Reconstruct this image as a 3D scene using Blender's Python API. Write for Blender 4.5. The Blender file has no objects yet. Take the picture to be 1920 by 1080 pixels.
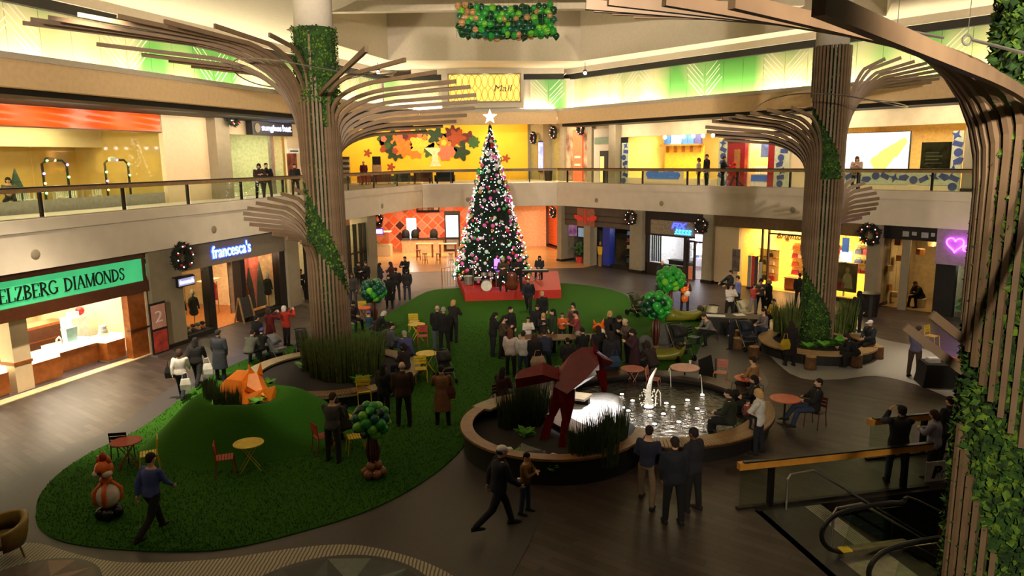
import bpy, bmesh, math, random
from mathutils import Vector, Matrix, Euler
random.seed(7)
SC = bpy.context.scene
COL = SC.collection
# ---------------------------------------------------------------- camera, world, exposure
cam_d = bpy.data.cameras.new('camera'); cam = bpy.data.objects.new('camera', cam_d); COL.objects.link(cam)
cam_d.sensor_width = 36.0; cam_d.lens = 36.0 * 1350 / 1920; cam_d.clip_end = 300; cam_d.clip_start = 0.05
_p = math.atan(242 / 1350.0); _t = math.radians(0.75)
_r = Vector((1, 0, 0)); _u = Vector((0, math.sin(_p), math.cos(_p))); _f = Vector((0, math.cos(_p), -math.sin(_p)))
_R = _r * math.cos(_t) - _u * math.sin(_t); _V = _r * math.sin(_t) + _u * math.cos(_t)
_m = Matrix((_R, _V, -_f)).transposed().to_4x4(); _m.translation = (0, 0, 7.5)
cam.matrix_world = _m
SC.camera = cam
SC.view_settings.view_transform = 'Standard'; SC.view_settings.look = 'None'
SC.view_settings.gamma = 1.0; SC.view_settings.use_curve_mapping = False
SC.view_settings.exposure = 0.8
w = bpy.data.worlds.new('world'); SC.world = w; w.use_nodes = True
w.node_tree.nodes['Background'].inputs[0].default_value = (1.0, 0.86, 0.7, 1)
w.node_tree.nodes['Background'].inputs[1].default_value = 0.02
try:
    SC.cycles.max_bounces = 6; SC.cycles.diffuse_bounces = 3; SC.cycles.glossy_bounces = 3
    SC.cycles.transmission_bounces = 6; SC.cycles.transparent_max_bounces = 12
    SC.cycles.sample_clamp_indirect = 4.0; SC.cycles.caustics_reflective = False; SC.cycles.caustics_refractive = False
    SC.cycles.use_denoising = True
except Exception:
    pass
def light(name, kind, loc, energy, color=(1, .85, .65), size=1.0, size_y=None, target=None, spot=None, blend=.6):
    d = bpy.data.lights.new(name, kind); d.energy = energy; d.color = color
    if kind == 'AREA':
        d.size = size
        if size_y: d.shape = 'RECTANGLE'; d.size_y = size_y
    elif kind in ('POINT', 'SPOT'):
        d.shadow_soft_size = size
    if kind == 'SPOT':
        d.spot_size = math.radians(spot or 50); d.spot_blend = blend
    o = bpy.data.objects.new(name, d); COL.objects.link(o); o.location = loc
    if target is not None:
        o.rotation_euler = (Vector(target) - Vector(loc)).to_track_quat('-Z', 'Y').to_euler()
    return o
# ceiling downlights of the atrium (warm floods set in the ceiling)
for i, (a, b, e, s) in enumerate([((-11, 20, 13.6), (-13, 22.5, 0), 9000, 52), ((-9, 30, 13.6), (-10, 33, 0), 1300, 60),
        ((2, 31, 13.6), (1, 36, 0), 1500, 55), ((9, 36, 13.6), (9, 38, 0), 1500, 60), ((-6, 38, 13.6), (-5, 42, 0), 1000, 50),
        ((14, 26, 13.6), (15.2, 24.6, 0), 2600, 30), ((-2, 21, 13.6), (-1, 26, 0), 350, 70)]):
    light('downlight', 'SPOT', a, e, (1, .82, .58), .25, target=b, spot=s, blend=.9)
# unseen floods added behind the camera to brighten the far upper walls
for xx, tx in ((-8, -14), (-2, -4), (4, 4), (10, 16)):
    light('near_gallery_flood', 'SPOT', (xx, -3, 10.4), 9500, (1, .84, .64), .3, target=(tx, 40, 11.4), spot=46, blend=.5)
light('column_spot', 'SPOT', (1.5, -2.5, 9.9), 3600, (1, .86, .62), .15, target=(6.9, 9.6, 4.6), spot=44, blend=.6)  # unseen spot added to brighten the nearest tree column

# ---------------------------------------------------------------- materials
def lin(c):
    return tuple(((x / 255) / 12.92 if x / 255 <= .04045 else ((x / 255 + .055) / 1.055) ** 2.4) for x in c)
MATS = {}
def mat(name, rgb, rough=.6, metal=0., emit=0., var=.12, scale=6., bump=0., bscale=40., trans=0., spec=.5, rgb2=None, emit_rgb=None, alpha=None):
    if name in MATS: return MATS[name]
    m = bpy.data.materials.new(name); m.use_nodes = True; nt = m.node_tree; b = nt.nodes['Principled BSDF']
    c = lin(rgb)
    tc = nt.nodes.new('ShaderNodeTexCoord'); n = nt.nodes.new('ShaderNodeTexNoise')
    n.inputs['Scale'].default_value = scale; n.inputs['Detail'].default_value = 4
    nt.links.new(tc.outputs['Object'], n.inputs['Vector'])
    r = nt.nodes.new('ShaderNodeValToRGB'); nt.links.new(n.outputs['Fac'], r.inputs['Fac'])
    lo = tuple(x * (1 - var) for x in c); hi = tuple(min(1, x * (1 + var)) for x in c)
    if rgb2: lo, hi = c, lin(rgb2)
    r.color_ramp.elements[0].position = .35; r.color_ramp.elements[1].position = .65
    r.color_ramp.elements[0].color = (*lo, 1); r.color_ramp.elements[1].color = (*hi, 1)
    nt.links.new(r.outputs['Color'], b.inputs['Base Color'])
    b.inputs['Roughness'].default_value = rough; b.inputs['Metallic'].default_value = metal
    b.inputs['Specular IOR Level'].default_value = spec
    if trans: b.inputs['Transmission Weight'].default_value = trans
    if alpha is not None: b.inputs['Alpha'].default_value = alpha
    if emit:
        b.inputs['Emission Strength'].default_value = emit
        b.inputs['Emission Color'].default_value = (*lin(emit_rgb or rgb), 1)
    if bump:
        n2 = nt.nodes.new('ShaderNodeTexNoise'); n2.inputs['Scale'].default_value = bscale
        nt.links.new(tc.outputs['Object'], n2.inputs['Vector'])
        bp = nt.nodes.new('ShaderNodeBump'); bp.inputs['Strength'].default_value = bump
        nt.links.new(n2.outputs['Fac'], bp.inputs['Height']); nt.links.new(bp.outputs['Normal'], b.inputs['Normal'])
    MATS[name] = m
    return m
def glass_mat(name, tint=(235, 240, 232), mixf=.1):
    if name in MATS: return MATS[name]
    m = bpy.data.materials.new(name); m.use_nodes = True; nt = m.node_tree; nt.nodes.clear()
    o = nt.nodes.new('ShaderNodeOutputMaterial'); t = nt.nodes.new('ShaderNodeBsdfTransparent'); t.inputs[0].default_value = (*lin(tint), 1)
    g = nt.nodes.new('ShaderNodeBsdfGlossy'); g.inputs['Roughness'].default_value = .03
    lw = nt.nodes.new('ShaderNodeLayerWeight'); lw.inputs[0].default_value = .5
    pw = nt.nodes.new('ShaderNodeMath'); pw.operation = 'POWER'; pw.inputs[1].default_value = 4; nt.links.new(lw.outputs['Facing'], pw.inputs[0])
    fr = nt.nodes.new('ShaderNodeMath'); fr.operation = 'MULTIPLY_ADD'; fr.inputs[1].default_value = .5; fr.inputs[2].default_value = mixf * .35; nt.links.new(pw.outputs[0], fr.inputs[0])
    mx = nt.nodes.new('ShaderNodeMixShader'); nt.links.new(fr.outputs[0], mx.inputs[0])
    nt.links.new(t.outputs[0], mx.inputs[1]); nt.links.new(g.outputs[0], mx.inputs[2]); nt.links.new(mx.outputs[0], o.inputs[0])
    MATS[name] = m; return m
# ---------------------------------------------------------------- mesh builder
class MB:
    def __init__(s): s.v = []; s.f = []; s.mi = []; s.m = 0
    def add(s, vs, fs):
        n = len(s.v); s.v += [tuple(p) for p in vs]
        for f in fs: s.f.append(tuple(i + n for i in f)); s.mi.append(s.m)
        return s
    def box(s, x0, x1, y0, y1, z0, z1, rz=0., about=None):
        vs = [(x, y, z) for z in (z0, z1) for y in (y0, y1) for x in (x0, x1)]
        if rz:
            cx, cy = about or ((x0 + x1) / 2, (y0 + y1) / 2); c, k = math.cos(rz), math.sin(rz)
            vs = [(cx + (x - cx) * c - (y - cy) * k, cy + (x - cx) * k + (y - cy) * c, z) for x, y, z in vs]
        return s.add(vs, [(0, 2, 3, 1), (4, 5, 7, 6), (0, 1, 5, 4), (2, 6, 7, 3), (1, 3, 7, 5), (0, 4, 6, 2)])
    def prism(s, pts, z0, z1):
        n = len(pts); vs = [(x, y, z0) for x, y in pts] + [(x, y, z1) for x, y in pts]
        return s.add(vs, [tuple(range(n))[::-1], tuple(range(n, 2 * n))] + [(i, (i + 1) % n, (i + 1) % n + n, i + n) for i in range(n)])
    def ring(s, pts_out, pts_in, z0, z1):
        n = len(pts_out); vs = [(x, y, z0) for x, y in pts_out] + [(x, y, z0) for x, y in pts_in] + [(x, y, z1) for x, y in pts_out] + [(x, y, z1) for x, y in pts_in]
        fs = []
        for i in range(n):
            j = (i + 1) % n
            fs += [(i, j, 2 * n + j, 2 * n + i), (n + j, n + i, 3 * n + i, 3 * n + j), (2 * n + i, 2 * n + j, 3 * n + j, 3 * n + i), (j, i, n + i, n + j)]
        return s.add(vs, fs)
    def loft(s, rings, cap=True):
        n = len(rings[0]); vs = [p for r in rings for p in r]; fs = []
        for k in range(len(rings) - 1):
            for i in range(n):
                j = (i + 1) % n; fs.append((k * n + i, k * n + j, (k + 1) * n + j, (k + 1) * n + i))
        if cap: fs += [tuple(range(n))[::-1], tuple(range((len(rings) - 1) * n, len(rings) * n))]
        return s.add(vs, fs)
    def lathe(s, prof, seg=16, c=(0, 0, 0)):
        rs = [[(c[0] + r * math.cos(2 * math.pi * i / seg), c[1] + r * math.sin(2 * math.pi * i / seg), c[2] + z) for i in range(seg)] for r, z in prof]
        return s.loft(rs)
    def tube(s, pts, r, seg=8, flat=None):
        pts = [Vector(p) for p in pts]; rad = r if isinstance(r, (list, tuple)) else [r] * len(pts); rs = []
        up = Vector((0, 0, 1)); px = None
        for i, p in enumerate(pts):
            t = (pts[min(i + 1, len(pts) - 1)] - pts[max(i - 1, 0)]).normalized()
            if px is None:
                a = t.cross(up)
                if a.length < 1e-3: a = t.cross(Vector((0, 1, 0)))
            else: a = px - t * px.dot(t)
            a.normalize(); b = t.cross(a); px = a
            k = flat or 1.
            rs.append([tuple(p + a * math.cos(2 * math.pi * j / seg) * rad[i] + b * math.sin(2 * math.pi * j / seg) * rad[i] * k) for j in range(seg)])
        return s.loft(rs)
    def sweep(s, pts, side, wd, ht):
        # rectangular bar: side = constant side vector, wd along side, ht along normal
        pts = [Vector(p) for p in pts]; side = Vector(side).normalized(); rs = []
        for i, p in enumerate(pts):
            t = (pts[min(i + 1, len(pts) - 1)] - pts[max(i - 1, 0)]).normalized(); n = t.cross(side).normalized()
            rs.append([tuple(p + side * a * wd / 2 + n * b * ht / 2) for a, b in ((-1, -1), (1, -1), (1, 1), (-1, 1))])
        return s.loft(rs)
    def ball(s, c, r, seg=10, rings=6, sc=(1, 1, 1)):
        rs = []
        for k in range(1, rings):
            a = math.pi * k / rings
            rs.append([(c[0] + r * sc[0] * math.sin(a) * math.cos(2 * math.pi * i / seg), c[1] + r * sc[1] * math.sin(a) * math.sin(2 * math.pi * i / seg), c[2] - r * sc[2] * math.cos(a)) for i in range(seg)])
        n0 = len(s.v); s.loft(rs, cap=False); vs = len(s.v)
        s.add([(c[0], c[1], c[2] - r * sc[2]), (c[0], c[1], c[2] + r * sc[2])], [])
        for i in range(seg):
            j = (i + 1) % seg
            s.f.append((vs, n0 + j, n0 + i)); s.mi.append(s.m)
            s.f.append((vs + 1, n0 + (rings - 2) * seg + i, n0 + (rings - 2) * seg + j)); s.mi.append(s.m)
        return s
    def mesh(s, name, mats, smooth=False):
        me = bpy.data.meshes.new(name); me.from_pydata(s.v, [], s.f)
        for m in (mats if isinstance(mats, (list, tuple)) else [mats]): me.materials.append(m)
        if any(s.mi): me.polygons.foreach_set('material_index', s.mi)
        if smooth: me.polygons.foreach_set('use_smooth', [True] * len(me.polygons))
        me.update(); return me
    def build(s, name, mats, parent=None, smooth=False, loc=None, rz=0.):
        return link(name, s.mesh(name, mats, smooth), parent, loc, rz)
def link(name, me, parent=None, loc=None, rz=0., sc=None):
    o = bpy.data.objects.new(name, me); COL.objects.link(o)
    if parent is not None: o.parent = parent
    if loc is not None: o.location = loc
    if rz: o.rotation_euler = (0, 0, rz)
    if sc: o.scale = (sc, sc, sc) if isinstance(sc, (int, float)) else sc
    return o
def tag(o, label, cat, group=None, kind=None):
    o['label'] = label; o['category'] = cat
    if group: o['group'] = group
    if kind: o['kind'] = kind
    return o
def thing(name, label, cat, loc=(0, 0, 0), rz=0., group=None):
    o = link(name, None, None, (loc[0], loc[1], loc[2] if len(loc) > 2 else 0.), rz)
    return tag(o, label, cat, group)
def struct(o): o['kind'] = 'structure'; return o
def stuff(o): o['kind'] = 'stuff'; return o
def copy_tree(o, parent=None):
    c = o.copy(); COL.objects.link(c); c.parent = parent
    for ch in list(o.children): copy_tree(ch, c)
    return c
def place(o, loc, rz=0., sc=1., label=None, group=None):
    o.location = (loc[0], loc[1], loc[2] if len(loc) > 2 else 0.); o.rotation_euler = (0, 0, rz); o.scale = (sc, sc, sc)
    if label: o['label'] = label
    if group: o['group'] = group
    return o
# wall frames: x along the wall, y outwards away from the atrium
def _fr(o, d): return (Vector((o[0], o[1], 0)), math.atan2(d[1], d[0]))
FRAME = {'L': _fr((-16.1, 22.1), (.3024, .9532)), 'B': _fr((-6.4, 52.6), (.9992, .04)), 'R': _fr((3.4, 53.0), (.632, -.775))}
def fw(f, u, v, z):
    o, a = FRAME[f]; return (o.x + u * math.cos(a) - v * math.sin(a), o.y + u * math.sin(a) + v * math.cos(a), z)
def inframe(o, f):
    o.location = FRAME[f][0]; o.rotation_euler = (0, 0, FRAME[f][1]); return o
def fthing(f, name, label, cat, group=None):
    return inframe(thing(name, label, cat, group=group), f)
def fplace(f, name, label, cat, u, v, z=0., rz=0., group=None):
    o = thing(name, label, cat, fw(f, u, v, z), FRAME[f][1] + rz, group); return o
def cr(pts, n=6, closed=True):
    # Catmull-Rom smoothing of a plan outline
    out = []; N = len(pts)
    for i in range(N if closed else N - 1):
        p = [pts[(i + k - 1) % N] if closed else pts[max(0, min(N - 1, i + k - 1))] for k in range(4)]
        for j in range(n):
            t = j / n
            out.append(tuple(.5 * (2 * p[1][a] + (p[2][a] - p[0][a]) * t + (2 * p[0][a] - 5 * p[1][a] + 4 * p[2][a] - p[3][a]) * t * t + (3 * p[1][a] - p[0][a] - 3 * p[2][a] + p[3][a]) * t ** 3) for a in range(len(p[1]))))
    if not closed: out.append(tuple(pts[-1]))
    return out
def ellipse(cx, cy, a, b, rot=0., n=48):
    return [(cx + a * math.cos(t) * math.cos(rot) - b * math.sin(t) * math.sin(rot), cy + a * math.cos(t) * math.sin(rot) + b * math.sin(t) * math.cos(rot)) for t in [2 * math.pi * i / n for i in range(n)]]
def text(name, body, size, m, parent=None, loc=(0, 0, 0), rz=0., ext=.01, face=-1, sx=1., shear=0., align='CENTER', bold=0.):
    # lettering turned into a mesh, standing upright and reading from the -y side
    cu = bpy.data.curves.new(name, 'FONT'); cu.body = body; cu.size = size; cu.extrude = ext; cu.align_x = align; cu.align_y = 'CENTER'; cu.shear = shear; cu.offset = bold
    t = bpy.data.objects.new(name, cu); COL.objects.link(t)
    me = bpy.data.meshes.new_from_object(t.evaluated_get(bpy.context.evaluated_depsgraph_get()))
    bpy.data.objects.remove(t); bpy.data.curves.remove(cu)
    me.transform(Matrix.Rotation(math.pi / 2, 4, 'X') @ Matrix.Diagonal((sx, 1, 1, 1)))
    me.materials.clear(); me.materials.append(m)
    return link(name, me, parent, loc, rz)

# ---------------------------------------------------------------- setting materials
M_floor = None
def floor_mat():
    m = bpy.data.materials.new('wood_tile_floor'); m.use_nodes = True; nt = m.node_tree; b = nt.nodes['Principled BSDF']
    tc = nt.nodes.new('ShaderNodeTexCoord'); mp = nt.nodes.new('ShaderNodeMapping'); mp.inputs['Rotation'].default_value = (0, 0, math.radians(38))
    nt.links.new(tc.outputs['Object'], mp.inputs['Vector'])
    br = nt.nodes.new('ShaderNodeTexBrick'); nt.links.new(mp.outputs[0], br.inputs['Vector'])
    br.inputs['Scale'].default_value = 1.0; br.inputs['Brick Width'].default_value = 1.2; br.inputs['Row Height'].default_value = .2
    br.inputs['Mortar Size'].default_value = .006
    br.inputs['Color1'].default_value = (*lin((84, 73, 66)), 1); br.inputs['Color2'].default_value = (*lin((62, 52, 47)), 1); br.inputs['Mortar'].default_value = (*lin((46, 39, 36)), 1)
    n = nt.nodes.new('ShaderNodeTexNoise'); n.inputs['Scale'].default_value = 3; nt.links.new(tc.outputs['Object'], n.inputs['Vector'])
    mx = nt.nodes.new('ShaderNodeMixRGB'); mx.blend_type = 'MULTIPLY'; mx.inputs[0].default_value = .35
    nt.links.new(br.outputs['Color'], mx.inputs[1]); nt.links.new(n.outputs['Fac'], mx.inputs[2]); nt.links.new(mx.outputs[0], b.inputs['Base Color'])
    b.inputs['Roughness'].default_value = .42; b.inputs['Specular IOR Level'].default_value = .35
    return m
M_floor = floor_mat()
M_white = mat('painted_plaster', (206, 196, 180), .8, var=.03)
M_fascia = mat('slab_plaster', (228, 216, 198), .8, var=.04, scale=1.5)
M_tan = mat('tan_plaster', (244, 210, 162), .8, var=.04)
M_ceil = mat('ceiling_plaster', (214, 202, 182), .85, var=.03)
M_black = mat('black_gap', (12, 11, 10), .7)
M_dark = mat('dark_bronze', (38, 32, 28), .5, metal=.3)
M_stone = mat('pilaster_stone', (150, 138, 115), .7, var=.06, scale=3)
M_cream = mat('cream_tile', (228, 205, 168), .5, var=.03)
M_wood = mat('honey_wood', (170, 110, 55), .45, var=.18, scale=4)
M_rail = mat('railing_wood', (150, 118, 78), .45, var=.15, scale=5)
M_cap = mat('railing_cap', (22, 18, 16), .4)
M_steel = mat('brushed_steel', (170, 165, 160), .3, metal=.9)
M_glass = glass_mat('clear_glass')
M_cove = mat('cove_lamp', (255, 236, 190), emit=42., emit_rgb=(255, 236, 204))
# ---------------------------------------------------------------- ground floor with the escalator opening
PX0, PX1, PY0, PY1 = 5.0, 16.0, 10.2, 14.2     # plan of the opening, square to the railing (rotated by PA about PO)
PO = Vector((4.8, 14.3, 0)); PA = math.radians(11.5)
def pit(u, v): return (PO.x + u * math.cos(PA) - v * math.sin(PA), PO.y + u * math.sin(PA) + v * math.cos(PA))
A, Bq, Cq, Dq = pit(.5, -4.0), pit(13, -4.0), pit(13, 0), pit(.5, 0)
o0, o1, o2, o3 = (-45, -8), (50, -8), (50, 90), (-45, 90)
m = MB(); m.add([(*p, 0) for p in (o0, o1, o2, o3, A, Bq, Cq, Dq)], [(0, 1, 5, 4), (1, 2, 6, 5), (2, 3, 7, 6), (3, 0, 4, 7)])
struct(m.build('floor', M_floor))
# ---------------------------------------------------------------- galleries: slabs, fascias, upper shell
SEG = {'L': (-16, 32.0), 'B': (0, 9.8), 'R': (0, 44)}
WALK = {'L': 4.2, 'B': 14, 'R': 2.6}
CL = {'L': 2.5, 'B': .25, 'R': 1.2}
for f, nm in (('L', 'left'), ('B', 'back'), ('R', 'right')):
    a, b = SEG[f]
    ex = .0
    m = MB().box(a - ex, b + ex, 0, WALK[f] + (12 if f != 'B' else 4), 4.1, 5.65)
    s = struct(m.build('floor_gallery_' + nm, M_fascia)); inframe(s, f)
    m = MB().box(a, b, -.07, .3, 5.36, 5.75).box(a, b, -.04, .3, 5.66, 5.78)
    s = struct(m.build('trim_gallery_' + nm, M_fascia)); inframe(s, f)
    # tan beam above the gallery, black reveal below it
    m = MB().box(a, b, 0, .5, 9.95, 10.85)
    s = struct(m.build('wall_beam_' + nm, M_tan)); inframe(s, f)
    m = MB().box(a, b, -.06, .35, 10.8, 11.0)
    s = struct(m.build('trim_cornice_' + nm, M_white)); inframe(s, f)
    if f != 'B':
        m = MB().box(a, b, .5, WALK[f] - .1, 9.75, 9.95)
        s = struct(m.build('trim_reveal_' + nm, M_black)); inframe(s, f)
    m = MB().box(a, b, .5, max(CL[f], .5) + .3, 10.5, 10.6)
    if f != 'B': s = struct(m.build('trim_shelf_' + nm, M_white)); inframe(s, f)
    # cove lamp strip on the shelf
    c = CL[f]
    if f == 'B':
        for q, (x0, x1) in enumerate(((-3.4, 1.55), (7.5, 9.6))):
            inframe(tag(MB().box(x0, x1, .02, .14, 11.0, 11.06).build('cove_lamp', M_cove), 'warm cove lamp strip glowing along the ledge beside the lit sign board', 'lamp', 'cove lamp strips'), f)
    else:
        n = 8; st = (b - a - 1) / n
        for q in range(n):
            inframe(tag(MB().box(a + .5 + q * st, a + .5 + (q + 1) * st - .3, c - .55, c - .4, 10.6, 10.68).build('cove_lamp', M_cove), f'warm cove lamp strip hidden on the ledge under the green clerestory of the {nm} gallery', 'lamp', 'cove lamp strips'), f)
    m = MB().box(a - .5, b + .5, c - .25, c + .6, 13.05, 13.42)
    s = struct(m.build('trim_slot_' + nm, M_black)); inframe(s, f)
    m = MB().box(a - .5, b + .5, c - .35, c + .7, 13.42, 13.8)
    s = struct(m.build('trim_ceiling_' + nm, M_white)); inframe(s, f)
# clerestory of frosted green glass panels with etched chevrons
def clere_mat():
    m = bpy.data.materials.new('frosted_green_glass'); m.use_nodes = True; nt = m.node_tree; b = nt.nodes['Principled BSDF']
    tc = nt.nodes.new('ShaderNodeTexCoord'); n = nt.nodes.new('ShaderNodeTexNoise'); n.inputs['Scale'].default_value = .35; n.inputs['Detail'].default_value = 1
    mp = nt.nodes.new('ShaderNodeMapping'); nt.links.new(tc.outputs['Object'], mp.inputs[0]); mp.inputs['Scale'].default_value = (1, 1, .35)
    nt.links.new(mp.outputs[0], n.inputs['Vector'])
    r = nt.nodes.new('ShaderNodeValToRGB'); nt.links.new(n.outputs['Fac'], r.inputs[0])
    r.color_ramp.elements[0].position = .38; r.color_ramp.elements[0].color = (*lin((226, 222, 176)), 1)
    r.color_ramp.elements[1].position = .62; r.color_ramp.elements[1].color = (*lin((96, 170, 84)), 1)
    nt.links.new(r.outputs[0], b.inputs['Base Color']); b.inputs['Roughness'].default_value = .45
    return m
M_clere = clere_mat(); M_etch = mat('etched_line', (240, 244, 226), .6, var=.02)
rng = random.Random(3)
for f, nm in (('L', 'left'), ('B', 'back'), ('R', 'right')):
    a, b = SEG[f]; c = CL[f]
    if f == 'B': a, b = -2.5, 11.5
    base = struct(inframe(MB().box(a, b, c + .06, c + .2, 10.6, 13.1).build('wall_clerestory_' + nm, M_white), f))
    w = 1.3; n = int((b - a) / w)
    for k in range(n):
        x0 = a + k * w
        if f == 'B' and x0 > 1.0 and x0 < 7.2: continue
        p = MB().box(x0 + .012, x0 + w - .012, c, c + .06, 10.7, 13.05).build('glass_panel', M_clere, base)
        e = MB(); kind = (k // 2) % 5
        if kind in (1, 2, 4):
            for q in range(5):
                sgn = 1 if (k % 2) ^ (kind == 2) else -1
                z0 = 10.95 + q * .3 + rng.random() * .12; L = .9 + rng.random() * .35
                xs = x0 + (.1 if sgn > 0 else w - .1)
                e.add([(xs, c - .004, z0), (xs + sgn * L, c - .004, z0 + L), (xs + sgn * L, c - .004, z0 + L + .07), (xs, c - .004, z0 + .07)], [(0, 1, 2, 3)])
        if e.v: e.build('etching', M_etch, p)
# ceiling with the skylight well
ZC = 13.8
well = [(-7.7, 47.8), (4.7, 49.4), (12.2, 41.0), (17.5, 35.0), (14, 27), (8, 22), (-1, 22.5), (-6.9, 31.6), (-9.7, 35.0), (-10.8, 36.6)]
outer = [(-13, 70), (8, 72), (40, 70), (55, 40), (52, 5), (20, -8), (-10, -8), (-40, 10), (-40, 25), (-40, 60)]
m = MB(); n = len(well)
m.add([(*p, ZC) for p in well] + [(*p, ZC) for p in outer], [(i, (i + 1) % n, n + (i + 1) % n, n + i) for i in range(n)])
struct(m.build('ceiling', M_ceil))
m = MB(); m.add([(*p, ZC) for p in well] + [(*p, 17.2) for p in well], [(i, (i + 1) % n, n + (i + 1) % n, n + i) for i in range(n)] + [tuple(range(n, 2 * n))])
struct(m.build('ceiling_well', M_ceil))
for q, (y, x0, x1) in enumerate(((37.6, -10.2, 14.6), (34.6, -9.0, 16.8), (30.6, -6.0, 15.0), (26.5, -3.5, 13.2))):
    struct(MB().box(x0, x1, y - .25, y + .25, 14.75, 15.35).build(f'ceiling_beam_{q+1}', M_ceil))
# upper gallery of the back corridor: white soffit, light trough
m = MB().box(-2, 12, .5, 13.5, 10.55, 10.75); s = struct(inframe(m.build('ceiling_corridor', M_white), 'B'))
tag(inframe(MB().box(.3, 11.2, 2.2, 4.6, 10.44, 10.54).build('light_trough', mat('trough_glow', (255, 240, 215), emit=3.2)), 'B'), 'long glowing light trough in the corridor ceiling behind the tree top', 'lamp')
# ---------------------------------------------------------------- balcony railings
M_post = mat('railing_post', (20, 17, 15), .4, metal=.4)
post_me = MB().box(-.045, .045, -.05, .05, 5.7, 6.68).box(-.02, .02, -.075, -.05, 6.35, 6.62).mesh('post', M_post)
def railing(f, a, b, posts, label):
    t = fthing(f, 'balcony_railing', label, 'railing')
    MB().box(a, b, -.06, .09, 6.62, 6.76).build('top_rail', M_rail, t)
    MB().box(a, b, -.075, .105, 6.76, 6.81).build('rail_cap', M_cap, t)
    MB().box(a, b, -.02, .04, 5.76, 5.81).build('base_shoe', M_steel, t)
    for p in posts: link('post', post_me, t, (p, .1, 0))
    edges = [a] + [p for p in posts if a < p < b] + [b]
    for x0, x1 in zip(edges[:-1], edges[1:]):
        mid = (x0 + x1) / 2
        for y0, y1 in ((x0 + .05, mid - .005), (mid + .005, x1 - .05)):
            if y1 - y0 > .2: MB().box(y0, y1, .0, .014, 5.81, 6.64).build('glass_panel', M_glass, t)
railing('L', -15, 31.95, [-12.0, -8.4, -4.9, -1.4, 1.99, 5.39, 8.73, 12.17, 15.4, 18.6, 21.82, 24.97, 28.26], 'wood topped glass railing along the gallery with the orange banner shop')
railing('B', .05, 9.75, [.73, 2.07, 4.9, 7.79], 'wood topped glass railing in front of the yellow mural wall')
railing('R', .05, 43, [.96, 4.53, 7.96, 11.48, 14.96, 18.2, 21.82, 25.25, 28.7, 32.2, 35.7, 39.2], 'wood topped glass railing along the gallery with the bright toy windows')
# wall-wash lights added under the upper galleries to brighten the shop fronts
for f, v, us, e in (('L', 2.2, (-5, 0, 5, 10, 15, 20), 110), ('R', 1.3, (5, 10, 15, 20, 25, 30), 100)):
    for u_ in us:
        o = light('gallery_lamp', 'AREA', fw(f, u_, v - .6, 9.7), e, (1, .82, .58), 3.0, .5, target=fw(f, u_, v + 2.0, 7.2))

# ---------------------------------------------------------------- shop fronts
def SB(name, f, x0, x1, v0, v1, z0, z1, m):
    return struct(inframe(MB().box(min(x0, x1), max(x0, x1), v0, v1, z0, z1).build(name, m), f))
def P(t, name, m, x0, x1, y0, y1, z0, z1, lab=None):
    o = MB().box(x0, x1, y0, y1, z0, z1).build(name, m, t)
    if lab: o['label'] = lab
    return o
def fit(o, x0, x1, z0, z1, y):
    me = o.data; xs = [v.co.x for v in me.vertices]; zs = [v.co.z for v in me.vertices]
    a, b, c, d = min(xs), max(xs), min(zs), max(zs)
    for v in me.vertices:
        v.co.x = x0 + (v.co.x - a) / (b - a) * (x1 - x0); v.co.z = z0 + (v.co.z - c) / (d - c) * (z1 - z0); v.co.y += y
    return o
def flight(f, u, v, z, e, col=(1, .85, .6), sx=3., sy=1.5):
    o = light('shop_lamp', 'AREA', fw(f, u, v, z), e, col, sx, sy); o.rotation_euler = (0, 0, FRAME[f][1]); return o
ROOM_N = [0]
def room(f, x0, x1, v0, v1, z0, z1, wall, flo=None, ceil=None, nm='shop'):
    ROOM_N[0] += 1; k = ROOM_N[0]
    m = MB(); m.box(x0, x1, v1, v1 + .1, z0, z1); m.box(x0 - .1, x0, v0, v1 + .1, z0, z1); m.box(x1, x1 + .1, v0, v1 + .1, z0, z1)
    w_ = struct(inframe(m.build(f'wall_{nm}_{k}', wall), f))
    struct(inframe(MB().box(x0, x1, v0, v1, z0, z0 + .02).build(f'floor_{nm}_{k}', flo or M_floor), f))
    struct(inframe(MB().box(x0 - .1, x1 + .1, v0, v1 + .1, z1, z1 + .1).build(f'ceiling_{nm}_{k}', ceil or M_white), f))
    return w_
M_jwood = mat('cherry_wood', (150, 84, 34), .4, var=.2, scale=5)
M_jdark = mat('dark_cherry_trim', (82, 42, 20), .45, var=.15)
M_sign_green = mat('green_sign_face', (70, 178, 120), .5, emit=.42, emit_rgb=(60, 190, 120), var=.25, scale=.6)
M_ink = mat('black_letter', (10, 10, 10), .5)
M_counter = mat('lit_counter_glass', (255, 244, 205), .25, emit=1.6, emit_rgb=(255, 238, 190))
M_carpet = mat('plum_carpet', (92, 74, 78), .95)
M_glow = mat('warm_lit_panel', (255, 238, 190), .5, emit=2.2, emit_rgb=(255, 232, 170))
VL = .35
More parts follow.
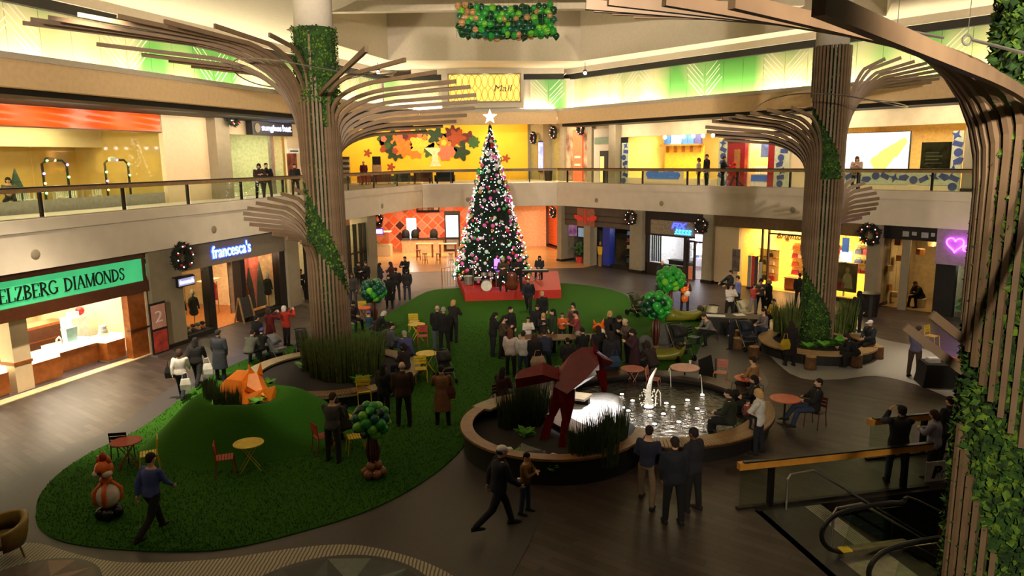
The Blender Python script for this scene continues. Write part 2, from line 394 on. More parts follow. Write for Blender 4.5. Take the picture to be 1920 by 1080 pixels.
# ---- jewellery shop, ground floor left
J1 = 6.16; J0 = -7.0
room('L', J0, J1, VL + .1, 6.2, 0, 3.6, M_cream, M_carpet)
t = fthing('L', 'shop_sign', 'long green lit sign with black serif letters over the jewellery shop', 'sign')
za, zb = 2.98, 3.86
P(t, 'sign_panel', M_sign_green, J0, 6.08, .26, .36, za, zb)
P(t, 'square_panel', M_sign_green, 6.22, 6.59, .26, .36, 3.12, zb)
P(t, 'top_moulding', M_jdark, J0, J1 + .1, .22, .4, zb, 4.1)
P(t, 'bottom_moulding', M_jdark, J0, J1 + .1, .18, .42, 2.55, za)
P(t, 'divider', M_jdark, 6.08, 6.22, .22, .4, za, zb)
def _v(x, w=.15): return ([(x, 0), (x, 1)], w)
def _s(x, y): return ([(x - .14, y), (x + .14, y)], .05)
def _a(cx, cy, rx, ry, a0, a1, w=.12): return ([(cx + rx * math.cos(math.radians(a0 + (a1 - a0) * i / 14)), cy + ry * math.sin(math.radians(a0 + (a1 - a0) * i / 14))) for i in range(15)], w)
_st = [_v(.14), _s(.14, 0), _s(.14, 1)]
GLY = {'H': (.84, [*_st, _v(.7), _s(.7, 0), _s(.7, 1), ([(.14, .52), (.7, .52)], .05)]), 'E': (.66, [*_st, ([(.14, .02), (.58, .02), (.6, .25)], .06), ([(.14, .52), (.45, .52)], .06), ([(.14, .98), (.56, .98), (.57, .78)], .06)]), 'L': (.64, [*_st, ([(.14, .02), (.57, .02), (.6, .27)], .06)]),
 'Z': (.68, [([(.08, .78), (.08, .98), (.6, .98)], .06), ([(.56, .97), (.1, .03)], .15), ([(.06, .02), (.6, .02), (.62, .24)], .06)]), 'B': (.68, [*_st, _a(.14, .75, .36, .22, 90, -90), _a(.14, .27, .42, .25, 90, -90)]), 'R': (.74, [*_st, _a(.14, .74, .38, .23, 90, -90), ([(.3, .5), (.66, .02)], .14), _s(.68, 0)]),
 'G': (.86, [_a(.44, .5, .36, .48, 40, 325), ([(.74, .1), (.74, .42)], .13), ([(.56, .43), (.86, .43)], .05)]), 'D': (.82, [*_st, _a(.14, .5, .56, .47, 90, -90, .13)]), 'I': (.38, [_v(.19), _s(.19, 0), _s(.19, 1)]), 'A': (.84, [([(.1, 0), (.4, 1)], .06), ([(.4, 1), (.74, 0)], .15), ([(.22, .36), (.6, .36)], .05), _s(.1, 0), _s(.74, 0)]),
 'M': (1.0, [_v(.12, .06), ([(.14, 1), (.5, 0)], .14), ([(.5, 0), (.86, 1)], .06), _v(.86), _s(.12, 0), _s(.86, 0), _s(.86, 1), _s(.12, 1)]), 'O': (.86, [_a(.43, .5, .35, .48, 0, 360, .13)]), 'N': (.86, [_v(.12, .06), ([(.12, 1), (.72, 0)], .15), _v(.72, .06), _s(.12, 0), _s(.12, 1), _s(.72, 1)]),
 'S': (.62, [([(.52, .76), (.5, .92), (.32, .98), (.14, .88), (.12, .72), (.3, .56), (.46, .44), (.52, .28), (.44, .1), (.28, .02), (.12, .08), (.08, .26)], .11)])}
def serif_word(wd, x0, x1, z0, z1, y, par):
    tot = sum(GLY[c][0] for c in wd); k = (x1 - x0) / tot; h_ = z1 - z0; x = x0
    for c in wd:
        w_, st = GLY[c]; m = MB()
        for n_, (pts, sw) in enumerate(st):
            q = [Vector((x + px_ * k, y - .002 * n_, z0 + pz_ * h_)) for px_, pz_ in pts]; m.sweep(q, (0, 1, 0), .03, sw * k * .9)
        m.build('letter', M_ink, par); x += w_ * k
serif_word('HELZBERG', 0.3 - .42, 2.37, 3.16, 3.62, .245, t)
serif_word('DIAMONDS', 2.6, 5.21, 3.16, 3.62, .245, t)
fit(text('emblem', 'h', .3, M_ink, t), 6.26, 6.48, 3.62, 3.82, .25)
t = fthing('L', 'shop_post', 'cherry wood post closing the jewellery shop front beside the poster stand', 'post')
P(t, 'shaft', M_jwood, J1 - .95, J1 - .12, .25, .55, 0, 2.55); P(t, 'edge_trim', M_cream, J1 - .12, J1 - .02, .22, .5, 0, 2.55); P(t, 'band', M_jdark, J1 - .98, J1 + .02, .2, .4, 1.1, 1.17)
SB('trim_sill', 'L', J0, J1 - .1, .12, .55, 0, .03, mat('bright_sill', (235, 215, 170), .4))
t = fthing('L', 'shop_pillar', 'square marble pillar between the jewellery counters', 'pillar')
pu = 1.0; P(t, 'shaft', M_cream, pu - .2, pu + .42, .7, 1.3, 0, 2.6); P(t, 'band', M_jwood, pu - .23, pu + .45, .67, 1.33, .95, 1.05)
def counter(x0, x1, v0, v1, label, rz=0.):
    c = fthing('L', 'display_counter', label, 'counter', 'jewellery counters')
    P(c, 'base', M_jwood, x0, x1, v0, v1, .1, .78); P(c, 'plinth', M_cream, x0 + .04, x1 - .04, v0 + .04, v1 - .04, 0, .1)
    P(c, 'lit_case', M_counter, x0 + .02, x1 - .02, v0 + .02, v1 - .02, .78, 1.02); P(c, 'glass_top', M_glass, x0, x1, v0, v1, 1.02, 1.04)
    P(c, 'edge_trim', M_jwood, x0 - .01, x1 + .01, v0 - .01, v0 + .02, .76, .8)
    return c
c1, c2 = 4.52, J1 - .8
counter(c1, c2, .75, 1.5, 'long wood and lit glass jewellery counter beside the cherry wood post')
counter(c1 - 1.7, c1 - .02, 1.2, 2.0, 'short wood and lit glass jewellery counter carrying the blue bags')
counter(pu + .5, pu + 1.6, .8, 1.6, 'lit jewellery counter right behind the marble pillar')
counter(J0 + .4, pu - .4, .75, 1.6, 'lit jewellery counter between the marble pillar and the shop edge')
t = fthing('L', 'wall_cabinet', 'cherry wood drawer cabinet under a glowing wall case', 'cabinet')
cu_ = 4.67
P(t, 'body', M_jwood, cu_ - .8, cu_ + 1.2, 4.2, 5.0, 0, 1.25); P(t, 'drawer', M_jdark, cu_ - .7, cu_ + 1.1, 4.17, 4.2, .7, 1.15); P(t, 'drawer', M_jdark, cu_ - .7, cu_ + 1.1, 4.17, 4.2, .15, .62); P(t, 'lit_case', M_glow, cu_ - .7, cu_ + 2.4, 5.6, 6.0, 1.5, 2.5); P(t, 'side_panel', M_jwood, cu_ + 2.4, cu_ + 3.0, 5.5, 6.0, 0, 2.6)
t = fthing('L', 'framed_mirror', 'tall framed mirror on the cream wall of the jewellery shop', 'mirror')
mu = 9.67; P(t, 'frame', M_jwood, mu - .55, mu + .55, 6.1, 6.16, .8, 3.0); P(t, 'mirror_pane', mat('pale_mirror', (215, 208, 190), .3), mu - .48, mu + .48, 6.07, 6.12, .87, 2.93)
t = fthing('L', 'framed_picture', 'small framed picture high on the cream wall of the jewellery shop', 'picture')
mu -= 1.7; P(t, 'frame', M_jdark, mu - .35, mu + .35, 6.1, 6.15, 2.3, 3.2); P(t, 'print', mat('grey_print', (160, 170, 170), .6, var=.4), mu - .25, mu + .25, 6.08, 6.12, 2.4, 3.1)
M_wbox = mat('white_gift_box', (240, 240, 238), .5); M_bluebox = mat('ice_blue_box', (180, 220, 235), .5); M_redbow = mat('red_ribbon', (170, 30, 25), .5)
t = fthing('L', 'display_stand', 'white display plinth with stacked boxes and a red bow', 'display')
q = c1 + .55; P(t, 'plinth', M_wbox, q - .35, q + .4, 2.6, 3.2, 0, 1.6); P(t, 'box', M_wbox, q - .2, q + .1, 2.7, 3.0, 1.6, 1.8); MB().ball((q + .28, 2.85, 1.78), .17, 8, 6).build('bow', M_redbow, t, True)
for k in range(3):
    o = MB().lathe([(.18 - k * .03, 0), (.2 - k * .03, .1), (.1, .12)], 12).build('gift_dish', M_wbox); tag(o, 'white tiered dish stacked on the long jewellery counter', 'dish', 'stacked white dishes'); o.location = fw('L', c1 + .22, 1.1, 1.04 + k * .13)
t = thing('gift_bag', 'ice blue gift bag with rope handle on the short counter', 'bag', fw('L', c1 - .8, 1.6, 1.04), FRAME['L'][1])
MB().loft([[(-.2, -.12, 0), (.2, -.12, 0), (.2, .12, 0), (-.2, .12, 0)], [(-.24, -.14, .5), (.24, -.14, .5), (.24, .14, .5), (-.24, .14, .5)]]).build('bag_body', M_bluebox, t)
MB().tube([(-.12, 0, .48), (-.1, 0, .66), (.1, 0, .66), (.12, 0, .48)], .015, 6).build('handle', M_wbox, t)
o = MB().tube([(0, 0, .02), (0, .02, .2), (.1, .02, .3), (.2, 0, .2), (.2, 0, .02)], .035, 8).build('bracelet_stand', M_wbox, smooth=True); tag(o, 'white arched bracelet stand beside the ice blue bag', 'stand'); o.location = fw('L', c1 - 1.45, 1.5, 1.04)
flight('L', -2, 3.2, 3.5, 230, (1, .86, .64), 6, 2.5); flight('L', 4, 3., 3.5, 260, (1, .86, .64), 4, 2.5)
# ---- poster stand, pilaster
M_poster = mat('pink_poster', (205, 150, 135), .5, var=.1, scale=3); M_poster2 = mat('red_poster', (170, 60, 50), .5, var=.5, scale=3)
a_, b_ = 6.66, 7.98
SB('wall_pilaster_1', 'L', J1 + .12, b_, .1, 1.2, 0, 4.1, M_stone)
SB('trim_pilaster_1', 'L', J1 + .15, b_ + .04, .06, 1.2, 0, .16, M_dark)
px, py = (-14.04, 27.9)
t = thing('poster_stand', 'two panel poster stand on a metal base beside the stone pilaster', 'sign', (px, py), FRAME['L'][1])
P(t, 'base', M_steel, -.45, .45, -.25, .25, 0, .06); P(t, 'frame', M_dark, -.42, .42, -.03, .03, .06, 2.1)
for z0, z1, mm, tx in ((1.08, 2.02, M_poster, '2'), (.12, .98, M_poster2, '')):
    pn = P(t, 'poster', mm, -.36, .36, -.05, -.03, z0, z1); 
    if tx: fit(text('lettering', tx, .4, mat('poster_white', (240, 225, 215), .5), pn), -.18, .18, z0 + .25, z1 - .25, -.055)
# ---- fashion shop, ground floor left
F0, F1 = b_ + .02, 15.09
M_grey_f = mat('grey_stucco', (128, 116, 100), .85, var=.05)
SB('wall_fashion_fascia', 'L', F0, F1 + 1.2, .25, .6, 3.0, 4.1, M_grey_f)
room('L', F0, F1, .6, 6.5, 0, 3.3, mat('fashion_wall', (226, 196, 150), .8), mat('amber_wood_floor', (170, 100, 40), .4, var=.2), nm='fashion')
M_blue_neon = mat('blue_white_neon', (220, 235, 255), .4, emit=5., emit_rgb=(150, 180, 255))
M_halo = mat('blue_halo_letter', (40, 70, 220), .4, emit=2.2, emit_rgb=(40, 80, 255))
t = fthing('L', 'shop_sign', 'white neon lettering with blue halo on the grey fascia of the fashion shop', 'sign')
fit(text('letter_back', 'francesca\'s', .6, M_halo, t, bold=.035), 9.96, 12.7, 3.27, 3.9, .215)
fit(text('letter_face', 'francesca\'s', .6, M_blue_neon, t), 10.01, 12.64, 3.31, 3.86, .185)
e0, e1 = 10.07, 11.93
for k, (a, b) in enumerate(((F0, F0 + .1), (e0 - .25, e0), (e1, e1 + .3), (F1 - .1, F1 + .35))):
    SB(f'trim_mullion_{k+1}', 'L', a, b, .3, .75, 0, 3.0, M_dark)
for k, (a, b) in enumerate(((F0 + .1, e0 - .25), (e1 + .3, F1 - .1))):
    SB(f'trim_plinth_{k+1}', 'L', a, b, .22, .8, 0, .22, M_black)
    SB(f'window_{k+1}', 'L', a, b, .4, .42, .22, 3.0, M_glass)
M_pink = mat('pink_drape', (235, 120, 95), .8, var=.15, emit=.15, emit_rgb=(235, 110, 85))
t = fthing('L', 'drape_backdrop', 'pale and coral drapes with grey tree cut-outs in the fashion shop window', 'backdrop')
wv = []
for k in range(25):
    x = e1 + .45 + (F1 - .25 - e1 - .45) * k / 24; wv.append((x, 1.4 + .06 * math.sin(k * 1.9)))
half = 12
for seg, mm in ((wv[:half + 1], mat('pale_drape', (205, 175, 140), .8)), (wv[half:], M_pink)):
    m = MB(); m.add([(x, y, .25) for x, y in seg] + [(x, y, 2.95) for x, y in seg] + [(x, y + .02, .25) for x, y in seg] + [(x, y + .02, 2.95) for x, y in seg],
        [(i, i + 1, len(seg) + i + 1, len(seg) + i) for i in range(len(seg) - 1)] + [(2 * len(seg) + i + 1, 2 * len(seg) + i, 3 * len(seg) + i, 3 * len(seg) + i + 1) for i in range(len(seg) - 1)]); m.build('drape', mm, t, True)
for k, x in enumerate((e1 + 1.1, e1 + 1.75, e1 + 2.6)):
    m = MB(); h = (1.9, 2.1, 2.3)[k]; m.loft([[(x - .4, 1.2, .22), (x + .4, 1.2, .22), (x + .4, 1.23, .22), (x - .4, 1.23, .22)], [(x - .25, 1.2, .22 + h * .6), (x + .25, 1.2, .22 + h * .6), (x + .25, 1.23, .22 + h * .6), (x - .25, 1.23, .22 + h * .6)], [(x - .02, 1.2, .22 + h), (x + .02, 1.2, .22 + h), (x + .02, 1.23, .22 + h), (x - .02, 1.23, .22 + h)]]); m.build('tree_cutout', mat('grey_board', (120, 118, 112), .8), t)
flight('L', (F0 + F1) / 2, 3., 3.2, 150, (1, .8, .5), 4, 2); light('window_lamp', 'POINT', fw('L', F1 - .8, .9, 2.8), 18, (1, .6, .4), .1); light('window_lamp', 'POINT', fw('L', F0 + .6, .9, 2.8), 18, (1, .8, .55), .1)
# blade sign
t = thing('blade_sign', 'small lit blade sign hanging beside the wreath at the fashion shop', 'sign', fw('L', F0 - .1, -.05, 0), FRAME['L'][1])
P(t, 'frame', M_dark, -.45, .55, -.08, .02, 2.45, 2.85); P(t, 'face', mat('lilac_face', (150, 150, 190), .5, emit=.5), -.4, .5, -.1, -.08, 2.5, 2.8); fit(text('lettering', 'francesca\'s', .2, M_blue_neon, t), -.35, .45, 2.58, 2.74, -.11)
MB().box(-.5, .55, -.02, .2, 2.85, 2.89).build('bracket', M_dark, t)
# chalk board easel
px, py = (-12.72, 33.55)
t = thing('chalkboard_easel', 'wooden framed chalkboard easel outside the fashion shop entrance', 'sign', (px, py), FRAME['L'][1])
for s_ in (-1, 1):
    MB().sweep([(s_ * .42, -.25, 0), (s_ * .38, 0, 1.25)], (1, 0, 0), .07, .05).build('leg', M_rail, t); MB().sweep([(s_ * .42, .3, 0), (s_ * .38, .02, 1.25)], (1, 0, 0), .05, .04).build('rear_leg', M_rail, t)
m = MB().loft([[(-.36, -.19, .25), (.36, -.19, .25), (.36, -.16, .25), (-.36, -.16, .25)], [(-.36, 0, 1.2), (.36, 0, 1.2), (.36, .03, 1.2), (-.36, .03, 1.2)]]); m.build('board', mat('chalk_board', (48, 44, 40), .8, var=.3, scale=12), t)
# clothes racks and garments in the fashion shop
rng = random.Random(11)
cols = [(180, 60, 50), (235, 215, 190), (60, 60, 70), (220, 170, 150), (200, 90, 60), (40, 35, 35), (240, 225, 205), (150, 40, 45), (90, 110, 110), (25, 22, 24)]
GARM = [mat(f'garment_{i}', c, .85) for i, c in enumerate(cols)]
def garment(w=.42, h=.85):
    return MB().loft([[(-w * .5, -.05, -h), (w * .5, -.05, -h), (w * .5, .05, -h), (-w * .5, .05, -h)], [(-w * .36, -.05, -.25), (w * .36, -.05, -.25), (w * .36, .05, -.25), (-w * .36, .05, -.25)], [(-w * .5, -.05, -.1), (w * .5, -.05, -.1), (w * .5, .05, -.1), (-w * .5, .05, -.1)], [(-.06, -.04, 0), (.06, -.04, 0), (.06, .04, 0), (-.06, .04, 0)]])
g_me = garment().mesh('garment', GARM[0])
def rack(u0, n, v, label, glabel, gcols):
    t = fplace('L', 'clothes_rail', label, 'clothes rail', u0, v)
    L_ = n * .24
    MB().tube([(-.1, 0, 0), (-.1, 0, 1.6), (L_, 0, 1.6), (L_, 0, 0)], .02, 6).build('rail', M_steel, t); P(t, 'shelf', M_cream, -.2, L_ + .1, -.2, .2, 1.75, 1.8)
    for k in range(n):
        o = link('hanging_garment', g_me.copy(), None, fw('L', u0 + k * .24 + .06, v, 1.57), FRAME['L'][1] + .9 + rng.uniform(-.2, .2)); o.data.materials[0] = GARM[gcols[k % len(gcols)]]
        tag(o, glabel[k % len(glabel)], 'garment', 'garments on the rails of the fashion shop')
rack(e0 + .2, 6, 5.6, 'steel clothes rail of pale garments by the back wall of the fashion shop', ['red garment hanging on the pale rail of the fashion shop', 'white garment hanging on the pale rail of the fashion shop', 'peach garment hanging on the pale rail of the fashion shop', 'ivory garment hanging on the pale rail of the fashion shop'], [0, 1, 3, 6])
rack(e1 - .6, 5, 4.2, 'steel clothes rail of dark garments inside the fashion shop', ['black garment hanging on the dark rail of the fashion shop', 'charcoal garment hanging on the dark rail of the fashion shop'], [9, 5])
rack(F1 - 2.6, 4, 3.0, 'steel clothes rail of red garments behind the drapes', ['red garment hanging behind the coral drape', 'wine garment hanging behind the coral drape'], [4, 7])
# mannequins in the left window
def mannequin(u, v, z, cloth, label, rz=0., skin=(225, 215, 200)):
    t = thing('mannequin', label, 'mannequin', fw('L', u, v, z), FRAME['L'][1] + rz, 'mannequins in the fashion shop')
    MB().lathe([(.2, 0), (.2, .03), (.02, .04), (.02, .8)], 12).build('stand', M_steel, t)
    m = MB().lathe([(.12, .6), (.2, .7), (.15, 1.0), (.2, 1.25), (.18, 1.38), (.06, 1.45)], 12); 
    for s_ in (-1, 1): m.tube([(s_ * .2, 0, 1.35), (s_ * .27, -.02, 1.1), (s_ * .25, -.08, .85)], [.06, .05, .04], 8)
    m.build('dress', cloth, t, True)
    MB().lathe([(.05, 1.44), (.05, 1.5), (.09, 1.55), (.1, 1.64), (.06, 1.74), (.01, 1.76)], 12).build('head', mat('mannequin_skin', skin, .5), t, True)
    return t
mannequin(F0 + .55, 1.05, .22, GARM[1], 'mannequin in ivory knitwear in the left fashion window')
mannequin(F0 + 1.0, 1.3, .22, GARM[5], 'mannequin in black in the left fashion window')
mannequin(e0 - .6, 1.0, .22, GARM[9], 'mannequin in dark coat beside the fashion shop doorway')
mannequin(e1 + .75, .8, .22, GARM[4], 'mannequin in orange red top in the draped fashion window')
mannequin(F1 - .55, .8, .22, GARM[9], 'slim mannequin in black against the coral drape')
for k in range(10):
    o = MB().ball((0, 0, 0), .13, 8, 6, (1, .7, .7)).build('folded_garment', GARM[k % 10], smooth=True); tag(o, ['small red accessory', 'small ivory accessory', 'small slate accessory', 'small peach accessory', 'small rust accessory', 'small black accessory', 'small cream accessory', 'small wine accessory', 'small green accessory', 'small dark accessory'][k] + ' stacked in the left fashion window', 'accessory', 'accessories in the fashion window')
    o.location = fw('L', F0 + .3 + (k % 5) * .3, .6 + .02 * (k % 2), .31 + (k // 5) * .18)
# ---- dark column, pilaster and cabinet behind the left tree
SB('wall_pilaster_2', 'L', F1 + .35, F1 + 1.4, .15, 1.4, 0, 4.1, M_stone)
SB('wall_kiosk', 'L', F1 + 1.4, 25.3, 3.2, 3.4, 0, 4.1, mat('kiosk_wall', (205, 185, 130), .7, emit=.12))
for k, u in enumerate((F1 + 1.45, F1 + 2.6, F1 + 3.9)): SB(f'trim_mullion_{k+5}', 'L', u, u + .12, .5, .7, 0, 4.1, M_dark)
px, py = fw('L', F1 + 2.4, -.7, 0)[:2]
t = thing('podium_cabinet', 'brown wood podium cabinet standing by the pilaster behind the tree column', 'cabinet', (px, py), FRAME['L'][1]); P(t, 'body', mat('brown_cabinet', (120, 66, 38), .5), -.75, .75, -.3, .5, 0, 1.05); P(t, 'top', M_jdark, -.8, .8, -.35, .55, 1.05, 1.1)
light('kiosk_lamp', 'POINT', fw('L', F1 + 3, 2.2, 3.2), 60, (1, .85, .5), .2)
u0_, u1_ = 21.96, 24.02
SB('wall_pilaster_3', 'L', u1_, 25.13, .15, 1.4, 0, 4.1, M_stone)
for k, a in enumerate((.0, .38, .72, .97)): SB(f'trim_mullion_{k+8}', 'L', u0_ + (u1_ - u0_) * a, u0_ + (u1_ - u0_) * a + .14, .3, .5, 0, 3.7, M_dark)
SB('window_3', 'L', u0_, u1_, .38, .4, 0, 3.7, M_glass)
SB('trim_transom', 'L', u0_, u1_, .3, .5, 1.9, 1.98, M_dark)
light('kiosk_lamp', 'POINT', fw('L', u0_ + 1.2, 2.0, 3.0), 60, (1, .8, .45), .2)
# ---------------------------------------------------------------- upper gallery, left
VU = 4.2; ZU = 5.65
M_orange = mat('orange_vinyl', (232, 92, 18), .35, var=.08, scale=1.2, bump=.25, bscale=2.)
bn1 = 11.83
t = fthing('L', 'orange_banner', 'wide glossy orange vinyl banner over the upper shop window', 'banner')
m = MB(); n = 60
for k in range(n + 1):
    x = -6 + (bn1 + 6) * k / n
    for j in range(9):
        zz = 8.97 + .77 * j / 8; m.v.append((x, 4.05 - .05 * math.sin(j * 1.1 + k * .35) * (.5 + .5 * math.sin(k * .8)), zz))
for k in range(n):
    for j in range(8): m.f.append((k * 9 + j, (k + 1) * 9 + j, (k + 1) * 9 + j + 1, k * 9 + j + 1)); m.mi.append(0)
m.build('vinyl', M_orange, t, True); P(t, 'hem_bar', M_jdark, -6, bn1, 4.02, 4.1, 8.92, 8.97); P(t, 'backing', M_cream, -6, bn1, 4.12, 4.2, 8.92, 9.75)
M_ywall = mat('straw_wall', (216, 182, 104), .8, var=.04, scale=2)
room('L', -8, bn1 + .1, VU + .1, 9.5, ZU, 9.4, M_ywall, M_cream, nm='cafe')
SB('trim_cafe_header', 'L', -8, bn1 + .1, VU + 3.5, VU + 3.6, 8.3, 9.4, M_cream)
SB('wall_cafe_knee', 'L', -8, bn1, VU - .02, VU + .06, ZU, 6.15, mat('grey_knee_wall', (150, 146, 132), .7))
for k in range(6):
    x0 = -8 + (bn1 + 8) * k / 6; SB(f'window_{k+10}', 'L', x0 + .01, x0 + (bn1 + 8) / 6 - .01, VU, VU + .015, 6.15, 8.95, M_glass)
flight('L', 0, VU + 2., 9.3, 220, (1, .85, .5), 5, 2); flight('L', 7, VU + 2., 9.3, 200, (1, .85, .5), 5, 2)
cp1 = 15.56
SB('wall_cream_panel', 'L', bn1 + .1, cp1, VU - .15, VU + .2, ZU, 9.75, M_cream)
pl1 = 15.97
SB('wall_pilaster_4', 'L', 14.92, pl1, 3.5, VU + .3, ZU, 9.95, M_stone)
# fairy light arches on the cafe window sill
M_ff = [mat('bulb_violet', (190, 100, 255), emit=14), mat('bulb_green', (120, 240, 110), emit=9), mat('bulb_orange', (255, 170, 90), emit=8)]
M_garl = mat('garland', (40, 46, 26), .9)
for q, (pxa, pxb) in enumerate(((80, 126), (196, 240))):
    ua, ub = (5.96, 7.07) if q == 0 else (8.97, 10.23)
    t = fthing('L', 'fairy_light_arch', ['square garland arch with coloured fairy lights by the cafe tables', 'square garland arch with white bow and fairy lights by the cream panel'][q], 'decoration')
    pts = [(ua, 4.6, 6.0), (ua, 4.6, 7.55), (ua + .2, 4.6, 7.68), (ub - .2, 4.6, 7.68), (ub, 4.6, 7.5), (ub, 4.6, 6.0)]
    MB().tube(pts, .05, 6).build('garland', M_garl, t)
    for k in range(9):
        p = Vector(pts[0]).lerp(Vector(pts[1]), k / 4) if k < 4 else (Vector(pts[2]).lerp(Vector(pts[3]), (k - 4) / 2) if k < 6 else Vector(pts[4]).lerp(Vector(pts[5]), (k - 6) / 3))
        MB().ball((p.x, p.y - .06, p.z), .05, 8, 5).build('bulb', M_ff[(k + q) % 3], t)
    MB().ball(((ua + ub) / 2 - .2, 4.58, 7.72), .16, 8, 6, (1.6, .6, .7)).build('bow', M_wbox if q else M_garl, t, True)
# cafe tables and white chairs upstairs
def cafe_set(u, v, lab):
    t = fplace('L', 'dining_table', 'white dining table inside the upper shop ' + lab, 'table', u, v, ZU + .02)
    P(t, 'top', M_wbox, -.5, .5, -.35, .35, .7, .74)
    for sx in (-1, 1):
        for sy in (-1, 1): P(t, 'leg', M_wbox, sx * .44 - .03, sx * .44 + .03, sy * .3 - .03, sy * .3 + .03, 0, .7)
    for s_ in (-1, 1):
        c = fplace('L', 'dining_chair', 'white slatted dining chair at the upper shop table ' + lab, 'chair', u + s_ * .85, v, ZU + .02, 0 if s_ > 0 else math.pi, 'white dining chairs upstairs')
        P(c, 'seat', M_wbox, -.2, .2, -.2, .2, .42, .46)
        for sx in (-1, 1):
            for sy in (-1, 1): P(c, 'leg', M_wbox, sx * .17 - .02, sx * .17 + .02, sy * .17 - .02, sy * .17 + .02, 0, .42)
        for k in range(4): P(c, 'back_slat', M_wbox, .16, .19, -.17 + k * .1, -.13 + k * .1, .46, .9)
        P(c, 'top_rail', M_wbox, .155, .195, -.2, .2, .88, .96)
cafe_set(7.06, 5.7, 'behind the first fairy light arch'); cafe_set(9.14, 6.4, 'between the two fairy light arches'); cafe_set(4.85, 6., 'beside the dark green cone')
o = MB().lathe([(.5, 0), (.45, .2), (.02, 1.7)], 14).build('cone_tree', mat('dark_green_cone', (24, 52, 40), .9)); tag(o, 'dark green cone tree inside the upper shop window', 'decoration'); o.location = fw('L', 7.07, 7.5, ZU + .02)
# ---- sunglasses shop upstairs
sg0, sg1 = pl1 + .02, 21.86
SB('wall_sunglass_fascia', 'L', sg0, sg1 + 3, VU - .05, VU + .25, 9.0, 9.75, M_cream)
s0_, s1_ = 18.13, 21.86
t = fthing('L', 'shop_sign', 'dark sign box with white lettering and round disc of the eyewear shop', 'sign')
P(t, 'sign_box', mat('sign_charcoal', (30, 28, 32), .5), s0_, s1_, 3.7, 4.12, 9.0, 9.74)
M_wn = mat('white_neon', (235, 235, 255), emit=5., emit_rgb=(190, 200, 255)); fit(text('lettering', 'sunglass', .4, M_wn, t), s0_ + .8, s0_ + 2.6, 9.15, 9.58, 3.66); fit(text('lettering', 'hut', .4, M_wn, t), s0_ + 2.75, s1_ - .15, 9.25, 9.62, 3.66)
m = MB(); m.add([(s0_ + .42 + .24 * math.cos(a), 3.69, 9.38 + .26 * math.sin(a)) for a in [i * math.pi / 8 for i in range(16)]] + [(s0_ + .42 + .24 * math.cos(a), 3.66, 9.38 + .26 * math.sin(a)) for a in [i * math.pi / 8 for i in range(16)]], [tuple(range(16, 32))[::-1]] + [(i, (i + 1) % 16, (i + 1) % 16 + 16, i + 16) for i in range(16)]); m.build('disc', M_stone, t)
room('L', sg0, sg1, VU + .3, 9.5, ZU, 9.6, mat('mint_cream_wall', (226, 222, 176), .8), M_cream, nm='eyewear')
flight('L', (sg0 + sg1) / 2, VU + 2.5, 9.5, 120, (1, .95, .78), 3, 2)
for k, u in enumerate((sg0 + .55, 20.36)): SB(f'trim_mullion_{k+14}', 'L', u, u + .28, VU, VU + .2, ZU, 9.0, M_steel)
SB('window_20', 'L', sg0, sg1, VU + .1, VU + .12, ZU, 9.0, M_glass)
t = fthing('L', 'wall_screen', 'dark screen on the wall of the eyewear shop', 'screen'); su = 24.52; P(t, 'frame', M_dark, su - .95, su + .95, 9.3, 9.4, 7.3, 8.5); P(t, 'display', mat('grey_display', (80, 84, 78), .3), su - .9, su + .1, 9.28, 9.3, 7.35, 8.45)
for q, (u, v) in enumerate(((sg0 + 1.6, 8.8), (sg0 + 3.4, 8.8), (sg0 + 5.2, 8.6), (sg0 + 2.0, 6.4))):
    t = fplace('L', 'shelf_unit', ['lit white shelf unit under the dark screen', 'lit white shelf unit between the mullions of the eyewear shop', 'lit white shelf unit near the red portrait poster', 'low white display unit just inside the eyewear shop window'][q], 'shelf', u, v, ZU + .02)
    h = 2.5 if q < 3 else 1.3
    P(t, 'back', M_wbox, -.7, .7, .18, .22, 0, h)
    for sx in (-1, 1): P(t, 'side', M_wbox, sx * .7 - .02, sx * .7 + .02, -.2, .2, 0, h)
    for k in range(5): P(t, 'shelf', M_wbox, -.7, .7, -.2, .2, .1 + k * (h - .15) / 4, .13 + k * (h - .15) / 4)
    if q < 3: P(t, 'light_bar', mat('shelf_glow', (255, 250, 225), emit=4), -.68, .68, -.18, -.1, h - .12, h - .04)
    rg = random.Random(q)
    for k in range(4):
        x = -.6
        while x < .5:
            w_ = rg.uniform(.08, .22); o = MB().box(x, x + w_, -.12, .1, .13 + k * (h - .15) / 4, .13 + k * (h - .15) / 4 + rg.uniform(.1, .2)).build('display_case', GARM[rg.choice((0, 2, 3, 5, 6, 8))], t); x += w_ + .06
t = fthing('L', 'portrait_poster', 'tall rust red poster of a face beside the eyewear shop', 'poster')
SB('wall_eyewear_end', 'L', sg1 + .1, sg1 + 5, VU, VU + .2, ZU, 9.75, M_cream)
pa, pb = 21.86, 22.8
P(t, 'print', mat('rust_print', (150, 62, 30), .5, var=.6, scale=3, rgb2=(60, 24, 14)), pa, pb, VU - .06, VU, 6.6, 8.0)
t = fthing('L', 'notice_sign', 'small white notice above the rust red poster', 'sign'); P(t, 'board', M_wbox, pa + .1, pb + .35, VU - .06, VU, 8.0, 8.3); P(t, 'print_line', M_ink, pa + .3, pb + .2, VU - .07, VU - .05, 8.1, 8.18)

